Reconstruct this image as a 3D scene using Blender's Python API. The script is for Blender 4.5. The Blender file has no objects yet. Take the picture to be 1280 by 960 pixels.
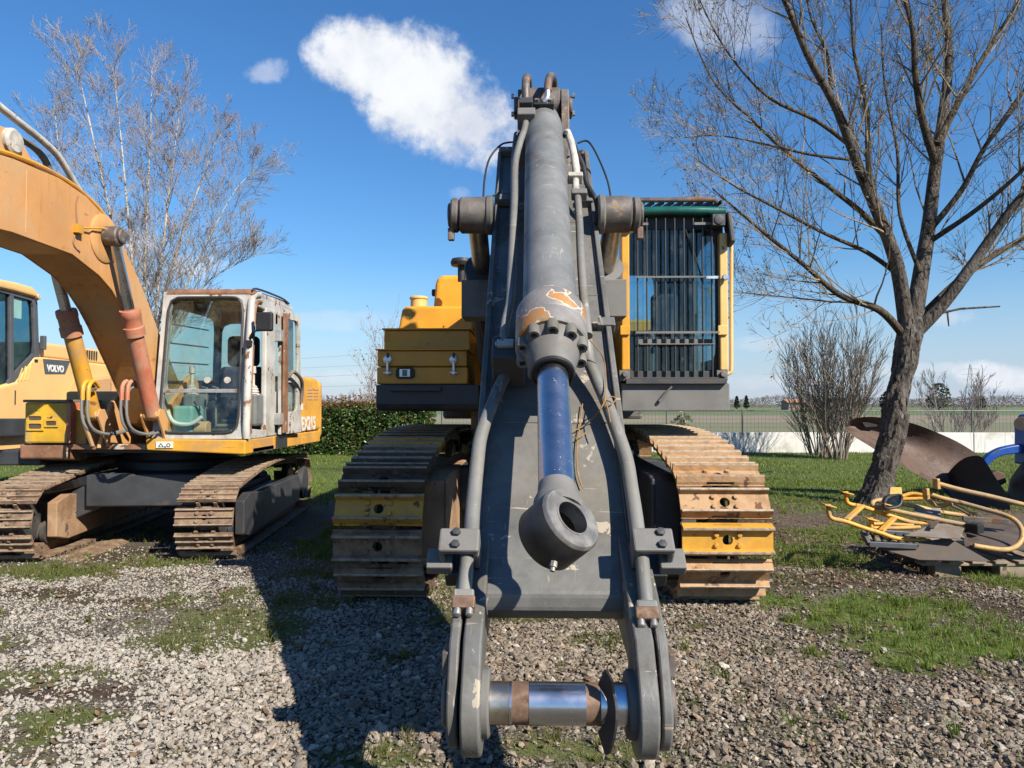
import bpy, math, random
import numpy as np
from mathutils import Vector, Matrix
random.seed(7)
RNG = np.random.default_rng(11)
SC = bpy.context.scene
COL = SC.collection
R = math.radians

# ------------------------------------------------------------------ camera
CAM_H = 1.6
FPX = 920.0                      # focal length in pixels of a 1280 px wide picture
YAW, PITCH = math.atan(24 / FPX), math.atan(25 / FPX)
cam_data = bpy.data.cameras.new('camera')
cam_data.sensor_width = 36.0
cam_data.lens = 36.0 * FPX / 1280.0
cam_data.clip_start = 0.05
cam_data.clip_end = 6000.0
cam = bpy.data.objects.new('camera', cam_data)
COL.objects.link(cam)
cam.location = (0, 0, CAM_H)
cam.rotation_euler = (math.pi / 2 + PITCH, 0, YAW)
SC.camera = cam

# ------------------------------------------------------------------ light
SUN_DIR = Vector((0.93, -0.91, 1.02)).normalized()      # towards the sun
SUN_EL = math.asin(SUN_DIR.z)
SUN_AZ = math.atan2(SUN_DIR.x, SUN_DIR.y)
sun_data = bpy.data.lights.new('sun', 'SUN')
sun_data.energy = 5.0
sun_data.angle = R(0.53)
sun_data.color = (1.0, 0.925, 0.80)
sun = bpy.data.objects.new('sun', sun_data)
COL.objects.link(sun)
sun.rotation_euler = SUN_DIR.to_track_quat('Z', 'Y').to_euler()

world = bpy.data.worlds.new('World')
SC.world = world
world.use_nodes = True
SC.view_settings.view_transform = 'Standard'
SC.view_settings.look = 'None'
SC.view_settings.exposure = 0.9
SC.view_settings.gamma = 1.0
SC.view_settings.use_curve_mapping = False
SC.cycles.max_bounces = 6
SC.cycles.diffuse_bounces = 3
SC.cycles.glossy_bounces = 3
SC.cycles.transparent_max_bounces = 12
SC.cycles.caustics_reflective = False
SC.cycles.caustics_refractive = False


class NT:
    """small node-tree writer"""
    def __init__(self, tree):
        self.t = tree
        tree.nodes.clear()

    def n(self, kind, _props=None, **inp):
        nd = self.t.nodes.new(kind)
        for k, v in (_props or {}).items():
            setattr(nd, k, v)
        for k, v in inp.items():
            k2 = int(k[1:]) if k[0] == 'i' and k[1:].isdigit() else k.replace('_', ' ')
            self.set(nd, k2, v)
        return nd

    def set(self, nd, key, v):
        s = nd.inputs[key]
        if isinstance(v, bpy.types.NodeSocket):
            self.t.links.new(v, s)
        elif isinstance(v, bpy.types.Node):
            self.t.links.new(v.outputs[0], s)
        else:
            if s.type == 'RGBA' and len(v) == 3:
                v = (*v, 1)
            s.default_value = v

    def m(self, op, a, b=0.0, c=None, clamp=False):
        nd = self.n('ShaderNodeMath', {'operation': op, 'use_clamp': clamp}, i0=a, i1=b)
        if c is not None:
            self.set(nd, 2, c)
        return nd.outputs[0]

    def mix(self, f, a, b, blend='MIX'):
        nd = self.t.nodes.new('ShaderNodeMix')
        nd.data_type = 'RGBA'
        nd.blend_type = blend
        for k, v in ((0, f), (6, a), (7, b)):
            self.set(nd, k, v)
        return nd.outputs[2]

    def ramp(self, f, stops, interp='LINEAR'):
        nd = self.t.nodes.new('ShaderNodeValToRGB')
        nd.color_ramp.interpolation = interp
        el = nd.color_ramp.elements
        while len(el) < len(stops):
            el.new(0.5)
        for e, (p, c) in zip(el, stops):
            e.position = p
            e.color = (c, c, c, 1) if not isinstance(c, (tuple, list)) else (*c[:3], 1)
        self.set(nd, 0, f)
        return nd.outputs[0]

    def sstep(self, v, lo, hi):
        nd = self.n('ShaderNodeMapRange', {'interpolation_type': 'SMOOTHSTEP'}, i0=v, i1=lo, i2=hi, i3=0.0, i4=1.0)
        return nd.outputs[0]

    def noise(self, vec, scale, detail=4.0, rough=0.55, dist=0.0):
        return self.n('ShaderNodeTexNoise', None, Vector=vec, Scale=scale, Detail=detail, Roughness=rough, Distortion=dist).outputs[0]


def NTX(mat):
    """writer for a material that already has nodes"""
    w = NT.__new__(NT)
    w.t = mat.node_tree
    return w


def build_sky():
    w = NT(world.node_tree)
    sky = w.n('ShaderNodeTexSky', {'sky_type': 'NISHITA', 'sun_disc': False, 'sun_elevation': SUN_EL, 'sun_rotation': SUN_AZ,
                                   'altitude': 0.0, 'air_density': 1.25, 'dust_density': 0.0, 'ozone_density': 4.5})
    geo = w.n('ShaderNodeTexCoord').outputs['Generated']
    sep = w.n('ShaderNodeSeparateXYZ', None, i0=geo)
    x, y, z = sep.outputs
    ysafe = w.m('MAXIMUM', y, 0.05)
    u = w.m('DIVIDE', x, ysafe)
    v = w.m('DIVIDE', z, ysafe)
    front = w.sstep(y, 0.05, 0.2)
    n_big = w.noise(geo, 12.0, 5, 0.58, 0.05)
    n_fine = w.noise(geo, 40.0, 4, 0.62, 0.05)
    wob = w.m('ADD', w.m('MULTIPLY', w.m('SUBTRACT', n_big, 0.5), 1.7), w.m('MULTIPLY', w.m('SUBTRACT', n_fine, 0.5), 1.15))
    dens = None
    #       px    py   half axes px   tilt   weight
    for (px, py, a, b, tilt, wt) in [(448, 70, 74, 62, 0.3, 1.0), (520, 108, 100, 84, 0.5, 1.0), (586, 148, 82, 68, 0.4, 1.0), (480, 60, 60, 40, .2, 1.0),
                                     (320, 82, 36, 19, -0.1, 0.42), (905, 20, 88, 52, 0.3, 0.42), (575, 240, 18, 10, 0, 0.2),
                                     (1240, 472, 62, 20, 0.1, 0.8), (1180, 398, 44, 18, 0, 0.5), (960, 430, 60, 12, 0, .35), (150, 300, 60, 20, 0, 0.5), (230, 330, 50, 16, 0, .5),
                                     (500, 470, 150, 12, 0, 0.25), (430, 400, 90, 16, 0, 0.22), (960, 478, 120, 12, 0, 0.4), (1130, 462, 90, 10, 0, .3)]:
        u0, v0 = (px - 664) / FPX, (505 - py) / FPX
        c, s = math.cos(tilt), math.sin(tilt)
        du, dv = w.m('SUBTRACT', u, u0), w.m('SUBTRACT', v, v0)
        p = w.m('ADD', w.m('MULTIPLY', du, c * FPX / a), w.m('MULTIPLY', dv, -s * FPX / a))
        q = w.m('ADD', w.m('MULTIPLY', du, s * FPX / b), w.m('MULTIPLY', dv, c * FPX / b))
        r2 = w.m('ADD', w.m('MULTIPLY', p, p), w.m('MULTIPLY', q, q))
        body = w.m('SUBTRACT', 1.0, r2)
        d = w.m('MULTIPLY', w.sstep(w.m('ADD', body, wob if a > 55 else w.m('MULTIPLY', wob, 2.2)), 0.0, 0.85 if a > 55 else 1.3), wt)
        dens = d if dens is None else w.m('MAXIMUM', dens, d)
    dens = w.m('MULTIPLY', dens, front)
    # the same scattered fair-weather clouds go on round the rest of the sky, where the picture does not look
    back = w.m('MULTIPLY', w.sstep(w.noise(geo, 4.0, 3, 0.58, 0.2), 0.70, 0.84), w.m('MULTIPLY', w.m('SUBTRACT', 1.0, front), w.sstep(z, 0.02, 0.2)))
    dens = w.m('MAXIMUM', dens, w.m('MULTIPLY', back, 0.9))
    shade = w.sstep(n_big, 0.3, 0.7)
    ccol = w.mix(shade, (6.2, 6.6, 7.6), (8.8, 9.0, 9.3))
    hs = w.n('ShaderNodeHueSaturation', None, Hue=0.5, Saturation=1.16, Value=1.0, Fac=1.0, Color=sky)
    blue = w.mix(1.0, hs.outputs[0], (0.84, 1.08, 1.30), 'MULTIPLY')
    hz = w.m('SUBTRACT', 1.0, w.sstep(z, -0.04, 0.21))           # pale air low over the fields, all the way round
    blue = w.mix(w.m('MULTIPLY', hz, 0.8), blue, (4.7, 5.45, 7.6))
    col = w.mix(dens, blue, ccol)
    bg = w.n('ShaderNodeBackground', None, Color=col, Strength=0.059)
    out = w.n('ShaderNodeOutputWorld')
    w.t.links.new(bg.outputs[0], out.inputs[0])


build_sky()

# ------------------------------------------------------------------ placing: a picture point taken to its real place at distance Y
_RM = Matrix.Rotation(YAW, 3, 'Z') @ Matrix.Rotation(PITCH, 3, 'X')


def ray(px, py):
    return _RM @ Vector(((px - 640) / FPX, 1.0, (480 - py) / FPX))


def P(px, py, Y):
    d = ray(px, py)
    return Vector((0, 0, CAM_H)) + d * (Y / d.y)


def on_plane(px, py, p0, n):
    d = ray(px, py)
    o = Vector((0, 0, CAM_H))
    return o + d * ((Vector(p0) - o).dot(n) / d.dot(n))


# ------------------------------------------------------------------ mesh helpers
WM = {}                          # object -> its matrix in the world


class MB:
    """collects boxes, bars, tubes and turned shapes; build() links them as ONE mesh object"""
    def __init__(self):
        self.v, self.f, self.m, self.s = [], [], [], []

    def add(self, vs, fs, mi=0, sm=False):
        o = len(self.v)
        self.v += [tuple(p) for p in vs]
        for f in fs:
            self.f.append(tuple(i + o for i in f))
            self.m.append(mi)
            self.s.append(sm)
        return self

    def box(self, c, s, rot=None, mi=0):
        c = Vector(c)
        vs = []
        for dz in (-.5, .5):
            for dx, dy in ((-.5, -.5), (.5, -.5), (.5, .5), (-.5, .5)):
                p = Vector((dx * s[0], dy * s[1], dz * s[2]))
                vs.append(c + (rot @ p if rot is not None else p))
        return self.add(vs, [(3, 2, 1, 0), (4, 5, 6, 7), (0, 1, 5, 4), (1, 2, 6, 5), (2, 3, 7, 6), (3, 0, 4, 7)], mi)

    def bb(self, x0, x1, y0, y1, z0, z1, mi=0):
        return self.box(((x0 + x1) / 2, (y0 + y1) / 2, (z0 + z1) / 2), (abs(x1 - x0), abs(y1 - y0), abs(z1 - z0)), None, mi)

    def prism(self, pts, vec, mi=0, sm=False):
        """polygon pts (3D, planar) swept along vec"""
        n = len(pts)
        vec = Vector(vec)
        pts = [Vector(p) for p in pts]
        nrm = Vector((0, 0, 0))
        for i in range(n):
            nrm += pts[i].cross(pts[(i + 1) % n])
        if nrm.dot(vec) < 0:
            pts = pts[::-1]
        vs = pts + [p + vec for p in pts]
        self.add(vs, [tuple(range(n))[::-1], tuple(range(n, 2 * n))], mi)
        o = len(self.v) - 2 * n
        for i in range(n):
            j = (i + 1) % n
            self.f.append((o + i, o + j, o + n + j, o + n + i))
            self.m.append(mi)
            self.s.append(sm)
        return self

    def yz(self, prof, x0, x1, mi=0, sm=False):
        return self.prism([(x0, y, z) for y, z in prof], (x1 - x0, 0, 0), mi, sm)

    def xz(self, prof, y0, y1, mi=0, sm=False):
        return self.prism([(x, y0, z) for x, z in prof], (0, y1 - y0, 0), mi, sm)

    def xy(self, prof, z0, z1, mi=0, sm=False):
        return self.prism([(x, y, z0) for x, y in prof], (0, 0, z1 - z0), mi, sm)

    def lathe(self, p0, axis, prof, n=24, mi=0, closed=False, caps=True, mis=None):
        """prof: list of (distance along axis, radius)"""
        p0, a = Vector(p0), Vector(axis).normalized()
        e1 = a.orthogonal().normalized()
        e2 = a.cross(e1)
        o = len(self.v)
        for t, r in prof:
            for k in range(n):
                an = 2 * math.pi * k / n
                self.v.append(tuple(p0 + a * t + (e1 * math.cos(an) + e2 * math.sin(an)) * r))
        m = len(prof)
        for i in range(m if closed else m - 1):
            i2 = (i + 1) % m
            for k in range(n):
                k2 = (k + 1) % n
                self.f.append((o + i * n + k, o + i * n + k2, o + i2 * n + k2, o + i2 * n + k))
                self.m.append(mis[i] if mis else mi)
                self.s.append(True)
        if caps and not closed:
            self.f.append(tuple(o + k for k in range(n))[::-1])
            self.f.append(tuple(o + (m - 1) * n + k for k in range(n)))
            self.m += [mi, mi]
            self.s += [False, False]
        return self

    def cyl(self, p0, p1, r0, r1=None, n=20, mi=0):
        p0, p1 = Vector(p0), Vector(p1)
        return self.lathe(p0, p1 - p0, [(0, r0), ((p1 - p0).length, r0 if r1 is None else r1)], n, mi)

    def drum(self, p0, p1, r, n=24, c=0.008, mi=0):
        """cylinder with chamfered ends"""
        p0, p1 = Vector(p0), Vector(p1)
        L = (p1 - p0).length
        return self.lathe(p0, p1 - p0, [(0, r - c), (0.0001, r - c), (c, r), (c + .0001, r), (L - c - .0001, r), (L - c, r), (L - .0001, r - c), (L, r - c)], n, mi)

    def tube(self, pts, r, n=8, mi=0, sub=0, caps=True):
        pts = [Vector(p) for p in pts]
        rad = list(r) if isinstance(r, (list, tuple)) else [r] * len(pts)
        if sub:
            q, rr = [], []
            for i in range(len(pts) - 1):
                a, b = pts[max(i - 1, 0)], pts[i]
                c, d = pts[i + 1], pts[min(i + 2, len(pts) - 1)]
                for k in range(sub):
                    t = k / sub
                    q.append(0.5 * ((2 * b) + (c - a) * t + (2 * a - 5 * b + 4 * c - d) * t * t + (3 * b - a - 3 * c + d) * t ** 3))
                    rr.append(rad[i] * (1 - t) + rad[i + 1] * t)
            q.append(pts[-1])
            rr.append(rad[-1])
            pts, rad = q, rr
        o, m = len(self.v), len(pts)
        e1 = None
        for i in range(m):
            t = (pts[min(i + 1, m - 1)] - pts[max(i - 1, 0)])
            if t.length < 1e-9:
                t = Vector((0, 0, 1))
            t.normalize()
            if e1 is None:
                e1 = t.orthogonal().normalized()
            else:
                e1 = e1 - t * e1.dot(t)
                e1 = e1.normalized() if e1.length > 1e-6 else t.orthogonal().normalized()
            e2 = t.cross(e1)
            for k in range(n):
                an = 2 * math.pi * k / n
                self.v.append(tuple(pts[i] + (e1 * math.cos(an) + e2 * math.sin(an)) * rad[i]))
        for i in range(m - 1):
            for k in range(n):
                k2 = (k + 1) % n
                self.f.append((o + i * n + k, o + i * n + k2, o + (i + 1) * n + k2, o + (i + 1) * n + k))
                self.m.append(mi)
                self.s.append(True)
        if caps:
            self.f.append(tuple(o + k for k in range(n))[::-1])
            self.f.append(tuple(o + (m - 1) * n + k for k in range(n)))
            self.m += [mi, mi]
            self.s += [False, False]
        return self

    def bar(self, p0, p1, w, h, up=(0, 0, 1), mi=0):
        p0, p1 = Vector(p0), Vector(p1)
        d = (p1 - p0)
        L = d.length
        d.normalize()
        s = d.cross(Vector(up)).normalized()
        u = s.cross(d)
        rot = Matrix((s, d, u)).transposed()
        return self.box((p0 + p1) / 2, (w, L, h), rot, mi)

    def frame(self, c4, win, th, p=8, n=48, mi=0):
        """wall panel c4 = (bl, br, tr, tl) with a rounded opening win = (u0, u1, v0, v1); th = thickness vector"""
        bl, br, tr, tl = [Vector(q) for q in c4]
        th = Vector(th)
        u0, u1, v0, v1 = win

        def mp(u, v):
            return (bl * (1 - u) + br * u) * (1 - v) + (tl * (1 - u) + tr * u) * v
        o = len(self.v)
        for k in range(n):
            an = 2 * math.pi * k / n
            c, s = math.cos(an), math.sin(an)
            q = max(abs(c), abs(s))
            uo, vo = .5 + .5 * c / q, .5 + .5 * s / q
            e = (abs(c) ** p + abs(s) ** p) ** (1 / p)
            ui, vi = (u0 + u1) / 2 + (u1 - u0) / 2 * c / e, (v0 + v1) / 2 + (v1 - v0) / 2 * s / e
            a, b = mp(uo, vo), mp(ui, vi)
            self.v += [tuple(a), tuple(b), tuple(b + th), tuple(a + th)]
        flip = (br - bl).cross(tl - bl).dot(th) < 0
        for k in range(n):
            i, j = o + 4 * k, o + 4 * ((k + 1) % n)
            for a in range(4):
                b = (a + 1) % 4
                f = (i + a, j + a, j + b, i + b)
                self.f.append(f[::-1] if flip else f)
                self.m.append(mi)
                self.s.append(a == 1)
        return self

    def pane(self, c4, win, off, th, p=8, n=48, mi=0):
        """a sheet that fills such an opening"""
        bl, br, tr, tl = [Vector(q) for q in c4]
        u0, u1, v0, v1 = win
        pts = []
        for k in range(n):
            an = 2 * math.pi * k / n
            c, s = math.cos(an), math.sin(an)
            e = (abs(c) ** p + abs(s) ** p) ** (1 / p)
            u, v = (u0 + u1) / 2 + (u1 - u0) / 2 * c / e, (v0 + v1) / 2 + (v1 - v0) / 2 * s / e
            pts.append((bl * (1 - u) + br * u) * (1 - v) + (tl * (1 - u) + tr * u) * v + Vector(off))
        return self.prism(pts, th, mi)

    def build(self, name, mats, parent=None, bevel=0.0, seg=2, space=None, ang=35):
        me = bpy.data.meshes.new(name)
        me.from_pydata(self.v, [], self.f)
        if not isinstance(mats, (list, tuple)):
            mats = [mats]
        for mt in mats:
            me.materials.append(mt)
        me.polygons.foreach_set('material_index', self.m)
        me.polygons.foreach_set('use_smooth', self.s)
        me.update()
        if any(self.s):
            me.set_sharp_from_angle(angle=R(38))
        return link(name, me, parent, space, bevel, seg, ang)


def link(name, me, parent=None, space=None, bevel=0.0, seg=2, ang=35):
    o = bpy.data.objects.new(name, me)
    COL.objects.link(o)
    w = space if space is not None else Matrix.Identity(4)
    if parent is not None:
        o.parent = parent
        o.matrix_parent_inverse = WM[parent].inverted()
    o.matrix_basis = w
    WM[o] = w.copy()
    if bevel:
        b = o.modifiers.new('edge', 'BEVEL')
        b.width = bevel
        b.segments = seg
        b.limit_method = 'ANGLE'
        b.angle_limit = R(ang)
        b.harden_normals = False
    return o


def tag(o, label=None, cat=None, group=None, kind=None):
    for k, v in (('label', label), ('category', cat), ('group', group), ('kind', kind)):
        if v:
            o[k] = v
    return o


def thing(name, label, cat, loc=(0, 0, 0), group=None):
    o = bpy.data.objects.new(name, None)
    COL.objects.link(o)
    o.empty_display_size = 0.3
    o.location = loc
    WM[o] = Matrix.Translation(Vector(loc))
    return tag(o, label, cat, group)


def part_empty(name, parent, loc):
    o = bpy.data.objects.new(name, None)
    COL.objects.link(o)
    o.parent = parent
    o.matrix_parent_inverse = WM[parent].inverted()
    o.matrix_basis = Matrix.Translation(Vector(loc))
    WM[o] = Matrix.Translation(Vector(loc))
    return o


def soup(name, V, F, mats, mi=None, smooth=False):
    """fast mesh from numpy: V (n,3), F (m,k)"""
    me = bpy.data.meshes.new(name)
    n, (m, k) = len(V), F.shape
    me.vertices.add(n)
    me.vertices.foreach_set('co', np.ascontiguousarray(V, dtype=np.float32).ravel())
    me.loops.add(m * k)
    me.loops.foreach_set('vertex_index', np.ascontiguousarray(F, dtype=np.int32).ravel())
    me.polygons.add(m)
    me.polygons.foreach_set('loop_start', np.arange(0, m * k, k, dtype=np.int32))
    me.polygons.foreach_set('loop_total', np.full(m, k, dtype=np.int32))
    for mt in (mats if isinstance(mats, (list, tuple)) else [mats]):
        me.materials.append(mt)
    if mi is not None:
        me.polygons.foreach_set('material_index', np.ascontiguousarray(mi, dtype=np.int32))
    me.polygons.foreach_set('use_smooth', np.full(m, smooth))
    me.update(calc_edges=True)
    return me


class VNoise:
    def __init__(self, seed, n=256):
        self.g = np.random.default_rng(seed).random((n, n))
        self.n = n

    def __call__(self, x, y, scale=1.0, octaves=3):
        x, y = np.asarray(x, float) * scale, np.asarray(y, float) * scale
        tot, amp, s = 0, 1.0, 0
        for _ in range(octaves):
            xi, yi = np.floor(x).astype(int), np.floor(y).astype(int)
            fx, fy = x - xi, y - yi
            fx, fy = fx * fx * (3 - 2 * fx), fy * fy * (3 - 2 * fy)
            g, n = self.g, self.n
            v = (g[xi % n, yi % n] * (1 - fx) + g[(xi + 1) % n, yi % n] * fx) * (1 - fy) + (g[xi % n, (yi + 1) % n] * (1 - fx) + g[(xi + 1) % n, (yi + 1) % n] * fx) * fy
            tot = tot + amp * v
            s += amp
            amp *= 0.5
            x, y = x * 2.03 + 17.3, y * 2.03 + 5.1
        return tot / s


# ------------------------------------------------------------------ materials
def new_mat(name):
    m = bpy.data.materials.new(name)
    m.use_nodes = True
    return m, NT(m.node_tree)


def finish(t, bsdf):
    out = t.n('ShaderNodeOutputMaterial')
    t.t.links.new(bsdf.outputs[0], out.inputs[0])


def coords(t, shift=False):
    co = t.n('ShaderNodeTexCoord').outputs['Object']
    if shift:
        rnd = t.n('ShaderNodeObjectInfo').outputs['Random']
        off = t.n('ShaderNodeCombineXYZ', None, i0=t.m('MULTIPLY', rnd, 37.0), i1=t.m('MULTIPLY', rnd, 91.0), i2=t.m('MULTIPLY', rnd, 53.0))
        co = t.n('ShaderNodeVectorMath', {'operation': 'ADD'}, i0=co, i1=off.outputs[0]).outputs[0]
    return co


ALB = 0.78                       # paints as they are; the picture is exposed bright


def paint(name, col, rough=0.45, metal=0.0, var=0.18, vscale=2.5, chips=None, chip=0.0, cscale=14.0, dirt=None, damt=0.0, dscale=1.6, bump=0.15, bscale=60.0, shift=False, spec=0.5, coat=0.0, streak=0.0, scratch=0.0, dust=None, dust_amt=0.0):
    if metal < 0.6:
        col, chips, dirt, dust = [tuple(x * ALB for x in q) if q else q for q in (col, chips, dirt, dust)]
    m, t = new_mat(name)
    co = coords(t, shift)
    n1 = t.noise(co, vscale, 4, 0.6)
    c = t.mix(t.sstep(n1, 0.3, 0.7), tuple(x * (1 - var) for x in col), tuple(min(1, x * (1 + var)) for x in col))
    rg = t.m('ADD', t.m('MULTIPLY', n1, 0.3), rough - 0.15)
    if streak:
        sc = t.n('ShaderNodeMapping', None, Vector=co, Scale=(9.0, 9.0, 0.7)).outputs[0]
        c = t.mix(t.m('MULTIPLY', t.sstep(t.noise(sc, 1.6, 3, 0.6), 0.52, 0.78), streak), c, tuple(x * 0.35 for x in col))
    if dirt:
        dn = t.noise(co, dscale, 5, 0.68, 0.4)
        df = t.sstep(dn, 0.62 - 0.5 * damt, 0.82 - 0.5 * damt)
        c = t.mix(df, c, dirt)
        rg = t.m('ADD', rg, t.m('MULTIPLY', df, 0.35), clamp=True)
    if chips:
        cn = t.m('ADD', t.m('MULTIPLY', t.noise(co, cscale, 5, 0.64, 0.3), 0.72), t.m('MULTIPLY', t.noise(co, cscale * 0.22, 2, 0.5), 0.28))
        cf = t.sstep(cn, 0.70 - chip * 0.55, 0.715 - chip * 0.55)
        c = t.mix(cf, c, chips)
        rg = t.m('ADD', rg, t.m('MULTIPLY', cf, 0.25), clamp=True)
    if scratch:
        for k, sc_ in enumerate(((3.0, 46.0, 40.0), (60.0, 4.0, 9.0))):
            mp = t.n('ShaderNodeMapping', None, Vector=co, Scale=sc_, Rotation=(0.5 + k, 0.35, 0.6)).outputs[0]
            sf = t.m('MULTIPLY', t.sstep(t.noise(mp, 1.0, 2, 0.5, 0.6), 0.675, 0.70), t.sstep(t.noise(co, 2.4 + k, 2, .5), 0.46, 0.58))
            c = t.mix(t.m('MULTIPLY', sf, scratch), c, chips or (0.4, 0.38, 0.34))
    if dust:
        c = t.mix(t.m('MULTIPLY', t.sstep(t.noise(co, 1.1, 5, 0.7, 0.8), 0.40, 0.72), dust_amt), c, dust)
    bsdf = t.n('ShaderNodeBsdfPrincipled', None, Base_Color=c, Roughness=rg, Metallic=metal, Specular_IOR_Level=spec, Coat_Weight=coat)
    if bump:
        h = t.noise(co, bscale * 0.4, 5, 0.7)
        bp = t.n('ShaderNodeBump', None, Strength=bump, Distance=0.01, Height=h)
        t.set(bsdf, 'Normal', bp)
    finish(t, bsdf)
    return m


def glass(name, tint, refl=0.09, rough=0.03):
    m, t = new_mat(name)
    co = coords(t)
    tr = t.n('ShaderNodeBsdfTransparent', None, Color=tint)
    gl = t.n('ShaderNodeBsdfGlossy', None, Color=(1, 1, 1), Roughness=rough)
    df = t.n('ShaderNodeBsdfDiffuse', None, Color=(0.35, 0.34, 0.30))
    gn = t.n('ShaderNodeNewGeometry')
    dt = t.n('ShaderNodeVectorMath', {'operation': 'DOT_PRODUCT'}, i0=gn.outputs['Normal'], i1=gn.outputs['Incoming']).outputs['Value']
    lw = t.m('POWER', t.m('SUBTRACT', 1.0, t.m('ABSOLUTE', dt), clamp=True), 5.0)
    f = t.m('ADD', t.m('MULTIPLY', lw, 0.9), refl * 0.5, clamp=True)
    mx = t.n('ShaderNodeMixShader', None, i0=f, i1=tr.outputs[0], i2=gl.outputs[0])
    dust = t.m('MULTIPLY', t.sstep(t.noise(co, 5.0, 6, 0.65), 0.4, 0.8), 0.10)
    mx2 = t.n('ShaderNodeMixShader', None, i0=dust, i1=mx.outputs[0], i2=df.outputs[0])
    finish(t, mx2)
    return m


def leafmat(name, cols, trans=0.35, rough=0.55):
    m, t = new_mat(name)
    cols = [tuple(x * ALB for x in q) for q in cols]
    rnd = t.n('ShaderNodeNewGeometry').outputs['Random Per Island']
    k = len(cols)
    c = t.ramp(rnd, [((i + 0.5) / k, cc) for i, cc in enumerate(cols)])
    b = t.n('ShaderNodeBsdfPrincipled', None, Base_Color=c, Roughness=rough, Specular_IOR_Level=0.4)
    tl = t.n('ShaderNodeBsdfTranslucent', None, Color=c)
    mx = t.n('ShaderNodeMixShader', None, i0=trans, i1=b.outputs[0], i2=tl.outputs[0])
    finish(t, mx)
    return m


RUST = (0.23, 0.085, 0.03)
MUD = (0.17, 0.11, 0.065)
TAN = (0.46, 0.29, 0.155)
M = {}
M['boom_grey'] = paint('boom_grey', (0.145, 0.145, 0.140), 0.42, 0, 0.2, 3.0, (0.42, 0.36, 0.28), 0.185, 7.0, (0.085, 0.08, 0.07), 0.36, 1.6, 0.25, 45, streak=0.45, scratch=0.8, dust=(0.27, 0.235, 0.185), dust_amt=0.40)
M['pipe_grey'] = paint('pipe_grey', (0.175, 0.178, 0.17), 0.5, 0, 0.16, 4.0, (0.40, 0.36, 0.31), 0.08, 14.0, (0.09, 0.08, 0.068), 0.26, 3, 0.18, 70, scratch=0.6, dust=(0.29, 0.25, 0.20), dust_amt=0.35)
M['barrel_grey'] = paint('barrel_grey', (0.175, 0.182, 0.182), 0.40, 0, 0.18, 5.0, (0.40, 0.36, 0.30), 0.05, 9.0, (0.10, 0.10, 0.098), 0.30, 2.2, 0.10, 80, scratch=0.7, dust=(0.27, 0.26, 0.24), dust_amt=0.30)
M['fitting_pale'] = paint('fitting_pale', (0.52, 0.48, 0.42), 0.6, 0.0, 0.25, 9.0, (0.2, 0.16, 0.12), 0.18, 20)
M['black_rubber'] = paint('black_rubber', (0.018, 0.018, 0.02), 0.55, 0, 0.2, 5, (0.08, 0.07, 0.06), 0.06, 12)
M['dirty_steel'] = paint('dirty_steel', (0.16, 0.14, 0.125), 0.55, 0.35, 0.3, 7, (0.30, 0.22, 0.15), 0.2, 10, RUST, 0.25, 3, 0.3, 50)
M['dark_frame'] = paint('dark_frame', (0.045, 0.047, 0.052), 0.55, 0, 0.25, 3, (0.20, 0.16, 0.12), 0.08, 10, (0.10, 0.08, 0.06), 0.2, 1.8)
M['frame_grey'] = paint('frame_grey', (0.165, 0.16, 0.152), 0.6, 0, 0.12, 5, (0.09, 0.06, 0.045), 0.07, 16, (0.13, 0.115, 0.095), 0.25, 2)
M['chrome'] = paint('chrome', (0.60, 0.60, 0.62), 0.27, 1.0, 0.05, 6, (0.85, 0.85, 0.85), 0.10, 60, None, 0, 2, 0.0, 90)
M['old_chrome'] = paint('old_chrome', (0.50, 0.44, 0.36), 0.34, 1.0, 0.25, 8, (0.2, 0.11, 0.06), 0.1, 12, None, 0, 2, 0.05, 60)
M['pin_rust'] = paint('pin_rust', (0.24, 0.15, 0.10), 0.55, 0.4, 0.35, 12, (0.45, 0.40, 0.34), 0.12, 18, (0.12, 0.07, 0.045), 0.3, 6)
M['bolt_steel'] = paint('bolt_steel', (0.34, 0.33, 0.31), 0.42, 0.7, 0.25, 20, RUST, 0.18, 25)
M['eye_dark'] = paint('eye_dark', (0.040, 0.037, 0.036), 0.42, 0.3, 0.3, 9, (0.22, 0.15, 0.09), 0.13, 9)
M['eye_face'] = paint('eye_face', (0.30, 0.28, 0.25), 0.42, 0.55, 0.25, 18, (0.34, 0.20, 0.10), 0.14, 11)
M['yellow'] = paint('yellow', (0.76, 0.345, 0.022), 0.42, 0, 0.10, 2.5, (0.055, 0.03, 0.02), 0.125, 9, (0.52, 0.26, 0.045), 0.22, 2.2, 0.05, 30)
M['yellow_pale'] = paint('yellow_pale', (0.78, 0.50, 0.17), 0.45, 0, 0.08, 3, (0.15, 0.09, 0.05), 0.05, 14)
M['loader_yellow'] = paint('loader_yellow', (0.80, 0.50, 0.19), 0.40, 0, 0.05, 1.5, (0.3, 0.2, 0.1), 0.02, 10, (0.66, 0.40, 0.15), 0.15, 1.0, 0.04, 20)
M['digger_orange'] = paint('digger_orange', (0.64, 0.315, 0.105), 0.52, 0, 0.12, 1.2, (0.28, 0.13, 0.05), 0.06, 8, (0.56, 0.33, 0.15), 0.40, 1.1, 0.2, 25, streak=0.5, scratch=0.6, dust=(0.60, 0.40, 0.24), dust_amt=0.5)
M['digger_yellow'] = paint('digger_yellow', (0.72, 0.36, 0.035), 0.5, 0, 0.14, 2.5, (0.24, 0.11, 0.05), 0.12, 9, (0.50, 0.28, 0.10), 0.30, 1.8, 0.12, 30, streak=0.35, scratch=0.5)
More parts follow.
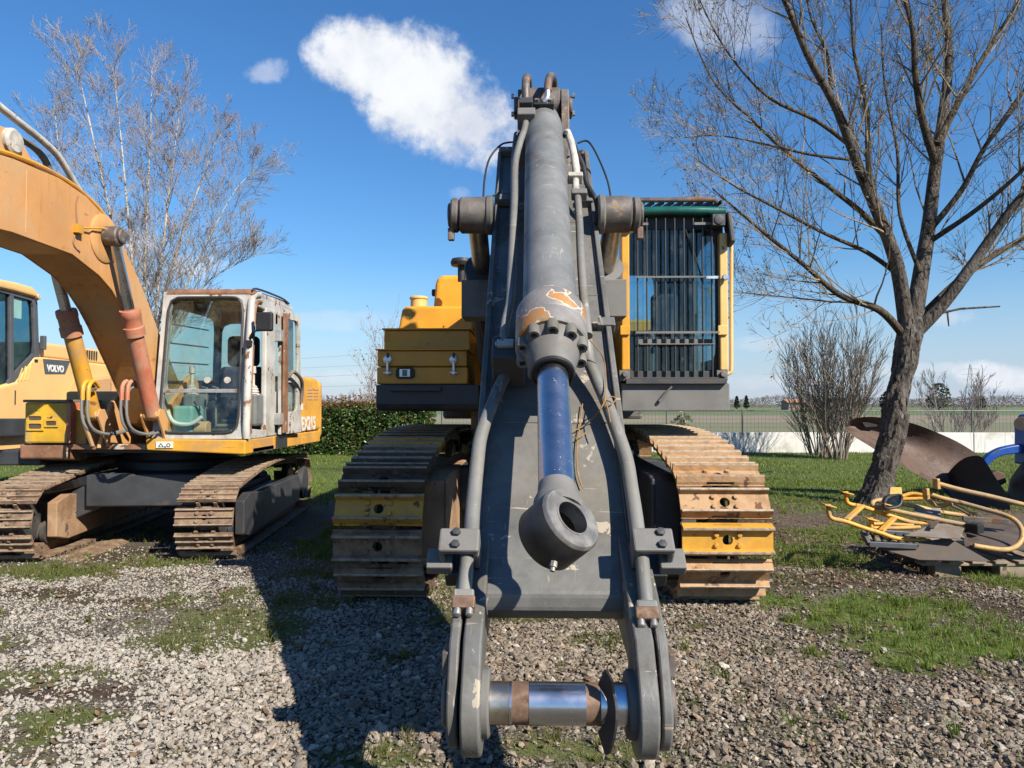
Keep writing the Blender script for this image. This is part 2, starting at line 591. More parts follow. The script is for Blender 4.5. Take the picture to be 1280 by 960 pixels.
M['lemon'] = paint('lemon', (0.70, 0.40, 0.025), 0.5, 0, 0.16, 6, (0.05, 0.03, 0.02), 0.12, 9, (0.45, 0.32, 0.12), 0.3, 4)
M['salmon'] = paint('salmon', (0.53, 0.155, 0.08), 0.55, 0, 0.18, 3, (0.20, 0.085, 0.05), 0.14, 10, (0.48, 0.25, 0.15), 0.42, 2, 0.2, 50, scratch=0.6, dust=(0.46, 0.33, 0.23), dust_amt=0.35)
M['cab_white'] = paint('cab_white', (0.52, 0.51, 0.48), 0.55, 0, 0.14, 4, (0.22, 0.10, 0.045), 0.24, 7, (0.36, 0.33, 0.28), 0.3, 3, 0.1, 40)
M['cab_rust'] = paint('cab_rust', (0.26, 0.13, 0.07), 0.65, 0, 0.3, 6, (0.50, 0.44, 0.36), 0.2, 9)
M['seal_dark'] = paint('seal_dark', (0.035, 0.035, 0.036), 0.5, 0, 0.2, 6, (0.16, 0.12, 0.09), 0.1, 14)
M['trim_grey'] = paint('trim_grey', (0.42, 0.42, 0.42), 0.4, 0.4, 0.2, 8, (0.3, 0.17, 0.09), 0.2, 9)
M['interior'] = paint('interior', (0.11, 0.135, 0.15), 0.7, 0, 0.2, 4)
M['interior_grey'] = paint('interior_grey', (0.17, 0.18, 0.18), 0.65, 0, 0.2, 5, (0.3, 0.27, 0.22), 0.1, 9)
M['seat_cloth'] = paint('seat_cloth', (0.02, 0.026, 0.045), 0.85, 0, 0.25, 20)
M['green_visor'] = paint('green_visor', (0.012, 0.11, 0.09), 0.22, 0, 0.2, 4, spec=0.6)
M['glass_blue'] = glass('glass_blue', (0.72, 0.84, 0.88), 0.07)
M['glass_grey'] = glass('glass_grey', (0.84, 0.90, 0.87), 0.06)
M['glass_dark'] = glass('glass_dark', (0.24, 0.46, 0.52), 0.08)
M['mirror'] = paint('mirror', (0.8, 0.82, 0.84), 0.16, 1.0, 0.03, 3, bump=0.0)
M['silver'] = paint('silver', (0.6, 0.6, 0.6), 0.35, 0.8, 0.1, 8)
M['label_white'] = paint('label_white', (0.78, 0.77, 0.74), 0.5, 0, 0.08, 8, (0.4, 0.38, 0.34), 0.1, 20)
M['decal_grey'] = paint('decal_grey', (0.085, 0.09, 0.10), 0.45, 0, 0.08, 8)
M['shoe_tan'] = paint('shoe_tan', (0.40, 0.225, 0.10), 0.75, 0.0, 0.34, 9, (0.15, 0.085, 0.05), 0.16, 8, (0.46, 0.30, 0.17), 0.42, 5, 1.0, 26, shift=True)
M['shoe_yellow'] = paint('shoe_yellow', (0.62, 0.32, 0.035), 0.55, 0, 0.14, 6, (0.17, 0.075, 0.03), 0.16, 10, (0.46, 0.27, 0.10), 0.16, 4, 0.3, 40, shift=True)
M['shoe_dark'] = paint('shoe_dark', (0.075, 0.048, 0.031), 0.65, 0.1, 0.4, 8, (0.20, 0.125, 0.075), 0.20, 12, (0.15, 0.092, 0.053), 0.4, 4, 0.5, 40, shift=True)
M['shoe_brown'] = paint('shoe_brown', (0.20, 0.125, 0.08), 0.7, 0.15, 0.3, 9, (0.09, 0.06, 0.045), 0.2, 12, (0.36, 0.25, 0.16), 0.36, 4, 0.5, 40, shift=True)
M['worn_edge'] = paint('worn_edge', (0.37, 0.28, 0.195), 0.6, 0.2, 0.3, 18, (0.24, 0.155, 0.10), 0.14, 9, None, 0, 2, 0.6, 60, shift=True)
M['frame_tan'] = paint('frame_tan', (0.33, 0.195, 0.11), 0.75, 0, 0.25, 5, (0.12, 0.075, 0.05), 0.16, 8, (0.44, 0.30, 0.18), 0.3, 3, 0.5, 25)
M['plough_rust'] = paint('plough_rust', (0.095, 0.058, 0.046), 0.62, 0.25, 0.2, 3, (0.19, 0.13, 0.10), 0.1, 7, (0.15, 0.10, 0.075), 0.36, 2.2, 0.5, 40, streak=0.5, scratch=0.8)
M['plough_dark'] = paint('plough_dark', (0.022, 0.020, 0.021), 0.6, 0.2, 0.3, 4, (0.09, 0.06, 0.05), 0.08, 8)  # near-black: shade on the turned-away boards is put into the colour
M['blue_paint'] = paint('blue_paint', (0.010, 0.075, 0.36), 0.4, 0, 0.15, 4, (0.05, 0.04, 0.04), 0.14, 8)
M['rail_yellow'] = paint('rail_yellow', (0.72, 0.35, 0.030), 0.5, 0, 0.14, 4, (0.17, 0.085, 0.045), 0.16, 12, (0.46, 0.29, 0.12), 0.34, 4, 0.3, 60, scratch=0.5)
M['rail_worn'] = paint('rail_worn', (0.56, 0.33, 0.10), 0.55, 0, 0.2, 4, (0.20, 0.11, 0.06), 0.20, 10, (0.38, 0.27, 0.155), 0.5, 3, 0.3, 60, scratch=0.6)
M['plate_grey'] = paint('plate_grey', (0.24, 0.21, 0.175), 0.7, 0, 0.18, 5, (0.12, 0.08, 0.06), 0.14, 9, (0.19, 0.145, 0.11), 0.4, 3)
M['tray_brown'] = paint('tray_brown', (0.085, 0.062, 0.046), 0.7, 0, 0.25, 6, (0.15, 0.10, 0.07), 0.16, 9)
M['old_wood'] = paint('old_wood', (0.28, 0.22, 0.15), 0.8, 0, 0.25, 8, (0.12, 0.09, 0.06), 0.15, 9)
M['wall_white'] = paint('wall_white', (0.74, 0.73, 0.70), 0.8, 0, 0.05, 1, (0.5, 0.47, 0.42), 0.06, 3, (0.52, 0.49, 0.44), 0.26, 1.2, 0.2, 10, streak=0.45)
M['fence_steel'] = paint('fence_steel', (0.10, 0.13, 0.13), 0.55, 0.3, 0.1, 3)
M['bark_dark'] = paint('bark_dark', (0.135, 0.115, 0.095), 0.9, 0, 0.4, 6, (0.33, 0.30, 0.26), 0.36, 7, (0.05, 0.040, 0.034), 0.42, 9, 1.0, 22, spec=0.2)
M['branch_brown'] = paint('branch_brown', (0.15, 0.12, 0.085), 0.85, 0, 0.35, 4, (0.30, 0.21, 0.08), 0.22, 6, None, 0, 1, 0.5, 20, spec=0.2)
M['twig_brown'] = paint('twig_brown', (0.24, 0.195, 0.135), 0.85, 0, 0.3, 2, bump=0, spec=0.2)
M['birch_pale'] = paint('birch_pale', (0.46, 0.43, 0.38), 0.8, 0, 0.3, 3, (0.13, 0.11, 0.10), 0.26, 5, bump=0.2, spec=0.2)
M['twig_grey'] = paint('twig_grey', (0.36, 0.31, 0.27), 0.85, 0, 0.2, 2, bump=0, spec=0.2)
M['shrub_grey'] = paint('shrub_grey', (0.26, 0.21, 0.165), 0.85, 0, 0.25, 2, bump=0, spec=0.2)
M['bud_red'] = leafmat('bud_red', [(0.29, 0.14, 0.125), (0.35, 0.19, 0.165), (0.25, 0.13, 0.12)], 0.25)
M['bud_green'] = leafmat('bud_green', [(0.32, 0.27, 0.10), (0.27, 0.23, 0.11)], 0.3)
M['hedge_leaf'] = leafmat('hedge_leaf', [(0.025, 0.06, 0.012), (0.045, 0.10, 0.018), (0.08, 0.15, 0.03), (0.035, 0.08, 0.014), (0.13, 0.17, 0.04)], 0.3, 0.35)
M['hedge_red'] = leafmat('hedge_red', [(0.24, 0.09, 0.035), (0.28, 0.14, 0.05), (0.15, 0.12, 0.03), (0.21, 0.065, 0.03)], 0.35, 0.4)
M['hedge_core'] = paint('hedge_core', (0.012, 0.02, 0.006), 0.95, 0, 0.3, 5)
M['far_wood'] = leafmat('far_wood', [(0.19, 0.165, 0.145), (0.215, 0.185, 0.16), (0.175, 0.16, 0.14), (0.22, 0.185, 0.16)], 0.3, 0.9)
M['far_green'] = leafmat('far_green', [(0.03, 0.05, 0.022), (0.045, 0.065, 0.03)], 0.2, 0.8)
M['roof_tile'] = paint('roof_tile', (0.42, 0.22, 0.13), 0.8)
M['house_wall'] = paint('house_wall', (0.40, 0.28, 0.21), 0.85)
M['twine'] = paint('twine', (0.30, 0.17, 0.06), 0.9, bump=0)
M['pylon_steel'] = paint('pylon_steel', (0.42, 0.45, 0.48), 0.6, 0.2)  # grey steel, with the distant blue haze put into its colour
M['teal_plastic'] = paint('teal_plastic', (0.22, 0.42, 0.38), 0.5)
M['dry_soil'] = paint('dry_soil', (0.21, 0.145, 0.095), 0.95, 0, 0.3, 9, (0.13, 0.09, 0.06), 0.2, 12, None, 0, 1, 0.8, 40, spec=0.1)


def bark(name, dark, mid, pale, pale_amt, scale=1.0):
    m, t = new_mat(name)
    co = coords(t)
    st = t.n('ShaderNodeMapping', None, Vector=co, Scale=(7.0 * scale, 7.0 * scale, 2.6 * scale)).outputs[0]
    fis = t.noise(st, 2.2, 5, 0.65, 0.9)
    big = t.noise(co, 2.6 * scale, 4, 0.6, 0.5)
    c = t.ramp(fis, [(0.30, dark), (0.46, mid), (0.62, tuple(x * 1.5 for x in mid)), (0.75, pale)])
    c = t.mix(t.m('MULTIPLY', t.sstep(big, 0.50, 0.68), pale_amt), c, pale)
    c = t.mix(t.sstep(fis, 0.44, 0.36), c, dark)
    b = t.n('ShaderNodeBsdfPrincipled', None, Base_Color=c, Roughness=0.92, Specular_IOR_Level=0.15)
    bp_ = t.n('ShaderNodeBump', None, Strength=1.0, Distance=0.06, Height=fis)
    t.set(b, 'Normal', bp_)
    finish(t, b)
    return m


M['bark_dark'] = bark('bark_dark', (0.018, 0.015, 0.013), (0.078, 0.067, 0.057), (0.23, 0.215, 0.195), 0.38)
M['branch_brown'] = bark('branch_brown', (0.025, 0.02, 0.014), (0.075, 0.06, 0.043), (0.16, 0.125, 0.075), 0.4, 1.5)

# ------------------------------------------------------------------ ground: what grows or lies where (world metres)
N1, N2, N3 = VNoise(1), VNoise(2), VNoise(3)


def blob(x, y, cx, cy, a, b, rot=0.0):
    c, s = math.cos(rot), math.sin(rot)
    p, q = ((x - cx) * c + (y - cy) * s) / a, (-(x - cx) * s + (y - cy) * c) / b
    return np.clip(1.25 - np.sqrt(p * p + q * q), 0, 1)


GRASS_SPOTS = [(2.55, 5.75, 0.95, 0.42, 0.0), (2.75, 5.05, 0.62, 0.42, 0.3), (3.35, 4.75, 0.55, 0.28, -0.5), (3.15, 8.0, 0.55, 0.75, 0), (4.45, 6.6, 0.6, 0.7, 0),
               (2.0, 6.0, 0.3, 0.3, 0), (2.2, 5.6, 0.4, 0.2, 0), (2.3, 8.6, 0.7, 0.9, 0), (2.6, 7.4, 0.5, 0.25, 0), (3.9, 9.2, 0.9, 0.8, 0), (-2.2, 5.2, 0.75, 0.75, 0.3), (-1.7, 6.1, 1.0, 0.6, 0), (-0.55, 6.0, 0.35, 0.9, 0), (0.1, 5.6, 0.6, 0.3, 0),
               (-4.6, 6.9, 1.0, 0.35, -0.1), (-3.6, 7.3, 0.5, 0.2, 0), (-0.75, 3.35, 0.35, 0.2, 0), (-2.9, 4.3, 0.5, 0.18, 0.1), (-2.4, 3.75, 0.4, 0.14, 0), (-1.2, 7.0, 1.2, .5, 0), (-2.1, 8.2, 0.9, 0.9, 0),
               (0.25, 3.45, 0.5, 0.14, 0), (0.5, 5.0, 0.4, 0.2, 0), (3.6, 3.9, 0.3, 0.3, 0), (-2.9, 3.35, 0.5, 0.15, 0)]
MUD_SPOTS = [(2.45, 6.75, 0.75, 0.32, 0), (3.75, 5.6, 0.35, 0.85, 0.55), (4.2, 5.0, 0.4, 0.5, 0.3), (2.3, 5.35, 0.3, 0.2, 0), (-3.9, 7.9, 1.2, 0.6, 0), (-4.2, 6.15, 0.7, 0.2, 0), (-3.4, 5.9, 0.5, .12, 0),
             (2.6, 9.6, 0.9, 1.4, 0), (3.4, 7.1, .6, .35, 0), (-2.6, 4.05, 0.6, 0.14, 0), (-3.3, 3.25, 0.6, 0.15, 0)]


def fields(x, y):
    """grass, gravel, mud weights in 0..1"""
    w = (N1(x, y, 1.7, 3) - 0.5)
    w2 = (N2(x, y, 6.0, 2) - 0.5)
    lawn_edge = np.where(x > 0, 11.0, np.where(x < -2.6, 12.2, 8.6))
    lawn = np.clip((y - lawn_edge) / 2.0 + 0.5 + w * 1.6 + w2 * .5, 0, 1)
    g = lawn
    w3 = N3(x, y, 14.0, 2) - 0.5
    for s in GRASS_SPOTS:
        rich = 1.15 if s[0] > 1.5 else (1.0 if s[1] > 6.4 else 0.75)
        g = np.maximum(g, rich * np.clip(blob(x, y, *s) * 1.7 + w * 2.0 + w2 * 1.4 + w3 * 0.8 - 0.22, 0, 1))
    g = np.maximum(g, 0.40 * np.clip((N3(x, y, 0.9, 3) - 0.50) * 5, 0, 1) * np.clip(w2 * 4 + .5, 0, 1))
    md = np.zeros_like(g)
    for s in MUD_SPOTS:
        md = np.maximum(md, np.clip(blob(x, y, *s) * 2.0 + w * 1.8 + w2 - 0.15, 0, 1))
    far = np.clip((y - 7.2 - (x < -2.2) * 0.4) / 2.2, 0, 1)
    gr = np.clip(1.0 - g * 0.95 - md * 0.85, 0, 1) * (1 - 0.85 * far)
    return g, gr, md


def height(x, y):
    near = np.clip((26 - y) / 10, 0, 1)
    return ((N1(x, y, 0.7, 3) - 0.5) * 0.07 + (N2(x, y, 5.0, 2) - 0.5) * 0.022) * near


def axis_coords(lo, hi, fine_lo, fine_hi, step):
    a = list(np.arange(fine_lo, fine_hi, step))
    d, v = step, fine_hi
    while v < hi:
        a.append(v)
        d *= 1.14
        v += d
    a.append(hi)
    d, v = step, fine_lo - step
    left = []
    while v > lo:
        left.append(v)
        d *= 1.14
        v -= d
    left.append(lo)
    return np.array(left[::-1] + a)


gx = axis_coords(-1800, 1800, -6.0, 6.0, 0.07)
gy = axis_coords(-300, 2600, 2.0, 12.5, 0.07)
GX, GY = np.meshgrid(gx, gy)
gz = height(GX, GY)
gv = np.stack([GX.ravel(), GY.ravel(), gz.ravel()], 1)
nx, ny = len(gx), len(gy)
ii = np.arange(nx * ny).reshape(ny, nx)
gf = np.stack([ii[:-1, :-1].ravel(), ii[:-1, 1:].ravel(), ii[1:, 1:].ravel(), ii[1:, :-1].ravel()], 1)
fg, fr, fm = fields(GX.ravel(), GY.ravel())


def ground_material():
    m, t = new_mat('ground_soil')
    at = t.n('ShaderNodeAttribute', {'attribute_name': 'cover'})
    sep = t.n('ShaderNodeSeparateColor', None, i0=at.outputs['Color'])
    g, r, md = sep.outputs
    pos = t.n('ShaderNodeNewGeometry').outputs['Position']
    py = t.n('ShaderNodeSeparateXYZ', None, i0=pos).outputs[1]
    nf = t.noise(pos, 22, 6, 0.65)
    nm = t.noise(pos, 2.2, 5, 0.6)
    soil = t.mix(nf, (0.05, 0.038, 0.026), (0.17, 0.13, 0.09))
    vor = t.n('ShaderNodeTexVoronoi', None, Vector=pos, Scale=46.0)
    stone = t.ramp(t.n('ShaderNodeSeparateColor', None, i0=vor.outputs['Color']).outputs[0], [(0.0, (0.10, 0.088, 0.075)), (0.5, (0.22, 0.195, 0.165)), (1.0, (0.33, 0.305, 0.27))])
    stone = t.mix(t.sstep(vor.outputs['Distance'], 0.3, 0.75), stone, (0.06, 0.048, 0.036))
    grass = t.mix(t.sstep(nf, 0.35, 0.65), (0.055, 0.085, 0.018), (0.125, 0.165, 0.035))
    grass = t.mix(t.m('MULTIPLY', t.sstep(nm, 0.56, 0.72), 0.55), grass, (0.22, 0.19, 0.10))
    mud = t.mix(nf, (0.032, 0.022, 0.015), (0.10, 0.07, 0.048))
    c = t.mix(r, soil, stone)
    c = t.mix(md, c, mud)
    c = t.mix(t.m('MULTIPLY', t.m('MULTIPLY', g, 0.9), t.sstep(t.m('ADD', t.noise(pos, 9, 5, .7), t.m('MULTIPLY', g, 0.35)), 0.45, 0.75)), c, grass)
    # ploughed and sown fields beyond the wall
    fy = t.m('ADD', py, t.m('MULTIPLY', t.m('SUBTRACT', t.noise(pos, 0.02, 3), 0.5), 14.0))
    brown = t.mix(t.noise(pos, 0.5, 6, 0.7), (0.20, 0.17, 0.12), (0.32, 0.265, 0.195))
    green = t.mix(t.noise(pos, 0.2, 5), (0.11, 0.155, 0.07), (0.165, 0.19, 0.095))
    band = t.ramp(t.m('DIVIDE', fy, 400.0), [(0.0, 0.0), (0.10, 0.05), (0.115, 0.55), (0.15, 0.55), (0.17, 0.1), (0.26, 0.1), (0.28, 1.0), (1.0, 0.8)])
    field = t.mix(band, brown, green)
    c = t.mix(t.sstep(py, 25.0, 25.6), c, field)
    hgt = t.m('ADD', t.m('MULTIPLY', nf, 0.6), t.m('MULTIPLY', t.m('SUBTRACT', 1.0, vor.outputs['Distance']), t.m('MULTIPLY', r, 0.8)))
    bp = t.n('ShaderNodeBump', None, Strength=0.8, Distance=0.03, Height=hgt)
    c = t.mix(1.0, c, (ALB, ALB, ALB), 'MULTIPLY')
    b = t.n('ShaderNodeBsdfPrincipled', None, Base_Color=c, Roughness=0.92, Specular_IOR_Level=0.2, Normal=bp)
    finish(t, b)
    return m


gm = soup('ground', gv, gf, ground_material(), smooth=True)
ca = gm.color_attributes.new('cover', 'FLOAT_COLOR', 'POINT')
ca.data.foreach_set('color', np.stack([fg, fr, fm, np.ones_like(fg)], 1).astype(np.float32).ravel())
ground = tag(link('ground', gm), 'flat yard of gravel, mud and rough grass with fields beyond', kind='structure')


# ------------------------------------------------------------------ gravel, grass and fallen leaves
def in_view(n, y0, y1, margin=0.6):
    """random ground points in the wedge the yard shows, even in area"""
    y = np.sqrt(RNG.random(n) * (y1 ** 2 - y0 ** 2) + y0 ** 2)
    x = (RNG.random(n) * 2 - 1) * (0.72 * y + margin) - 0.026 * y
    return x, y


def rot_batch(n, tilt=math.pi):
    a, b, c = RNG.random(n) * 2 * math.pi, (RNG.random(n) - .5) * 2 * tilt, (RNG.random(n) - .5) * 2 * tilt
    ca_, sa, cb, sb, cc, sc_ = np.cos(a), np.sin(a), np.cos(b), np.sin(b), np.cos(c), np.sin(c)
    z, o = np.zeros(n), np.ones(n)
    rz = np.stack([np.stack([ca_, -sa, z], -1), np.stack([sa, ca_, z], -1), np.stack([z, z, o], -1)], 1)
    rx = np.stack([np.stack([o, z, z], -1), np.stack([z, cb, -sb], -1), np.stack([z, sb, cb], -1)], 1)
    ry = np.stack([np.stack([cc, z, sc_], -1), np.stack([z, o, z], -1), np.stack([-sc_, z, cc], -1)], 1)
    return rz @ rx @ ry


def make_gravel():
    import bmesh
    bm = bmesh.new()
    bmesh.ops.create_icosphere(bm, subdivisions=1, radius=1.0)
    ico = np.array([v.co[:] for v in bm.verts]), np.array([[v.index for v in f.verts] for f in bm.faces])
    bm.free()
    octa = np.array([(1, 0, 0), (-1, 0, 0), (0, 1, 0), (0, -1, 0), (0.1, 0.1, 1), (-0.1, 0, -1)], float), np.array([(0, 2, 4), (2, 1, 4), (1, 3, 4), (3, 0, 4), (2, 0, 5), (1, 2, 5), (3, 1, 5), (0, 3, 5)])
    VV, FF, off = [], [], 0
    for (tmpl, n0, y0, y1, s0, s1, s2, lift) in ((ico, 66000, 2.75, 5.0, 0.0050, 0.0110, 0.016, 0.5), (octa, 150000, 5.0, 9.5, 0.0068, 0.0120, 0.012, 0.5), (octa, 90000, 2.75, 5.6, 0.0022, 0.0034, 0.0, 0.2)):
        tv, tf = tmpl
        x, y = in_view(n0, y0, y1)
        g, r, md = fields(x, y)
        bare = np.clip(N1(x + 9, y, 1.1, 4) - 0.45, 0, 1) * np.where(x > 0, 3.4, 3.8)
        thin = np.clip(1.15 - 1.9 * bare, 0.16, 1)
        if s2 == 0:
            thin = np.clip(0.35 + bare * 2.0, 0, 1)
        dens = (r * thin + md * 0.12 + (1 - g) * 0.03) * np.clip((9.5 - y) / 3.0, 0.15, 1)
        keep = RNG.random(len(x)) < dens * 0.95
        x, y = x[keep], y[keep]
        n = len(x)
        size = s0 + s1 * RNG.random(n) ** 1.8 + s2 * (RNG.random(n) ** 7)
        size *= np.clip(1.0 + (x + 0.6) * 0.14, 0.70, 1.0)
        if s2:
            big = RNG.random(n) < 0.004
            size[big] *= 1.8
        sc3 = np.stack([size * (0.8 + 0.7 * RNG.random(n)), size * (0.7 + 0.4 * RNG.random(n)), size * (0.32 + 0.42 * RNG.random(n))], 1)
        rot = rot_batch(n, 0.75)
        jit = 1 + (RNG.random((n, len(tv), 1)) - 0.5) * 0.66
        V = tv[None] * jit * sc3[:, None, :]
        V = np.einsum('nij,nkj->nki', rot, V)
        z = height(x, y) + sc3[:, 2] * (0.15 + lift * RNG.random(n)) + 0.004
        V += np.stack([x, y, z], 1)[:, None, :]
        FF.append((tf[None] + (np.arange(n) * len(tv))[:, None, None]).reshape(-1, 3) + off)
        VV.append(V.reshape(-1, 3))
        off += n * len(tv)
    V, F = np.concatenate(VV), np.concatenate(FF)
    mt, t = new_mat('gravel_stone')
    rnd = t.n('ShaderNodeNewGeometry').outputs['Random Per Island']
    pos = t.n('ShaderNodeNewGeometry').outputs['Position']
    c = t.ramp(rnd, [(0.0, (0.08, 0.064, 0.05)), (0.2, (0.21, 0.182, 0.15)), (0.45, (0.30, 0.268, 0.23)), (0.62, (0.25, 0.195, 0.142)), (0.8, (0.40, 0.365, 0.32)), (0.93, (0.33, 0.235, 0.16)), (1.0, (0.60, 0.57, 0.53))])
    c = t.mix(t.m('MULTIPLY', t.sstep(t.noise(pos, 70, 5, .7), 0.42, 0.66), 0.6), c, (0.12, 0.092, 0.066))
    pale = t.n('ShaderNodeSeparateXYZ', None, i0=pos).outputs[0]
    c = t.mix(t.m('MULTIPLY', t.sstep(pale, -0.4, -2.4), 0.62), c, (0.50, 0.48, 0.45))
    c = t.mix(1.0, c, (0.74, 0.715, 0.675), 'MULTIPLY')
    b = t.n('ShaderNodeBsdfPrincipled', None, Base_Color=c, Roughness=0.78, Specular_IOR_Level=0.35)
    finish(t, b)
    me = soup('gravel', V, F, mt)
    tag(link('gravel', me), 'loose grey and brown crushed stone covering the yard', kind='stuff')


def blade_mesh(x, y, hgt, wid, lean, z0=None):
    """bent two-segment blades"""
    n = len(x)
    a = RNG.random(n) * 2 * math.pi
    dx, dy = np.cos(a), np.sin(a)
    la = RNG.random(n) * 2 * math.pi
    lx, ly = np.cos(la) * lean * hgt, np.sin(la) * lean * hgt
    z = height(x, y) if z0 is None else z0
    V = np.zeros((n, 5, 3))
    V[:, 0] = np.stack([x - dx * wid, y - dy * wid, z - 0.005], 1)
    V[:, 1] = np.stack([x + dx * wid, y + dy * wid, z - 0.005], 1)
    V[:, 2] = np.stack([x + dx * wid * .75 + lx * .35, y + dy * wid * .75 + ly * .35, z + hgt * .6], 1)
    V[:, 3] = np.stack([x - dx * wid * .75 + lx * .35, y - dy * wid * .75 + ly * .35, z + hgt * .6], 1)
    V[:, 4] = np.stack([x + lx, y + ly, z + hgt], 1)
    base = (np.arange(n) * 5)[:, None]
    F = np.concatenate([base + np.array([0, 1, 2]), base + np.array([0, 2, 3]), base + np.array([3, 2, 4])], 0)
    return V.reshape(-1, 3), F


def make_grass():
    xs, ys, hs, ws, ls = [], [], [], [], []
    for (n, y0, y1, h0, h1, w) in ((220000, 2.8, 9.5, 0.022, 0.085, 0.0021), (120000, 7.5, 16, 0.03, 0.075, 0.0042), (110000, 13, 25, 0.03, 0.075, 0.0065)):
        x, y = in_view(n, y0, y1, 1.0)
        g, r, md = fields(x, y)
        lush = np.clip(N2(x, y, 0.8, 3) * 1.6 - 0.3, 0.25, 1)
        keep = RNG.random(n) < np.clip(g, 0, 1) ** 1.3 * (0.25 + 0.75 * lush)
        keep &= ~((x > -1.55) & (x < -0.8) & (y > 5.9) & (y < 11)) & ~((x > 1.15) & (x < 1.85) & (y > 5.9) & (y < 11))
        x, y = x[keep], y[keep]
        l = lush[keep]
        xs.append(x); ys.append(y)
        hs.append((h0 + (h1 - h0) * RNG.random(len(x)) ** 1.5) * (0.6 + 0.6 * l))
        ws.append(np.full(len(x), w) * (0.7 + 0.6 * RNG.random(len(x))))
        ls.append(0.2 + 0.8 * RNG.random(len(x)))
    # longer tufts and weeds that stand out of the short grass
    tx, ty = in_view(4200, 3.0, 13.0)
    g, r, md = fields(tx, ty)
    keep = RNG.random(len(tx)) < np.clip(g - 0.15, 0, 1) * 1.2
    tx, ty = tx[keep], ty[keep]
    k = 22
    rad = np.abs(RNG.normal(0, 0.022, (len(tx), k)))
    an = RNG.random((len(tx), k)) * 6.283
    hh = (0.04 + 0.07 * RNG.random((len(tx), 1))) * (0.5 + 0.6 * RNG.random((len(tx), k)))
    xs.append((tx[:, None] + rad * np.cos(an)).ravel()); ys.append((ty[:, None] + rad * np.sin(an)).ravel())
    hs.append(hh.ravel()); ws.append(np.full(hh.size, 0.0026)); ls.append(0.3 + 0.9 * RNG.random(hh.size))
    x, y, h, w, l = [np.concatenate(q) for q in (xs, ys, hs, ws, ls)]
    V, F = blade_mesh(x, y, h, w, l)
    mt = leafmat('grass_blade', [(0.09, 0.155, 0.018), (0.15, 0.235, 0.025), (0.22, 0.285, 0.035), (0.12, 0.20, 0.02), (0.27, 0.255, 0.10), (0.18, 0.26, 0.03)], 0.35, 0.5)
    tt = NTX(mt)
    px, pyy, _ = tt.n('ShaderNodeSeparateXYZ', None, i0=tt.n('ShaderNodeNewGeometry').outputs['Position']).outputs
    dry = tt.m('MULTIPLY', tt.sstep(px, 1.5, 0.4), tt.sstep(pyy, 8.5, 6.5))     # olive mossy turf; grass in shade is dulled in the colour too
    for nd in list(mt.node_tree.nodes):
        if nd.type in ('BSDF_PRINCIPLED', 'BSDF_TRANSLUCENT'):
            sk = nd.inputs[0]
            src = sk.links[0].from_socket
            tt.set(nd, 0, tt.mix(tt.m('MULTIPLY', dry, 0.72), src, (0.125, 0.115, 0.042)))
    me = soup('grass', V, F, mt)
    tag(link('grass', me), 'rough green grass growing in patches and on the lawn behind', kind='stuff')
    return len(x)


def make_litter():
    x, y = in_view(80000, 2.8, 12.5)
    x2, y2 = in_view(60000, 6.5, 12.5)
    sel = x2 > 1.6
    x, y = np.concatenate([x, x2[sel]]), np.concatenate([y, y2[sel]])
    g, r, md = fields(x, y)
    d = 0.34 + 0.6 * np.clip((N3(x, y, 0.8, 3) - 0.42) * 4, 0, 1)
    d = np.where((x > 1.5) & (y > 5.8), d + 0.45, d) * np.where(y > 8, 0.8, 1)
    keep = RNG.random(len(x)) < d * 0.55
    x, y = x[keep], y[keep]
    n = len(x)
    s = 0.005 + 0.019 * RNG.random(n) ** 2.4
    tv = np.array([(-1, 0, 0.25), (-.3, -.5, 0), (.5, -.45, 0.05), (1.1, 0, 0.3), (.4, .5, 0.0), (-.4, .45, .1)])
    tf = np.array([(0, 1, 5), (1, 4, 5), (1, 2, 4), (2, 3, 4)])
    V = tv[None] * s[:, None, None] * (0.7 + 0.6 * RNG.random((n, 1, 3)))
    V = np.einsum('nij,nkj->nki', rot_batch(n, 0.5), V) + np.stack([x, y, height(x, y) + 0.016 + 0.012 * RNG.random(n)], 1)[:, None, :]
    F = tf[None] + (np.arange(n) * 6)[:, None, None]
    mt = leafmat('dead_leaf', [(0.16, 0.095, 0.05), (0.24, 0.155, 0.09), (0.12, 0.07, 0.04), (0.31, 0.22, 0.14), (0.19, 0.12, 0.07)], 0.15, 0.7)
    me = soup('fallen_leaves', V.reshape(-1, 3), F.reshape(-1, 3), mt)
    tag(link('fallen_leaves', me), 'small dry brown leaves scattered over gravel and grass', kind='stuff')


make_gravel()
make_grass()
make_litter()

# ------------------------------------------------------------------ boundary: low white wall with wire fence, hedge, far country
wall = thing('boundary_wall', 'low white concrete wall along the back of the lawn', 'wall', (4, 24.6, 0))
x0 = -3.0
k = 0
while x0 < 24:
    b = MB().bb(x0 + 0.012, x0 + 2.488, 24.55, 24.72, -0.1, 0.66 + 0.0)
    b.build('wall_panel', M['wall_white'], wall, 0.01, 1)
    x0 += 2.5
fence = thing('wire_fence', 'grey wire mesh fence standing on the low white wall', 'fence', (4, 24.64, 0.66))
for i in range(12):
    px_ = -3.0 + i * 2.5
    MB().cyl((px_, 24.64, 0.6), (px_, 24.64, 1.42), 0.024, n=8).build('post', M['fence_steel'], fence)
wm = MB()
for k in range(6):
    z = 0.70 + k * 0.132
    wm.tube([(-3, 24.64, z), (25, 24.64, z)], 0.0045, 4, caps=False)
wm.tube([(-3, 24.64, 1.38), (25, 24.64, 1.38)], 0.014, 5, caps=False)
for k in range(230):
    px_ = -3 + k * 0.121
    wm.tube([(px_, 24.645, 0.67), (px_, 24.645, 1.38)], 0.003, 3, caps=False)
wm.build('wire_mesh', M['fence_steel'], fence)


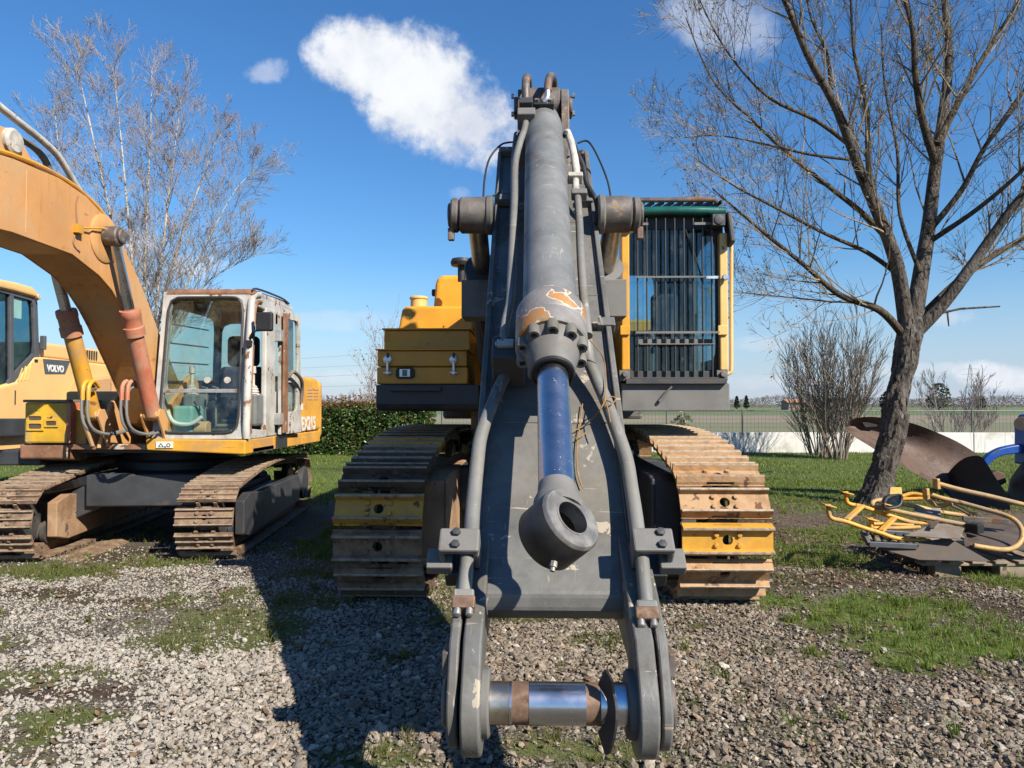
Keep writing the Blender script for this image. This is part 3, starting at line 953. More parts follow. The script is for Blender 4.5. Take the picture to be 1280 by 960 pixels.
def scatter_leaves(n, pos, size, mats, mi=None, tilt=math.pi, asp=0.55):
    tv = np.array([(-1, 0, 0), (-.1, -asp, 0.12), (1, 0, 0), (-.1, asp, 0.12)])
    V = tv[None] * np.asarray(size).reshape(n, 1, 1)
    V = np.einsum('nij,nkj->nki', rot_batch(n, tilt), V) + pos[:, None, :]
    F = np.arange(n * 4).reshape(n, 4)
    return V.reshape(-1, 3), F


def make_hedge():
    h = thing('hedge', 'clipped green hedge with reddish young shoots behind the excavators', 'hedge', (-10, 23.6, 0))
    hx0, hx1, hy0, hy1, hz = -19.0, -3.15, 22.7, 24.4, 1.62
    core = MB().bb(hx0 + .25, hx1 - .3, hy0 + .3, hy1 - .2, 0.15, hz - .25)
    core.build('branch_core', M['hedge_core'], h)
    n = 30000
    u, v, w = RNG.random(n), RNG.random(n), RNG.random(n)
    x = hx0 + (hx1 - hx0) * u ** 0.8
    z = 0.04 + v * hz
    y = hy0 + np.minimum(RNG.exponential(0.16, n), 1.6)
    top = RNG.random(n) < 0.22
    z[top] = hz - np.minimum(RNG.exponential(0.1, top.sum()), 0.6)
    y[top] = hy0 + 0.1 + w[top] * (hy1 - hy0 - .1)
    end = RNG.random(n) < 0.06
    x[end] = hx1 - RNG.exponential(0.1, end.sum())
    y[end] = hy0 + w[end] * (hy1 - hy0)
    bump = (N1(x, z, 2.2, 3) - 0.5)
    y = y + bump * 0.3
    z = z + (N2(x, y, 1.6, 3) - 0.5) * 0.22 * (z > hz * .7)
    V, F = scatter_leaves(n, np.stack([x, y, z], 1), 0.035 + 0.03 * RNG.random(n), None)
    red = (z > hz - 0.12) & (RNG.random(n) < 0.6) | (RNG.random(n) < 0.05)
    me = soup('foliage', V, F, [M['hedge_leaf'], M['hedge_red']], red.astype(int))
    link('foliage', me, h)
    n = 2600
    x = hx0 + (hx1 - hx0) * RNG.random(n) ** 0.8
    y = hy0 + 0.1 + RNG.random(n) * 1.4
    z = hz + RNG.random(n) ** 1.6 * 0.30 - 0.03
    V, F = scatter_leaves(n, np.stack([x, y, z], 1), 0.03 + 0.025 * RNG.random(n), None)
    link('young_shoots', soup('young_shoots', V, F, M['hedge_red']), h)


make_hedge()


def make_far():
    # a far wood that reads as one mass
    n = 60000
    x = (RNG.random(n) - 0.5) * 620
    prof = 1.6 + 6.2 * N1(x, x * 0, 0.035, 4) + 4.0 * (N2(x, x * 0, 0.16, 3) - .5)
    z = RNG.random(n) ** 0.8 * prof
    y = 330 + RNG.random(n) * 40
    V, F = scatter_leaves(n, np.stack([x, y, z], 1), 0.24 + 0.36 * RNG.random(n), None, asp=.25)
    tag(link('treeline', soup('treeline', V, F, M['far_wood'])), 'distant bare brown wood along the horizon', kind='stuff')
    for (px_, py_, Yd, hh, lab) in ((921, 503, 240, 3.4, 'small dark conifer on the horizon beside the cab, the farther left of two'), (933, 503, 245, 3.6, 'small dark conifer on the horizon beside the cab, the farther right of two'),
                                   (1173, 500, 200, 6.5, 'dark rounded tree on the horizon just right of the thick trunk'), (1110, 500, 210, 4.6, 'dark bushy tree on the horizon just left of the thick trunk'),
                                   (1225, 502, 215, 3.2, 'low dark bush on the horizon behind the slender bare shrub')):
        b = P(px_, py_, Yd)
        t_ = thing('distant_tree', lab, 'tree', (b.x, Yd, 0), 'dark trees on the horizon')
        MB().tube([(b.x, Yd, 0), (b.x, Yd, hh * .5)], [.3, .15], 6).build('trunk', M['bark_dark'], t_)
        n = 500
        a, e, rr = RNG.random(n) * 6.283, RNG.random(n), RNG.random(n) ** .4
        wd = hh * (0.5 if lab.startswith('small dark con') else 0.85)
        taper = (1 - e * .85) if lab.startswith('small dark con') else np.sqrt(np.clip(1 - (e - .35) ** 2 / .44, 0, 1))
        pos = np.stack([b.x + np.cos(a) * wd * .55 * rr * taper, Yd + np.sin(a) * wd * .55 * rr * taper, 0.6 + e * hh], 1)
        V, F = scatter_leaves(n, pos, 0.28 + 0.25 * RNG.random(n), None)
        link('crown', soup('crown', V, F, M['far_green']), t_)
    # farmhouse
    b = P(992, 503, 205)
    h = thing('farmhouse', 'small brick farmhouse with orange tiled roof behind the bare shrubs', 'house', (b.x, 205, 0))
    MB().bb(b.x - 2.4, b.x + 2.4, 202, 208, 0, 2.0).build('wall', M['house_wall'], h)
    MB().prism([(b.x - 2.8, 201.5, 2.0), (b.x - 2.8, 208.5, 2.0), (b.x - 2.8, 205, 2.9)], (5.6, 0, 0)).build('roof', M['roof_tile'], h)
    for dx in (-1.6, 1.2):
        MB().bb(b.x + dx, b.x + dx + .8, 201.93, 201.99, .7, 1.5).build('window', M['interior'], h)
    # lattice pylons
    for (px_, top, Yd, lab) in ((1155, 462, 520, 'pale steel lattice pylon half hidden behind the thick trunk'), (1213, 455, 470, 'pale steel lattice pylon rising beside the slender bare shrub')):
        tp = P(px_, top, Yd)
        py = thing('electricity_pylon', lab, 'pylon', (tp.x, Yd, 0), 'pylons on the horizon')
        H, x = tp.z, tp.x
        lat = MB()
        lv = [0, .2, .38, .54, .68, .8, .9, 1.0]
        wd = [3.0, 2.4, 1.9, 1.45, 1.1, .8, .55, .2]
        for sx in (-1, 1):
            for sy in (-1, 1):
                lat.tube([(x + sx * w_, Yd + sy * w_, H * l) for l, w_ in zip(lv, wd)], 0.17, 4)
        for i in range(7):
            for sx in (-1, 1):
                lat.tube([(x + sx * wd[i], Yd - wd[i], H * lv[i]), (x - sx * wd[i + 1], Yd - wd[i + 1], H * lv[i + 1])], 0.09, 3)
        lat.build('lattice_tower', M['pylon_steel'], py)
        for l, hw in ((.62, 4.6), (.75, 5.6), (.88, 4.2)):
            MB().tube([(x - hw, Yd, H * l), (x, Yd, H * l + .8), (x + hw, Yd, H * l)], 0.2, 4).tube([(x - hw, Yd, H * l), (x + hw, Yd, H * l)], 0.15, 4).build('cross_arm', M['pylon_steel'], py)
    # power lines on the left
    for i, (ya, yb) in enumerate(((452, 441), (463, 455), (474, 467), (486, 481))):
        a, c = P(330, ya, 150), P(480, yb, 170)
        d = c - a
        pts = [a + d * (-4 + 8 * q / 14) - Vector((0, 0, 0)) for q in range(15)]
        o = MB().tube([Vector((p.x, p.y, p.z + 0.0006 * (p.x + 40) ** 2)) for p in pts], 0.022, 4, caps=False).build('power_line', M['black_rubber'])
        tag(o, ['topmost thin power line crossing the sky above the hedge', 'second thin power line from the top above the hedge', 'third thin power line from the top above the hedge', 'lowest thin power line just above the hedge'][i], 'cable', 'power lines')


make_far()


# ------------------------------------------------------------------ trees
def grow(mb, p, d, L, r, depth, rnd, opts, tips=None):
    """one branch with its side branches; opts: curl, lift, kids, ang, ratio"""
    seg = max(3, int(L / opts.get('seg', 0.35)))
    pts, rad = [p.copy()], [r]
    q, dd = p.copy(), d.copy()
    for i in range(seg):
        dd = dd + Vector((rnd.gauss(0, 1), rnd.gauss(0, 1), rnd.gauss(0, 1))) * opts['curl'] + Vector((0, 0, opts['lift']))
        dd.normalize()
        q = q + dd * (L / seg)
        pts.append(q.copy())
        rad.append(max(opts.get('rmin', 0.0025), r * (1 - 0.86 * (i + 1) / seg)))
    mb.tube(pts, rad, 6 if r > 0.03 else (4 if r > 0.010 else 3), caps=False)
    if tips is not None and depth <= 1:
        tips += pts[1:]
    if depth <= 0:
        return
    kids = opts['kids'][depth - 1]
    for k in range(kids):
        t = rnd.uniform(opts.get('from', 0.22), 0.97)
        i = min(int(t * seg), seg - 1)
        base = pts[i].lerp(pts[i + 1], t * seg - i)
        ax = (pts[i + 1] - pts[i]).normalized()
        side = ax.orthogonal().normalized()
        side.rotate(Matrix.Rotation(rnd.uniform(0, 6.283), 3, ax))
        an = R(rnd.uniform(*opts['ang']))
        nd = (ax * math.cos(an) + side * math.sin(an)).normalized()
        rr = max(opts.get('rmin', 0.0025), rad[i] * rnd.uniform(*opts.get('thin', (0.42, 0.66))))
        nl = L * rnd.uniform(*opts['ratio']) * (1.12 - 0.55 * t)
        grow(mb, base, nd, nl, rr, depth - 1, rnd, opts, tips)


def bud_quads(tips, n, size, mats, jit=0.03):
    idx = RNG.integers(0, len(tips), n)
    pos = np.array([tuple(tips[i]) for i in idx]) + RNG.normal(0, jit, (n, 3))
    return scatter_leaves(n, pos, size * (0.6 + 0.8 * RNG.random(n)), None)


def gnarly(mb, path, radii, seed, n=22, rings=44, amp=0.10):
    """thick burled trunk surface"""
    path = [Vector(p) for p in path]
    nz = VNoise(seed)
    cum = [0]
    for a, b in zip(path, path[1:]):
        cum.append(cum[-1] + (b - a).length)
    o = len(mb.v)
    for i in range(rings + 1):
        s = cum[-1] * i / rings
        j = max(k for k in range(len(cum) - 1) if cum[k] <= s + 1e-9)
        t = (s - cum[j]) / (cum[j + 1] - cum[j])
        a, b, c, d = path[max(j - 1, 0)], path[j], path[j + 1], path[min(j + 2, len(path) - 1)]
        q = 0.5 * ((2 * b) + (c - a) * t + (2 * a - 5 * b + 4 * c - d) * t * t + (3 * b - a - 3 * c + d) * t ** 3)
        r = radii[j] * (1 - t) + radii[j + 1] * t
        for k in range(n):
            an = 2 * math.pi * k / n
            cx, sy = math.cos(an), math.sin(an)
            nv = float(nz(3 + cx * 0.9 + s * 0.35, 7 + sy * 0.9 + s * 2.6, 1.5, 5)) - 0.5
            rid = float(nz(20 + cx * 3.0, 9 + sy * 3.0 + s * 1.2, 2.2, 3)) - 0.5
            fine = float(nz(40 + cx * 5.0 + s * 2.0, 3 + sy * 5.0 + s * 9.0, 2.0, 3)) - 0.5
            rr = r * (1 + nv * amp * 8.0 + rid * amp * 2.6 + fine * amp * 1.5)
            mb.v.append((q.x + cx * rr, q.y + sy * rr, q.z))
    for i in range(rings):
        for k in range(n):
            k2 = (k + 1) % n
            mb.f.append((o + i * n + k, o + i * n + k2, o + (i + 1) * n + k2, o + (i + 1) * n + k))
            mb.m.append(0)
            mb.s.append(True)
    return mb


def big_tree():
    Y0 = 11.8
    base = P(1096, 628, Y0)
    tr = thing('bare_tree', 'large leafless tree with a thick burled trunk beside the plough', 'tree', (base.x, Y0, 0))
    tp = [P(1088, 652, Y0), P(1096, 622, Y0), P(1105, 588, Y0), P(1115, 545, Y0), P(1122, 500, Y0), P(1130, 460, Y0), P(1136, 425, Y0), P(1138, 400, Y0)]
    gnarly(MB(), tp, [0.35, 0.27, 0.205, 0.188, 0.175, 0.168, 0.172, 0.155], 5, 56, 190, 0.085).build('trunk', M['bark_dark'], tr)
    rnd = random.Random(21)
    limbs = [  # picture path, depth drift, radii
        ([(1134, 415), (1126, 345), (1104, 290), (1078, 215), (1048, 140), (1012, 70), (975, 0), (945, -70)], -0.9, (0.15, 0.03)),
        ([(1140, 415), (1150, 335), (1160, 285), (1168, 215), (1174, 150), (1184, 70), (1182, 0), (1175, -90)], 0.7, (0.17, 0.05)),
        ([(1145, 415), (1176, 380), (1212, 335), (1240, 295), (1275, 250), (1330, 190), (1380, 120)], -0.6, (0.14, 0.04)),
        ([(1130, 420), (1098, 392), (1052, 366), (1000, 330), (945, 285), (895, 235)], -0.8, (0.085, 0.012)),
        ([(1148, 400), (1195, 350), (1250, 310), (1310, 285), (1380, 270)], 0.9, (0.09, 0.03)),
        ([(1170, 205), (1155, 150), (1145, 95), (1138, 40), (1120, -40)], -0.4, (0.085, 0.03)),
        ([(1172, 180), (1200, 120), (1235, 60), (1270, 5), (1300, -50)], 0.3, (0.075, 0.02)),
        ([(1102, 290), (1075, 262), (1035, 232), (990, 190), (940, 150), (890, 95), (858, 20)], 0.5, (0.065, 0.010)),
        ([(1125, 345), (1085, 320), (1030, 290), (970, 262), (915, 232), (868, 200)], -1.0, (0.050, 0.008)),
        ([(1090, 255), (1082, 200), (1085, 130), (1072, 60), (1062, -20)], 0.2, (0.065, 0.02)),
        ([(1160, 290), (1200, 240), (1240, 180), (1280, 110), (1330, 40)], -0.5, (0.065, 0.02)),
        ([(1165, 300), (1225, 262), (1290, 205), (1350, 140)], -0.9, (0.055, 0.02)),
        ([(1122, 408), (1085, 385), (1030, 378), (975, 372), (920, 368), (875, 362)], -0.6, (0.024, 0.004)),
        ([(1060, 180), (1015, 150), (960, 118), (905, 60), (870, -10)], -0.5, (0.045, 0.008)),
        ([(1040, 125), (1035, 70), (1015, 10), (1005, -50)], 0.4, (0.045, 0.012)),
        ([(1068, 200), (1010, 195), (955, 175), (900, 168), (850, 175)], 0.1, (0.034, 0.005)),
        ([(1150, 340), (1130, 270), (1120, 190), (1105, 110), (1100, 30)], 0.5, (0.045, 0.012)),
    ]
    crown = MB()
    tips = []
    op = dict(curl=0.085, lift=0.075, kids=(4, 5, 6), ang=(22, 58), ratio=(0.36, 0.62), seg=0.22, rmin=0.0026, thin=(0.40, 0.62))
    for li, (path, drift, (ra, rb)) in enumerate(limbs):
        m = len(path)
        pts = []
        for i, (a, b) in enumerate(path):
            f = i / (m - 1)
            q = P(a, b, Y0 + drift * f * 1.6)
            q += Vector((rnd.gauss(0, .03), rnd.gauss(0, .05), rnd.gauss(0, .03))) * (1 if 0 < i else 0)
            pts.append(q)
        mb = MB().tube(pts, [.8 * (ra * (1 - i / (m - 1)) + rb * i / (m - 1)) for i in range(m)], 10, sub=6, caps=True)
        mb.build('limb', M['bark_dark'] if ra > 0.1 else M['branch_brown'], tr)
        L = sum((b - a).length for a, b in zip(pts, pts[1:]))
        nk = int(8 + L * 4.3)
        for _ in range(nk):
            f = rnd.uniform(0.16, 1.0) ** 0.85
            i = min(int(f * (m - 1)), m - 2)
            q = pts[i].lerp(pts[i + 1], f * (m - 1) - i)
            ax = (pts[i + 1] - pts[i]).normalized()
            side = ax.orthogonal().normalized()
            side.rotate(Matrix.Rotation(rnd.uniform(0, 6.283), 3, ax))
            an = R(rnd.uniform(25, 65))
            nd = (ax * math.cos(an) + side * math.sin(an) + Vector((0, 0, 0.35))).normalized()
            rr = max(0.006, (ra * (1 - f) + rb * f) * rnd.uniform(0.18, 0.42))
            grow(crown, q, nd, rnd.uniform(0.8, 2.0) * (1.15 - 0.45 * f), min(rr, 0.017), 2, rnd, op, tips)
    crown.build('crown', M['twig_brown'], tr)
    V, F = bud_quads(tips, 3800, 0.022, None)
    link('catkins', soup('catkins', V, F, M['bud_green']), tr)['kind'] = 'stuff'
    # dead stub on the right
    MB().tube([P(1160, 395, Y0 - .1), P(1200, 386, Y0 - .2), P(1250, 383, Y0 - .3)], [.02, .018, .012], 6).tube([P(1184, 388, Y0 - .15), P(1186, 408, Y0 - .15)], [.016, .010], 6).build('dead_branch', M['bark_dark'], tr)


def poplar():
    Y0 = 20.0
    b = P(175, 520, Y0)
    tr = thing('pale_tree', 'tall pale bare tree with reddish buds behind the orange excavator', 'tree', (b.x, Y0, 0))
    rnd = random.Random(4)
    stems = [((168, 560), (165, 480), (155, 380), (140, 280), (118, 180), (100, 100), (92, 70)), ((178, 560), (178, 470), (180, 370), (184, 260), (188, 170), (190, 85)),
             ((172, 560), (175, 470), (170, 380), (160, 270), (150, 160), (140, 75)), ((184, 560), (190, 460), (205, 370), (232, 280), (258, 210), (275, 160)),
             ((180, 560), (186, 470), (196, 380), (208, 270), (218, 190), (226, 125)), ((188, 540), (205, 440), (232, 360), (265, 290), (296, 235), (318, 215)),
             ((176, 540), (160, 430), (128, 330), (98, 250), (75, 190), (68, 130)), ((184, 540), (198, 450), (225, 400), (262, 350), (300, 328), (318, 318))]
    stem_mb = MB()
    crown = MB()
    tips = []
    op = dict(curl=0.06, lift=0.09, kids=(4, 6), ang=(20, 46), ratio=(0.40, 0.70), seg=0.35, rmin=0.0042, thin=(0.45, 0.7))
    for si, path in enumerate(stems):
        m = len(path)
        drift = rnd.uniform(-1.2, 1.2)
        pts = [P(a, c, Y0 + drift * i / (m - 1)) for i, (a, c) in enumerate(path)]
        ra = 0.07 if si < 5 else 0.048
        MB().tube(pts, [max(.008, ra * (1 - .98 * i / (m - 1))) for i in range(m)], 8, sub=4).build('trunk', M['birch_pale'], tr)
        for _ in range(40):
            f = rnd.uniform(0.25, 1.0)
            i = min(int(f * (m - 1)), m - 2)
            q = pts[i].lerp(pts[i + 1], f * (m - 1) - i)
            ax = (pts[i + 1] - pts[i]).normalized()
            side = ax.orthogonal().normalized()
            side.rotate(Matrix.Rotation(rnd.uniform(0, 6.283), 3, ax))
            an = R(rnd.uniform(24, 58))
            nd = (ax * math.cos(an) + side * math.sin(an) + Vector((0, 0, 0.25))).normalized()
            grow(crown, q, nd, rnd.uniform(0.9, 2.1) * (1.22 - 0.62 * f), max(0.008, ra * (1 - f) * 0.4), 2, rnd, op, tips)
    crown.build('crown', M['twig_grey'], tr)
    V, F = bud_quads([t for t in tips], 8000, 0.021, None, 0.06)
    link('buds', soup('buds', V, F, M['bud_red']), tr)['kind'] = 'stuff'


def shrub(px_, py_, Yd, top, halfw, stems, seed, label, mat='shrub_grey', group=None, kids=(3, 5), r0=0.030, name='bare_shrub', buds=0, cat='shrub'):
    b = P(px_, py_, Yd)
    b.z = 0
    rnd = random.Random(seed)
    t_ = thing(name, label, cat, (b.x, Yd, 0), group)
    H = P(px_, top, Yd).z
    W = halfw / FPX * Yd
    trunks, crown, tips = MB(), MB(), []
    op = dict(curl=0.05, lift=0.085, kids=kids, ang=(12, 34), ratio=(0.40, 0.7), seg=0.4, rmin=0.0050, thin=(0.45, 0.65))
    op['from'] = 0.3
    for k in range(stems):
        f = (k + .5) / stems * 2 - 1 + rnd.uniform(-.1, .1)
        q = b + Vector((f * W * .14 + rnd.gauss(0, .05), rnd.gauss(0, .18), 0))
        d = Vector((f * W * 1.0, rnd.gauss(0, W * .4), H * .85)).normalized()
        L = H * (1.02 - 0.30 * abs(f)) * rnd.uniform(.8, 1.03)
        seg = 9
        pts = [q]
        dd = d.copy()
        for i in range(seg):
            dd = (dd + Vector((rnd.gauss(0, .05), rnd.gauss(0, .05), .035))).normalized()
            pts.append(pts[-1] + dd * L / seg)
        rr = r0 * rnd.uniform(.6, 1.25)
        trunks.tube(pts, [max(.008, rr * (1 - .85 * i / seg)) for i in range(seg + 1)], 6)
        for _ in range(int(8 + L * 3.4)):
            g = rnd.uniform(.12, .95)
            i = min(int(g * seg), seg - 1)
            w_ = pts[i].lerp(pts[i + 1], g * seg - i)
            ax = (pts[i + 1] - pts[i]).normalized()
            side = ax.orthogonal().normalized()
            side.rotate(Matrix.Rotation(rnd.uniform(0, 6.283), 3, ax))
            an = R(rnd.uniform(14, 36))
            grow(crown, w_, (ax * math.cos(an) + side * math.sin(an)).normalized(), L * rnd.uniform(.16, .36) * (1.2 - g * .6), max(.007, rr * .4), 1, rnd, op, tips)
    trunks.build('stems', M[mat], t_)
    crown.build('crown', M[mat], t_)
    if buds:
        V, F = bud_quads(tips, buds, 0.05, None, 0.05)
        link('buds', soup('buds', V, F, M['bud_red']), t_)['kind'] = 'stuff'


big_tree()
poplar()
shrub(1024, 572, 22.5, 400, 60, 20, 3, 'tall twiggy bare shrub before the white wall, left of a close pair', group='bare shrubs by the wall', r0=0.021)
shrub(1050, 575, 21.5, 378, 66, 22, 8, 'taller twiggy bare shrub before the white wall, right of a close pair', group='bare shrubs by the wall', r0=0.024)
shrub(1186, 560, 27.5, 448, 48, 9, 13, 'slender grey bare shrub behind the plough, right of the thick trunk', 'twig_grey', 'bare shrubs by the wall', (3, 4), 0.022)
shrub(1222, 560, 27.8, 466, 42, 10, 17, 'low grey bare shrub behind the plough, farthest right one', 'twig_grey', 'bare shrubs by the wall', (3, 4), 0.018)
shrub(480, 520, 34, 384, 38, 7, 30, 'small pale bare tree rising behind the yellow hood and the hedge', 'twig_grey', None, (2, 3), 0.04, 'young_tree', 300, 'tree')
shrub(437, 503, 60, 484, 16, 7, 31, 'small dark bare tree far behind the hedge, under the power lines', 'shrub_grey', 'far bare trees', (2, 3), 0.05, 'distant_bare_tree', 0, 'tree')
shrub(452, 503, 62, 486, 14, 7, 32, 'round dark bare tree far behind the hedge, nearest the yellow excavator', 'shrub_grey', 'far bare trees', (2, 3), 0.05, 'distant_bare_tree', 0, 'tree')


def young_conifer():
    b = P(853, 545, 20.5)
    t_ = thing('small_conifer', 'small green conifer with drooping sprays seen under the cab', 'tree', (b.x, 20.5, 0))
    mb = MB().tube([(b.x, 20.5, 0), (b.x, 20.5, 1.42)], [.035, .012], 6)
    mb.build('trunk', M['shrub_grey'], t_)
    rnd = random.Random(2)
    br, pos = MB(), []
    for k in range(26):
        z = 0.35 + 1.0 * k / 26
        a = rnd.uniform(0, 6.28)
        L = (1.55 - z) * .62 + .12
        pts = [Vector((b.x + math.cos(a) * L * f, 20.5 + math.sin(a) * L * f, z + .12 * f - .28 * f * f)) for f in (0, .35, .7, 1)]
        br.tube(pts, [.010, .008, .006, .003], 4)
        for _ in range(46):
            f = rnd.uniform(.2, 1)
            p_ = pts[0].lerp(pts[-1], f)
            pos.append((p_.x + rnd.gauss(0, .03), p_.y + rnd.gauss(0, .03), p_.z + rnd.gauss(0.05, .03)))
    br.build('branches', M['shrub_grey'], t_)
    n = len(pos)
    V, F = scatter_leaves(n, np.array(pos), 0.030 + 0.02 * RNG.random(n), None, asp=.25)
    link('foliage', soup('foliage', V, F, M['hedge_leaf']), t_)


young_conifer()


# ------------------------------------------------------------------ crawler tracks
def shoe_mesh(name, w, l, th, grousers, hole, bolts, notch=True):
    """one track shoe: x across, y along the track, z outwards"""
    b = MB()
    hw, hl = w / 2, l / 2
    g0 = min(g[0] for g in grousers) + 0.015
    g1 = max(g[0] for g in grousers) - 0.015
    n = 16
    # plate with its round mud hole: ring of quads from the hole out to the plate's edge
    ring_o, ring_i = [], []
    for k in range(n):
        an = 2 * math.pi * (k + .5) / n
        c, s = math.cos(an), math.sin(an)
        q = max(abs(c), abs(s))
        ring_i.append((hole * c, hole * s))
        ring_o.append((0.11 * c / q, hl * s / q))
    o = len(b.v)
    for z in (0, th):
        for (x, y) in ring_i + ring_o:
            b.v.append((x, y, z))
    for k in range(n):
        k2 = (k + 1) % n
        i0, i1, o0, o1 = o + k, o + k2, o + n + k, o + n + k2
        t = 2 * n
        for f in ((i0 + t, o0 + t, o1 + t, i1 + t), (i0, i1, o1, o0), (i0, i0 + t, i1 + t, i1)):
            b.f.append(f)
            b.m.append(0)
            b.s.append(False)
    b.bb(-hw, -0.11, -hl, hl, 0, th)
    b.bb(0.11, hw, -hl, hl, 0, th)
    if notch:    # curved lips that overlap the next shoe
        b.xz([(-hw, 0), (hw, 0), (hw, -0.02), (0.16, -0.02), (0.14, 0.0), (-0.14, 0.0), (-0.16, -0.02), (-hw, -0.02)], -hl - .012, -hl)
        b.bb(-hw, hw, hl, hl + .012, -0.012, th * .6)
    for (u, h, wb, wt) in grousers:
        prof = [(u - wb / 2, th), (u + wb / 2, th), (u + wt / 2, th + h * .86), (u + wt * .3, th + h), (u - wt * .3, th + h), (u - wt / 2, th + h * .86)]
        for i, mi in ((0, 0), ):
            o = len(b.v)
            m = len(prof)
            for x in (-hw, hw):
                for (y, z) in prof:
                    b.v.append((x, y, z))
            b.f.append(tuple(o + q for q in range(m))[::-1]); b.m.append(0); b.s.append(False)
            b.f.append(tuple(o + m + q for q in range(m))); b.m.append(0); b.s.append(False)
            for q in range(m):
                q2 = (q + 1) % m
                b.f.append((o + q, o + q2, o + m + q2, o + m + q)); b.m.append(1 if q in (2, 3, 4) else 0); b.s.append(False)
    for (bx, by) in bolts:
        b.lathe((bx, by, th), (0, 0, 1), [(0, .023), (.007, .023), (.007, .019), (.019, .019), (.021, .013)], 6, 0)
    me = bpy.data.meshes.new(name)
    me.from_pydata(b.v, [], b.f)
    me.materials.append(M['shoe_tan'])
    me.materials.append(M['worn_edge'])
    me.polygons.foreach_set('material_index', b.m)
    me.update()
    return me


def lay_track(root, xc, yf, yr, rf, rr, off, gap, carriers, ztop, pitch, me, pick, link_mat=None, idler_mat=None, phase=0.0, xf=None):
    """shoes round idler (yf, radius rf) and sprocket (yr, rr), climbing over the carrier rollers; off + gap = plate and grouser depth"""
    zf, zr = rf + off + gap, rr + off + gap
    tr = part_empty('track', root, (xc, (yf + yr) / 2, 0))
    pts = []
    sl = math.atan2(ztop - (zf + rf), carriers[0] - yf)
    for k in range(41):                                # front arc, from underneath up to where the chain leaves the idler
        a = -math.pi / 2 - (math.pi - sl) * k / 40
        pts.append((yf + rf * math.cos(a), zf + rf * math.sin(a)))
    pts += [(carriers[0], ztop), (carriers[1], ztop)]
    for k in range(41):
        a = math.pi / 2 - math.pi * k / 40
        pts.append((yr + rr * math.cos(a), zr + rr * math.sin(a)))
    for _ in range(3):                                 # round the corners
        q = []
        for (a, b), (c, d) in zip(pts, pts[1:] + pts[:1]):
            q += [(a * .75 + c * .25, b * .75 + d * .25), (a * .25 + c * .75, b * .25 + d * .75)]
        pts = q
    start = min(range(len(pts)), key=lambda i: pts[i][0])
    pts = pts[start:] + pts[:start]
    arr = np.array(pts + pts[:1])
    cum = np.concatenate([[0], np.cumsum(np.hypot(*np.diff(arr, axis=0).T))])
    per = cum[-1]
    n = int(round(per / pitch))

    def at_s(s):
        s = s % per
        return Vector((0, float(np.interp(s, cum, arr[:, 0])), float(np.interp(s, cum, arr[:, 1]))))
    chain = MB()
    for i in range(n):
        s = (i + phase) / n * per
        h = per / n * .5
        a, b, c0 = at_s(s - h), at_s(s + h), at_s(s)
        tan = (b - a).normalized()
        nrm = Vector((0, -tan.z, tan.y))
        y, z = c0.y, c0.z
        c = Vector((xc, y, z)) + nrm * off
        side = tan.cross(nrm)
        mt = Matrix((side, tan, nrm)).transposed().to_4x4()
        mt.translation = c
        sh = link('track_shoe', me, tr, xf @ mt if xf is not None else mt)
        sh.material_slots[0].link = 'OBJECT'
        sh.material_slots[0].material = M[pick(i)]
        rot = Matrix((side, tan, nrm)).transposed()
        for sx in (-1, 1):
            chain.box(Vector((xc, y, z)) + side * (sx * 0.085) + nrm * (off * .35), (0.035, per / n * 1.06, off * 1.25), rot)
        chain.cyl(b + Vector((xc - .11, 0, 0)), b + Vector((xc + .11, 0, 0)), .028, n=8)
    Ls, zc = yr - yf, zr
    chain.build('link_chain', link_mat or M['shoe_brown'], tr, space=xf)
    ri = rf - 0.02
    MB().lathe((xc - .06, yf, zf), (1, 0, 0), [(0, .08), (0, ri * .8), (.01, ri * .82), (.015, ri), (.035, ri), (.036, ri + .03), (.084, ri + .03), (.085, ri), (.105, ri), (.11, ri * .82), (.12, ri * .8), (.12, .08)], 32).build('idler', idler_mat or M['dark_frame'], tr, space=xf)
    ri = rr - 0.02
    sp = MB().lathe((xc - .05, yr, zc), (1, 0, 0), [(0, .05), (0, ri * .86), (.1, ri * .86), (.1, .05)], 32)
    for k in range(22):
        a = 2 * math.pi * k / 22
        d = Vector((0, math.cos(a), math.sin(a)))
        sp.box(Vector((xc, yr, zc)) + d * ri * .92, (.07, .05, ri * .2), Matrix((Vector((1, 0, 0)), Vector((0, -d.z, d.y)), d)).transposed())
    sp.build('sprocket', M['dark_frame'], tr, space=xf)
    ro = MB()
    k = 7
    for q in range(k):
        yy = yf + Ls * (q + .6) / (k + .2)
        MB().lathe((xc - .13, yy, off + gap + .125), (1, 0, 0), [(0, .05), (.005, .12), (.05, .12), (.052, .1), (.208, .1), (.21, .12), (.255, .12), (.26, .05)], 20).build('track_roller', M['dark_frame'], tr, space=xf)
    return tr


# ------------------------------------------------------------------ large yellow and grey excavator
VC = 0.154
EX = thing('excavator', 'large excavator without arm or bucket, grey boom lowered towards the viewer', 'excavator', (VC, 8.5, 0))
big_shoe = shoe_mesh('track_shoe', 0.69, 0.228, 0.026, [(-0.090, 0.052, 0.046, 0.024), (0.090, 0.052, 0.046, 0.024)], 0.040, [(-.088, -.040), (.088, -.040), (-.088, .040), (.088, .040)])


def pick_right(i):
    r = random.Random(i * 7 + 1).random()
    if i in (0, 22):
        return 'shoe_yellow'
    return 'shoe_tan'


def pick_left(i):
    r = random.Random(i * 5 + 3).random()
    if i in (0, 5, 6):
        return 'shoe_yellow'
    return 'shoe_dark' if r < 0.72 else 'shoe_brown'  # some shoes truly dark; the rest carry this track's shade in their colour


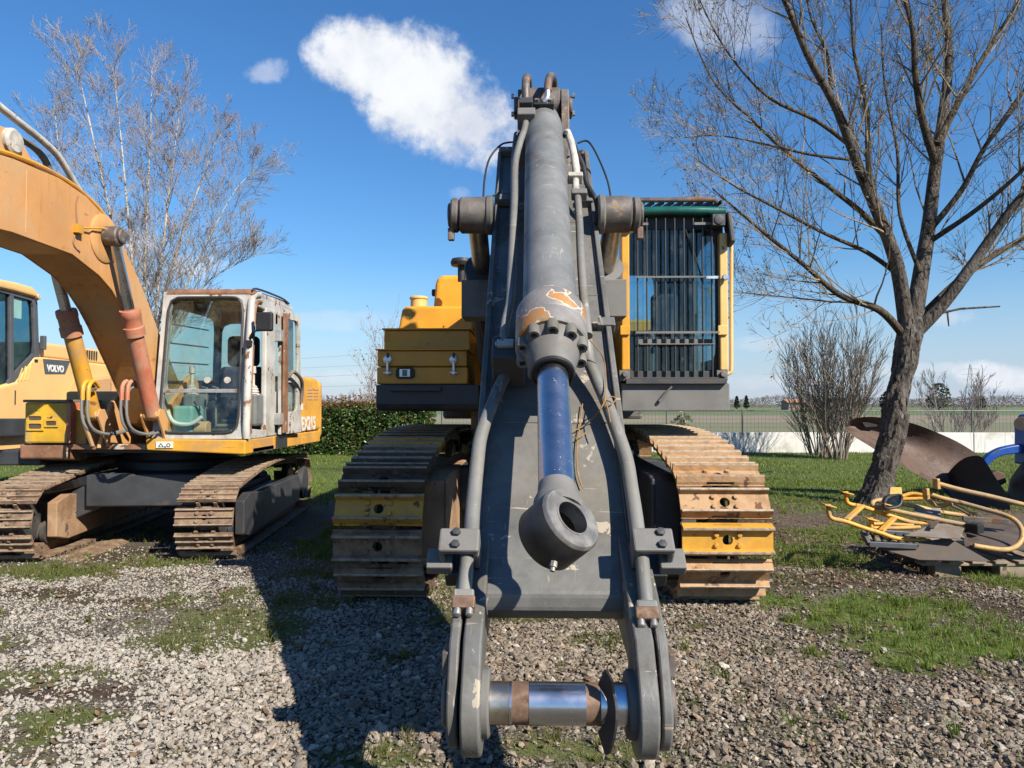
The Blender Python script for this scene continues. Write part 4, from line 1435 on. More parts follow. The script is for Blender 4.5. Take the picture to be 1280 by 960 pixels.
lay_track(EX, VC + 1.345, 6.2, 10.85, 0.385, 0.46, 0.10, 0.078, (7.5, 9.8), 1.165, 0.220, big_shoe, pick_right, M['frame_tan'], phase=0.0)
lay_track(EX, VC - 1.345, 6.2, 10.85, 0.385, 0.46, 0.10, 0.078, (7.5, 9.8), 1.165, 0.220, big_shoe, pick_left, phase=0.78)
for sx, mt in ((-1, 'frame_tan'), (1, 'dark_frame')):  # tan for the sunlit inner side, dark paint for the shaded one
    xi, xo = VC + sx * 0.86, VC + sx * 1.09
    b = MB()
    b.yz([(6.25, 0.25), (6.25, 0.95), (6.45, 0.99), (10.4, 0.99), (10.6, 0.85), (10.6, 0.25), (10.2, 0.18), (6.5, 0.18)], xi, xo)
    b.bb(xi - sx * .004, xi + sx * .03, 6.24, 6.32, 0.24, 0.97)
    b.bb(xi + sx * .02, xo + sx * .1, 6.18, 6.3, 0.25, 0.31)
    b.build('track_frame', M[mt], EX, 0.012)
    MB().yz([(6.7, .30), (6.8, .86), (10.3, .86), (10.3, .30)], VC + sx * 1.16, VC + sx * 1.52).build('roller_frame', M['dark_frame'], EX, 0.01)
MB().xy([(VC - .95, 7.3), (VC + .95, 7.3), (VC + .95, 9.7), (VC - .95, 9.7)], 0.55, 0.98).xy([(VC - .6, 7.0), (VC + .6, 7.0), (VC + .6, 10), (VC - .6, 10)], 0.6, 1.1).build('car_body', M['dark_frame'], EX, 0.03)
MB().lathe((VC, 8.5, 1.05), (0, 0, 1), [(0, .95), (.1, .95), (.1, .85), (.48, .85)], 40).build('slewing_ring', M['dark_frame'], EX)
for k in range(3):
    o = .07 * k
    MB().tube([(VC - .75, 7.3, 1.0 + o), (VC - .72, 6.95, 1.08 + o), (VC - .55, 6.85, 1.1 + o), (VC - .35, 6.9, 1.05 + o)], 0.03, 8, sub=4).build('travel_hose', M['black_rubber'], EX)
    MB().tube([(VC + .75, 7.3, .95 + o), (VC + .78, 6.95, 1.0 + o), (VC + .66, 6.85, .96 + o), (VC + .4, 6.9, .95 + o)], 0.03, 8, sub=4).build('travel_hose', M['black_rubber'], EX)

# ---- boom
BC = 0.092                       # boom's own centre line
BW = 0.345
boom_prof = [(2.93, 0.755), (2.87, 0.80), (2.87, 0.865), (5.60, 3.505), (5.70, 3.53), (5.84, 3.44), (6.0, 3.30), (6.9, 2.96), (8.55, 2.56), (8.66, 2.45), (8.55, 2.2), (8.3, 2.12), (6.7, 2.32), (6.15, 2.32), (5.7, 2.18), (4.7, 1.30), (3.6, .78), (3.1, 0.735)]
boom = MB().yz(boom_prof, BC - BW + .03, BC + BW - .03).build('boom', M['boom_grey'], EX, 0.015)
TH = math.atan(0.9667)
PN = Vector((0, -math.sin(TH), math.cos(TH)))       # normal of the boom's top plate
PU = Vector((0, math.cos(TH), math.sin(TH)))        # uphill along it
PRT = Matrix((Vector((1, 0, 0)), PU, PN)).transposed()
PL0 = Vector((BC, 3.84, 1.80))


def bp(px, py, h=0.0):
    return on_plane(px, py, PL0 + PN * h, PN)


def at_plate(x, along, h=0.0):
    """point on the boom's top plate: x across, along = metres uphill from its reference"""
    return Vector((x, 0, 0)) + Vector((0, PL0.y, PL0.z)) + PU * along + PN * h


for sx in (-1, 1):                # side webs stand slightly proud of the top plate
    prof = [(y, z + 0.0) for y, z in boom_prof]
    prof[2] = (2.85, 0.90)
    prof[3] = (5.585, 3.535)
    prof[4] = (5.70, 3.55)
    MB().yz(prof, BC + sx * (BW - .03), BC + sx * BW).build('side_web', M['boom_grey'], boom, 0.006)
for al, wd in ((.62, .30), (-.42, .30), (1.45, .30)):          # weld beads across the top plate and along its edges
    MB().tube([at_plate(BC - wd, al, .001), at_plate(BC - wd * .4, al + .004, .002), at_plate(BC + wd * .3, al - .003, .002), at_plate(BC + wd, al, .001)], .0065, 6, sub=5).build('weld_bead', M['boom_grey'], boom)
for sx in (-1, 1):
    MB().tube([at_plate(BC + sx * (BW - .034), al, .003) for al in (-1.2, -.6, 0, .6, 1.2, 1.8, 2.4)], .009, 6).build('weld_bead', M['boom_grey'], boom)
PINY, PINZ = 2.60, 0.556


def ear(r, y, z, extra, n=44):
    """outline of a lug: round end about (y, z) run back to the boom"""
    pts = []
    for k in range(n):
        a = math.radians(150 + (395 - 150) * k / (n - 1))
        pts.append((y + r * math.cos(a), z + r * math.sin(a)))
    return pts + extra


for sx in (-1, 1):
    e = BC + sx * 0.0
    lug = MB().yz(ear(0.172, PINY, PINZ, [(3.25, .72), (3.45, 0.95), (3.25, 1.16), (2.80, 0.91), (2.56, 0.79)]), BC + sx * 0.262, BC + sx * 0.328, 0, True)
    lug.build('fork_lug', M['boom_grey'], boom, 0.008)
    MB().yz(ear(0.150, PINY + .01, PINZ, [(3.20, .74), (3.40, 0.95), (3.1, 1.08), (2.74, 0.89), (2.56, 0.78)]), BC + sx * 0.340, BC + sx * 0.377, 0, True).build('outer_cheek', M['boom_grey'], boom, 0.008)
    MB().lathe((BC + sx * 0.236, PINY, PINZ), (sx, 0, 0), [(0, .072), (0, .108), (.006, .115), (.026, .115), (.026, .072)], 32, closed=True).build('pin_boss', M['frame_grey'], boom)
    MB().drum((BC + sx * .377, PINY, PINZ), (BC + sx * .400, PINY, PINZ), .085, 24).build('pin_cap', M['dirty_steel'], boom)
    b = MB()
    b.bb(BC + sx * .377, BC + sx * .40, PINY - .05, PINY + .05, PINZ + .11, PINZ + .19)
    b.build('keeper_plate', M['dirty_steel'], boom, .004)
# linkage pin with polished and rusty bands
pin = MB().cyl((BC - .262, PINY, PINZ), (BC + .262, PINY, PINZ), .0705, n=40).build('linkage_pin', M['pin_rust'], boom)
MB().cyl((BC - .10, PINY, PINZ), (BC + .095, PINY, PINZ), .0718, n=40).build('polished_band', M['chrome'], pin)
MB().cyl((BC + .145, PINY, PINZ), (BC + .235, PINY, PINZ), .0716, n=40).build('polished_band', M['chrome'], pin)
MB().cyl((BC - .168, PINY, PINZ), (BC - .160, PINY, PINZ), .0718, n=40).build('polished_band', M['chrome'], pin)
MB().cyl((BC - .235, PINY, PINZ), (BC - .17, PINY, PINZ), .0714, n=40).build('worn_band', M['old_chrome'], pin)
# torn seal hanging on the pin
V_, F_ = [], []
nseg = 18
for i in range(nseg + 1):
    a = math.radians(118 + 178 * i / nseg)
    w_ = 0.030 * math.sin(math.pi * min(1, max(0.02, i / nseg))) + .004
    xx = BC + .155 + .022 * math.sin(i * .35) + (.03 * (i / nseg - .5))
    for r_ in (.078, .078 + w_ * 2.2 + (.05 if i < 3 else 0)):
        for dx in (-.004, .004):
            V_.append((xx + dx + (.02 if r_ > .1 else 0), PINY + r_ * math.cos(a), PINZ + r_ * math.sin(a) * 1.15))
for i in range(nseg):
    a, b_ = i * 4, i * 4 + 4
    F_ += [(a, a + 2, b_ + 2, b_), (a + 1, b_ + 1, b_ + 3, a + 3), (a, b_, b_ + 1, a + 1), (a + 2, a + 3, b_ + 3, b_ + 2)]
F_ += [(0, 1, 3, 2), (nseg * 4, nseg * 4 + 2, nseg * 4 + 3, nseg * 4 + 1)]
MB().add(V_, F_).build('torn_seal', M['black_rubber'], pin)

# ---- stick cylinder lying on the boom
CX = 0.094


def ca_pt(d):
    return Vector((CX, d, 2.1 + 0.88 * (d - 3.65)))


CDIR = (ca_pt(5) - ca_pt(4)).normalized()
CUP = Vector((0, -CDIR.z, CDIR.y))


def gland_material():
    m, t = new_mat('gland_rust')
    co = coords(t)
    n = t.noise(co, 6.5, 3, 0.5, 0.25)
    base = t.mix(t.sstep(t.noise(co, 5, 5), .35, .7), (0.17, 0.155, 0.145), (0.26, 0.25, 0.24))
    rust = t.mix(t.sstep(t.noise(co, 16, 5), .3, .65), (0.42, 0.15, 0.025), (0.30, 0.19, 0.09))
    c = t.mix(t.sstep(n, 0.505, 0.52), base, (0.55, 0.46, 0.40))
    c = t.mix(t.sstep(n, 0.53, 0.545), c, rust)
    b = t.n('ShaderNodeBsdfPrincipled', None, Base_Color=c, Roughness=0.55, Metallic=0.15)
    bpn = t.n('ShaderNodeBump', None, Strength=0.2, Distance=0.01, Height=t.noise(co, 70, 4))
    t.set(b, 'Normal', bpn)
    finish(t, b)
    return m


M['gland_rust'] = gland_material()
bar_len = (ca_pt(5.44) - ca_pt(3.56)).length
cylr = MB().lathe(ca_pt(3.56), CDIR, [(0, .135), (bar_len - .12, .135), (bar_len - .11, .139), (bar_len - .08, .139), (bar_len - .07, .135), (bar_len, .132), (bar_len + .002, .124), (bar_len + .10, .120), (bar_len + .16, .10)], 48).build('stick_cylinder', M['barrel_grey'], EX)
hl = (ca_pt(3.60) - ca_pt(3.37)).length
MB().lathe(ca_pt(3.37), CDIR, [(0, .10), (0, .160), (.008, .168), (.115, .168), (.12, .165), (.125, .168), (hl - .05, .168), (hl + .02, .137)], 48).build('head_flange', M['gland_rust'], cylr)
gl = MB().lathe(ca_pt(3.375), -CDIR, [(0, .146), (.03, .140), (.06, .125), (.15, .103), (.185, .1), (.19, .096), (.19, .073)], 40, caps=False).build('gland', M['frame_grey'], cylr)
MB().lathe(ca_pt(3.375) - CDIR * .19, -CDIR, [(-.01, .10), (.012, .097), (.014, .088), (.002, .084), (.002, .07)], 40, caps=False).build('wiper_seal', M['black_rubber'], cylr)
for k in range(10):
    a = 2 * math.pi * (k + .5) / 10
    d = Vector((1, 0, 0)) * math.cos(a) + CUP * math.sin(a)
    c0 = ca_pt(3.372) + d * .139
    MB().lathe(c0, -CDIR, [(-.01, .029), (.056, .029), (.060, .026), (.060, .015), (.035, .014)], 18, caps=True).build('socket_bolt', M['frame_grey'], cylr)
rod = MB().cyl(ca_pt(3.38), ca_pt(2.68), .0685, n=48).build('piston_rod', M['chrome'], cylr)
EC = ca_pt(2.585)
phi = R(53)
EA = (Vector((1, 0, 0)) * math.cos(phi) + (-CDIR).cross(Vector((1, 0, 0))) * math.sin(phi)).normalized()
ey = MB()
ey.lathe(EC - EA * .08, EA, [(0, .068), (0, .114), (.012, .122), (.148, .122), (.160, .114), (.160, .068)], 48, closed=True, mis=[0, 0, 0, 1, 1, 0])
ey.lathe(ca_pt(2.715), -CDIR, [(-.025, .0695), (0, .071), (.02, .074), (.05, .086), (.10, .092)], 32, mi=2)
ey.lathe(EC + EA * .042, EA, [(.036, .069), (.040, .069), (.040, .062), (-.02, .062)], 40, mi=1, caps=False)
ey.lathe(EC + EA * .0 + CUP * -.0 - CDIR * .12 + EA * -.03, -CDIR + EA * -.3, [(0, .014), (.02, .014), (.02, .009), (.034, .009)], 8, mi=1)
ey.build('rod_eye', [M['eye_dark'], M['eye_face'], M['frame_grey']], cylr)
# base eye and lugs at the knee
kb = ca_pt(5.72)
MB().drum(kb - Vector((.13, 0, 0)), kb + Vector((.13, 0, 0)), .15, 32).build('base_eye', M['dirty_steel'], cylr)
for sx in (-1, 1):
    lx = CX + sx * .165
    MB().yz([(5.46, 3.3), (5.50, 3.78), (5.60, 4.02), (5.78, 4.08), (5.94, 4.0), (6.0, 3.75), (6.02, 3.4)], lx - .03, lx + .03).build('cylinder_lug', M['dirty_steel'], boom, .006)
    MB().drum((lx + sx * .03, 5.72, kb.z), (lx + sx * .062, 5.72, kb.z), .085, 24).build('pin_cap', M['dirty_steel'], boom)
    for a in (-1, 1):
        MB().lathe((lx + sx * .062, 5.66, kb.z + a * .07), (sx, 0, 0), [(0, .02), (.02, .02)], 6).build('cap_bolt', M['bolt_steel'], boom)
# port block on the barrel's end, with hose rising from it
pb = ca_pt(5.50) + CUP * .125
MB().box(pb, (.15, .10, .06), PRT).build('port_flange', M['black_rubber'], cylr, .006)
for dx in (-.05, .05):
    MB().lathe(pb + Vector((dx, 0, 0)) + CUP * .03, CUP, [(0, .018), (.016, .018)], 6).build('flange_bolt', M['bolt_steel'], cylr)
MB().tube([pb + CUP * .02, P(684, 122, 5.40), P(684.5, 112, 5.42)], .022, 12, sub=4).build('port_pipe', M['silver'], cylr)
MB().tube([P(684.5, 114, 5.42), P(685.5, 103, 5.45), P(688, 95, 5.55), P(691.5, 98, 5.75), P(692.5, 112, 5.9), P(692, 140, 6.0)], .030, 12, sub=5).build('hose', M['dirty_steel'], boom)
# left pipe down the barrel
lp = [(657.5, 128, 5.42), (658.5, 140, 5.36), (656, 160, 5.22), (650, 178, 5.08), (644, 205, 4.90), (643, 250, 4.56), (641, 300, 4.24), (639, 350, 3.97), (637.5, 378, 3.83), (633, 398, 3.74), (630.5, 415, 3.67), (630.5, 432, 3.62)]
MB().tube([P(*q) for q in lp], .0235, 14, sub=5).build('barrel_pipe', M['pipe_grey'], cylr)
MB().box(P(658, 148, 5.30), (.13, .11, .12), PRT).build('pipe_clamp', M['frame_grey'], cylr, .008)
MB().box(P(657.5, 130, 5.36), (.10, .09, .07), PRT).build('pipe_flange', M['dark_frame'], cylr, .008)
MB().tube([P(657.5, 129, 5.40), P(657, 110, 5.42), P(658, 98, 5.52), P(660, 100, 5.75), P(662, 122, 5.95)], .031, 12, sub=5).build('hose', M['dirty_steel'], boom)
MB().tube([P(646, 168, 5.5), P(643, 200, 5.2), P(641, 280, 4.6)], .024, 10, sub=5).build('return_pipe', M['boom_grey'], boom)
MB().box(P(632, 434, 3.60), (.085, .05, .07), PRT).build('pipe_flange', M['fitting_pale'], cylr, .006)
for dy in (-4, 4):
    MB().lathe(P(622, 434 + dy, 3.58), (-1, -.2, 0), [(-.03, .012), (.012, .012)], 6).build('flange_bolt', M['bolt_steel'], cylr)
MB().box(bp(636, 452, .14), (.16, .16, .20), PRT).build('pipe_block', M['dark_frame'], boom, .01)
# left main pipe down to the tip
l2 = [(640, 455, .10), (629, 474, .10), (619, 497, .085), (608, 524, .08), (600.5, 548, .08), (597, 575, .08), (593.5, 610, .08), (590.5, 645, .09), (588.5, 690, .10)]
MB().tube([bp(*q) for q in l2], .031, 16, sub=5).build('boom_pipe', M['pipe_grey'], boom)
l3 = [(584, 690, .12), (583, 712, .125), (581, 735, .13), (580.5, 747, .13)]
MB().tube([bp(*q) for q in l3], .027, 16, sub=4).build('tip_pipe', M['pipe_grey'], boom)
r2 = [(733, 425, .16), (736, 450, .12), (746, 475, .095), (757, 500, .085), (767, 527, .08), (776, 552, .08), (784, 578, .08), (789, 610, .08), (795, 650, .09), (799, 690, .10)]
MB().tube([bp(*q) for q in r2], .031, 16, sub=5).build('boom_pipe', M['pipe_grey'], boom)
r3 = [(802, 690, .12), (804, 715, .125), (806.5, 740, .13), (808, 757, .13)]
MB().tube([bp(*q) for q in r3], .027, 16, sub=4).build('tip_pipe', M['pipe_grey'], boom)
for px_, py_, sgn in ((580, 752, -1), (808, 766, 1)):
    MB().box(bp(px_, py_ - 3, .13), (.076, .05, .07), PRT).build('pipe_collar', M['pipe_grey'], boom, .008)
    MB().box(bp(px_, py_ + 6, .13), (.082, .05, .075), PRT).build('end_flange', M['pin_rust'], boom, .005)
    for dx in (-1, 1):
        for dh in (-1, 1):
            c0 = bp(px_, py_ + 12, .13) + Vector((dx * .022, 0, 0)) + PN * dh * .022
            MB().lathe(c0, -PU, [(-.01, .014), (.028, .014), (.03, .011)], 12).build('flange_bolt', M['bolt_steel'], boom)
for px_, py_, sgn in ((575, 684, -1), (815, 684, 1)):
    c0 = bp(px_, py_, .13)
    b = MB()
    b.box(c0 + PN * .04, (.155, .105, .03), PRT)
    b.box(c0 + Vector((-sgn * .0775 + sgn * .012, 0, 0)) - PN * .02, (.024, .105, .10), PRT)
    b.box(c0 + Vector((sgn * .0775 - sgn * .012, 0, 0)) - PN * .02, (.024, .105, .10), PRT)
    b.build('pipe_clamp', M['frame_grey'], boom, .008)
    MB().box(c0 + Vector((sgn * .078, 0, 0)) - PN * .05 - PU * .03, (.10, .09, .05), PRT).build('clamp_bracket', M['frame_grey'], boom, .006)
    MB().box(c0 + Vector((-sgn * .01, 0, 0)) - PN * .11, (.14, .16, .08), PRT).build('clamp_seat', M['dark_frame'], boom, .006)
    for dv in (-.028, .028):
        MB().lathe(c0 + Vector((-.012 if sgn < 0 else .03, 0, 0)) + PU * dv + PN * .055, PN, [(0, .017), (.014, .017), (.015, .013)], 6).build('clamp_bolt', M['dark_frame'], boom)
# right pipe beside the barrel
r1 = [(709, 165, 5.25), (714, 178, 5.16), (718, 196, 5.02), (720, 212, 4.92), (721, 222, 4.85)]
MB().tube([P(*q) for q in r1], .026, 12, sub=5).build('upper_pipe', M['fitting_pale'], boom)
MB().box(P(719, 222.5, 4.84), (.10, .05, .07), PRT).build('pipe_flange', M['fitting_pale'], boom, .008)
MB().tube([P(719.5, 225, 4.83), P(720, 245, 4.70)], .023, 12).build('pipe_neck', M['fitting_pale'], boom)
MB().box(P(724, 243, 4.72), (.10, .06, .06), PRT).build('pipe_clamp', M['frame_grey'], boom, .006)
r1b = [(722, 247, 4.70), (724, 275, 4.52), (726, 320, 4.22), (728.5, 360, 3.98), (732, 395, 3.78), (735, 420, 3.66)]
MB().tube([P(*q) for q in r1b], .024, 12, sub=5).build('lower_pipe', M['pipe_grey'], boom)
MB().tube([P(716, 178, 5.2), P(722, 192, 5.05), P(729, 208, 4.98), P(733, 228, 4.9), P(738, 238, 4.85), P(744, 248, 4.8), P(747, 262, 4.78), P(746, 280, 4.75)], .017, 10, sub=5).build('hose', M['black_rubber'], boom)
for a, b_, c_ in ((727, 191, 5.05), (739, 241, 4.9), (660, 175, 5.2), (707, 167, 5.2)):
    MB().lathe(P(a, b_, c_), (0, -1, .4), [(-.03, .02), (.01, .02), (.012, .014)], 6).build('clip_bolt', M['black_rubber'], boom)
for cab_path in ([(648, 178, 5.4), (636, 178, 5.4), (625, 182, 5.4), (612, 198, 5.35), (606, 222, 5.2), (604, 252, 5.0)], [(722, 179, 5.4), (733, 176, 5.4), (741, 184, 5.35), (751, 204, 5.25), (760, 228, 5.1), (764, 250, 5.0)], [(624, 241, 4.9), (613, 248, 4.85), (609, 262, 4.8), (612, 272, 4.8)]):
    MB().tube([P(*q) for q in cab_path], .0075, 8, sub=6).build('thin_cable', M['black_rubber'], boom)
for px_, py_, h in ((632, 190, .03), (636, 243, .04), (628, 250, .05), (732, 252, .03), (740, 404, .02), (757, 406, .02)):
    MB().box(bp(px_, py_, h), (.10, .07, .06), PRT).build('plate_bracket', M['boom_grey'], boom, .006)
# twine snagged on the right pipe
for tw in ([(737, 425, .24), (750, 440, .2), (756, 455, .14), (757, 480, .13), (756, 500, .14), (750, 512, .13), (742, 522, .06), (728, 533, .03), (714, 540, .03)], [(756, 500, .14), (760, 512, .15), (763, 528, .14)], [(750, 508, .13), (764, 505, .13), (770, 498, .14), (762, 496, .14), (754, 503, .14)],
           [(728, 505, .02), (725, 530, .02), (721, 560, .02), (722, 590, .02), (728, 610, .02)], [(733, 540, .03), (722, 548, .03), (716, 545, .03)]):
    MB().tube([bp(*q) for q in tw], .0032, 6, sub=6).build('twine', M['twine'], boom)

# ---- boom cylinders on either side
for sx in (-1, 1):
    xr = BC + sx * 0.452
    a, f = Vector((xr, 4.80, 2.84)), Vector((xr, 7.15, 1.80))
    d = (f - a).normalized()
    cy = MB().drum(a + d * .66, f, .118, 32).build('boom_cylinder', M['dark_frame'] if sx < 0 else M['frame_grey'], EX)  # left barrel and head painted darker for the boom's shade on them
    MB().cyl(a, a + d * .70, .066, n=32).build('piston_rod', M['old_chrome'], cy)
    MB().drum((BC + sx * .345, 4.80, 2.84), (BC + sx * .56, 4.80, 2.84), .118, 36, .012).build('rod_eye', M['dirty_steel'], cy)
    MB().drum((BC + sx * .565, 4.80, 2.84), (BC + sx * .615, 4.80, 2.84), .112, 36, .012).build('pin_cap', M['dirty_steel'], cy)
    MB().drum((BC + sx * .615, 4.80, 2.84), (BC + sx * .635, 4.80, 2.84), .08, 24, .006).build('pin_end', M['dirty_steel'], cy)
    MB().drum((BC + sx * .34, 4.80, 2.84), (BC + sx * .39, 4.80, 2.84), .128, 36, .012).build('boom_boss', M['boom_grey'], boom)
    MB().box((BC + sx * .615, 4.78, 2.71), (.04, .05, .08)).build('keeper_tab', M['dirty_steel'], cy, .006)
    hc = a + d * .60
    MB().lathe(hc, d, [(0, .07), (0, .125), (.01, .13), (.10, .13), (.11, .12)], 32).build('cylinder_head', M['frame_grey'] if sx > 0 else M['dark_frame'], cy)
    MB().bb(xr - .115 + sx * .03, xr + .115 + sx * .03, 5.30, 5.62, 2.23, 2.50).build('line_guard', M['frame_grey'], cy, .006)
    MB().tube([(xr + sx * .02, 5.5, 2.3), (xr - sx * .03, 6.2, 1.95), (xr - sx * .04, 6.9, 1.7)], .03, 8, sub=4).build('cylinder_line', M['black_rubber'], cy)
    MB().drum((xr - .12, 7.15, 1.80), (xr + .12, 7.15, 1.80), .14, 24).build('foot_eye', M['dark_frame'], cy)

# ---- upper structure
MB().xy([(-1.50, 7.12), (-.55, 7.12), (-.55, 7.6), (.85, 7.6), (.85, 7.12), (1.88, 7.12), (1.88, 12.0), (-1.50, 12.0)], 1.53, 1.60).build('deck', M['dark_frame'], EX)
MB().yz([(6.72, 1.60), (6.75, 1.555), (6.82, 1.543), (7.6, 1.53), (7.6, 1.777), (6.72, 1.777)], -1.426, -.48).build('front_sill', M['dark_frame'], EX, .012)
MB().bb(-1.30, -.82, 6.68, 6.74, 1.715, 1.763).build('grab_lip', M['dark_frame'], EX, .01)
MB().bb(.86, 1.885, 7.04, 8.9, 1.53, 1.80).build('cab_base', M['frame_grey'], EX, .012)
MB().tube([P(824, 502, 7.02), P(834, 489, 7.01), P(840, 483, 7.0)], [.018, .012, .010], 8).build('base_lever', M['frame_grey'], EX)
for sx in (-1, 1):                # boom foot brackets
    MB().yz([(7.3, 1.55), (7.5, 2.1), (8.1, 2.65), (8.6, 2.75), (9.0, 2.5), (9.3, 1.55)], BC + sx * .40, BC + sx * .46).build('boom_bracket', M['dark_frame'], EX, .01)
# stepped yellow boxes left of the boom
sb = MB().bb(-1.426, -.584, 6.76, 7.6, 1.782, 1.940).build('tool_box', M['yellow'], EX, .012)
MB().bb(-1.421, -.589, 6.755, 7.6, 1.946, 2.093).build('tool_box', M['yellow'], EX, .012)
MB().bb(-1.436, -.579, 6.73, 7.6, 2.095, 2.107).build('step_plate', M['yellow'], EX, .003)
MB().bb(-1.421, -.589, 7.06, 7.8, 2.109, 2.313).build('tool_box', M['yellow'], EX, .012)
MB().bb(-1.436, -.579, 7.03, 7.8, 2.315, 2.329).build('step_plate', M['yellow'], EX, .003)
MB().xz([(-1.34, 2.331), (-.574, 2.331), (-.574, 2.586), (-1.254, 2.586), (-1.30, 2.56)], 7.35, 12.0).build('side_cover', M['yellow'], EX, .03, 3)
MB().xz([(-1.062, 2.588), (-.43, 2.588), (-.43, 2.997), (-.957, 2.997), (-1.019, 2.97), (-1.038, 2.90)], 7.9, 11.6).build('engine_hood', M['yellow'], EX, .05, 3)
MB().bb(-1.50, 1.88, 9.0, 12.4, 1.62, 2.36).build('rear_body', M['yellow'], EX, .03)
MB().bb(-.55, 1.88, 9.6, 12.4, 2.36, 2.7).build('rear_cover', M['yellow'], EX, .03)
cwp = [(-1.5, 12.42), (1.88, 12.42), (1.86, 12.8), (1.4, 13.1), (.2, 13.2), (-1.0, 13.1), (-1.48, 12.8)]
MB().xy(cwp, 1.35, 2.6).build('counterweight', M['frame_grey'], EX, .05)
MB().drum(P(523.5, 387, 7.6), P(523.5, 372, 7.6), .085, 24, .015).drum(P(523.5, 375, 7.6), P(523.5, 371, 7.6), .096, 24, .010).build('filler_cap', M['yellow_pale'], EX)
MB().cyl(P(577, 352, 7.5), P(577, 333, 7.5), .04, n=16).lathe(P(577, 333, 7.5), (0, 0, 1), [(0, .05), (.005, .105), (.04, .115), (.075, .10), (.09, .03)], 28).build('air_intake', M['black_rubber'], EX)
MB().drum(P(546, 366, 8.05), P(540, 366, 8.05), .04, 12).build('hood_knob', M['black_rubber'], EX)
for px_ in (484.5, 567):
    l_ = part_empty('latch', EX, P(px_, 455, 6.74))
    MB().lathe(P(px_, 449.5, 6.755), (0, -1, 0), [(0, .043), (.012, .04), (.018, .02)], 16).box(P(px_, 458, 6.73), (.022, .03, .085)).build('hasp', M['silver'], l_, .003)
    MB().cyl(P(px_ - 5, 466, 6.735), P(px_ + 5, 466, 6.735), .014, n=10).box(P(px_, 466, 6.73), (.03, .04, .03)).build('catch', M['silver'], l_, .003)
    MB().cyl(P(px_, 441, 6.73), P(px_, 447, 6.73), .010, n=8).build('hook', M['dark_frame'], l_)
wl = MB().xz([(x + .0, z) for x, z in [(-1.246, 1.856), (-1.230, 1.834), (-1.091, 1.834), (-1.074, 1.856), (-1.074, 1.914), (-1.091, 1.935), (-1.230, 1.935), (-1.246, 1.914)]], 6.73, 6.76).build('work_light', M['black_rubber'], EX, .006)
MB().bb(-1.208, -1.112, 6.720, 6.729, 1.851, 1.920).build('light_frame', M['silver'], wl)
MB().bb(-1.182, -1.138, 6.712, 6.719, 1.856, 1.914).build('lens', M['glass_dark'], wl)
MB().bb(-1.245, -1.20, 7.345, 7.349, 2.46, 2.555).build('warning_sticker', M['lemon'], EX)

# ---- cab with its bar guard
CF, CR = 7.12, 8.85
bl, br, tr_, tl = P(777, 478, CF), P(905, 478, CF), P(905, 262, CF), P(777, 262, CF)
xl, xr_, zb, zt = bl.x, br.x, bl.z, tl.z
cabp = part_empty('cab', EX, ((xl + xr_) / 2, 8.0, 1.8))
c4 = [(xl, CF, zb), (xr_, CF, zb), (xr_, CF, zt), (xl, CF, zt)]
MB().frame(c4, (.055, .93, .05, .885), (0, .05, 0), 9).build('front_frame', M['seal_dark'], cabp, 0)
MB().pane(c4, (.05, .935, .045, .89), (0, .02, 0), (0, .008, 0), 9).build('windscreen', M['glass_blue'], cabp)
r4 = [(xl, CR, zb), (xr_, CR, zb), (xr_, CR, zt), (xl, CR, zt)]
MB().frame(r4, (.10, .62, .40, .80), (0, .05, 0), 8).build('rear_wall', M['interior'], cabp)
MB().pane(r4, (.09, .63, .39, .81), (0, .02, 0), (0, .006, 0), 8).build('rear_window', M['glass_blue'], cabp)
s4 = [(xr_ - .04, CF + .05, zb), (xr_ - .04, CR, zb), (xr_ - .04, CR, zt), (xr_ - .04, CF + .05, zt)]
MB().frame(s4, (.06, .62, .14, .88), (.04, 0, 0), 9).build('side_wall', M['interior'], cabp)
MB().pane(s4, (.05, .63, .13, .89), (.015, 0, 0), (.006, 0, 0), 9).build('side_window', M['glass_blue'], cabp)
s5 = [(xl, CF + .05, zb), (xl, CR, zb), (xl, CR, zt), (xl, CF + .05, zt)]
MB().frame(s5, (.06, .9, .3, .9), (.04, 0, 0), 9).build('side_wall', M['yellow'], cabp)
MB().pane(s5, (.05, .91, .29, .91), (.015, 0, 0), (.006, 0, 0), 9).build('side_window', M['glass_blue'], cabp)
MB().bb(xl, xr_, CF, CR + .05, zt - .03, zt + .0).build('roof', M['dark_frame'], cabp, .02)
MB().bb(xl + .01, xr_ - .01, CF + .05, CR, zb - .02, zb + .03).build('floor', M['interior'], cabp)
MB().tube([(xl + .02, CF - .08, zt - .045), (xl + .5, CF - .105, zt - .041), (xr_ - .0, CF - .08, zt - .045)], .042, 14, sub=5).bb(xl + .02, xr_ - .02, CF - .08, CF - .005, zt - .075, zt - .004).bb(xl + .04, xr_ - .04, CF - .005, CF + .8, zt + .002, zt + .006).build('roof_visor', M['green_visor'], cabp)
zv = P(800, 250.5, CF - .12).z
vg = part_empty('visor_guard', cabp, (xl + .5, CF, zv))
MB().tube([(xl + .06, CF + .55, zv + .03), (xl + .06, CF + .0, zv), (xl + .14, CF - .13, zv), (xr_ - .12, CF - .13, zv), (xr_ - .04, CF + .0, zv), (xr_ - .04, CF + .55, zv + .03)], .024, 10).build('guard_rim', M['dirty_steel'], vg)
for k in range(9):
    x = xl + .14 + k * (xr_ - xl - .24) / 8
    MB().bar((x + .07, CF - .10, zv - .012), (x - .05, CF + .5, zv + .02), .012, .04).build('guard_slat', M['black_rubber'], vg)
yb = CF - .10
gd = part_empty('front_guard', cabp, (xl + .5, yb, zb))
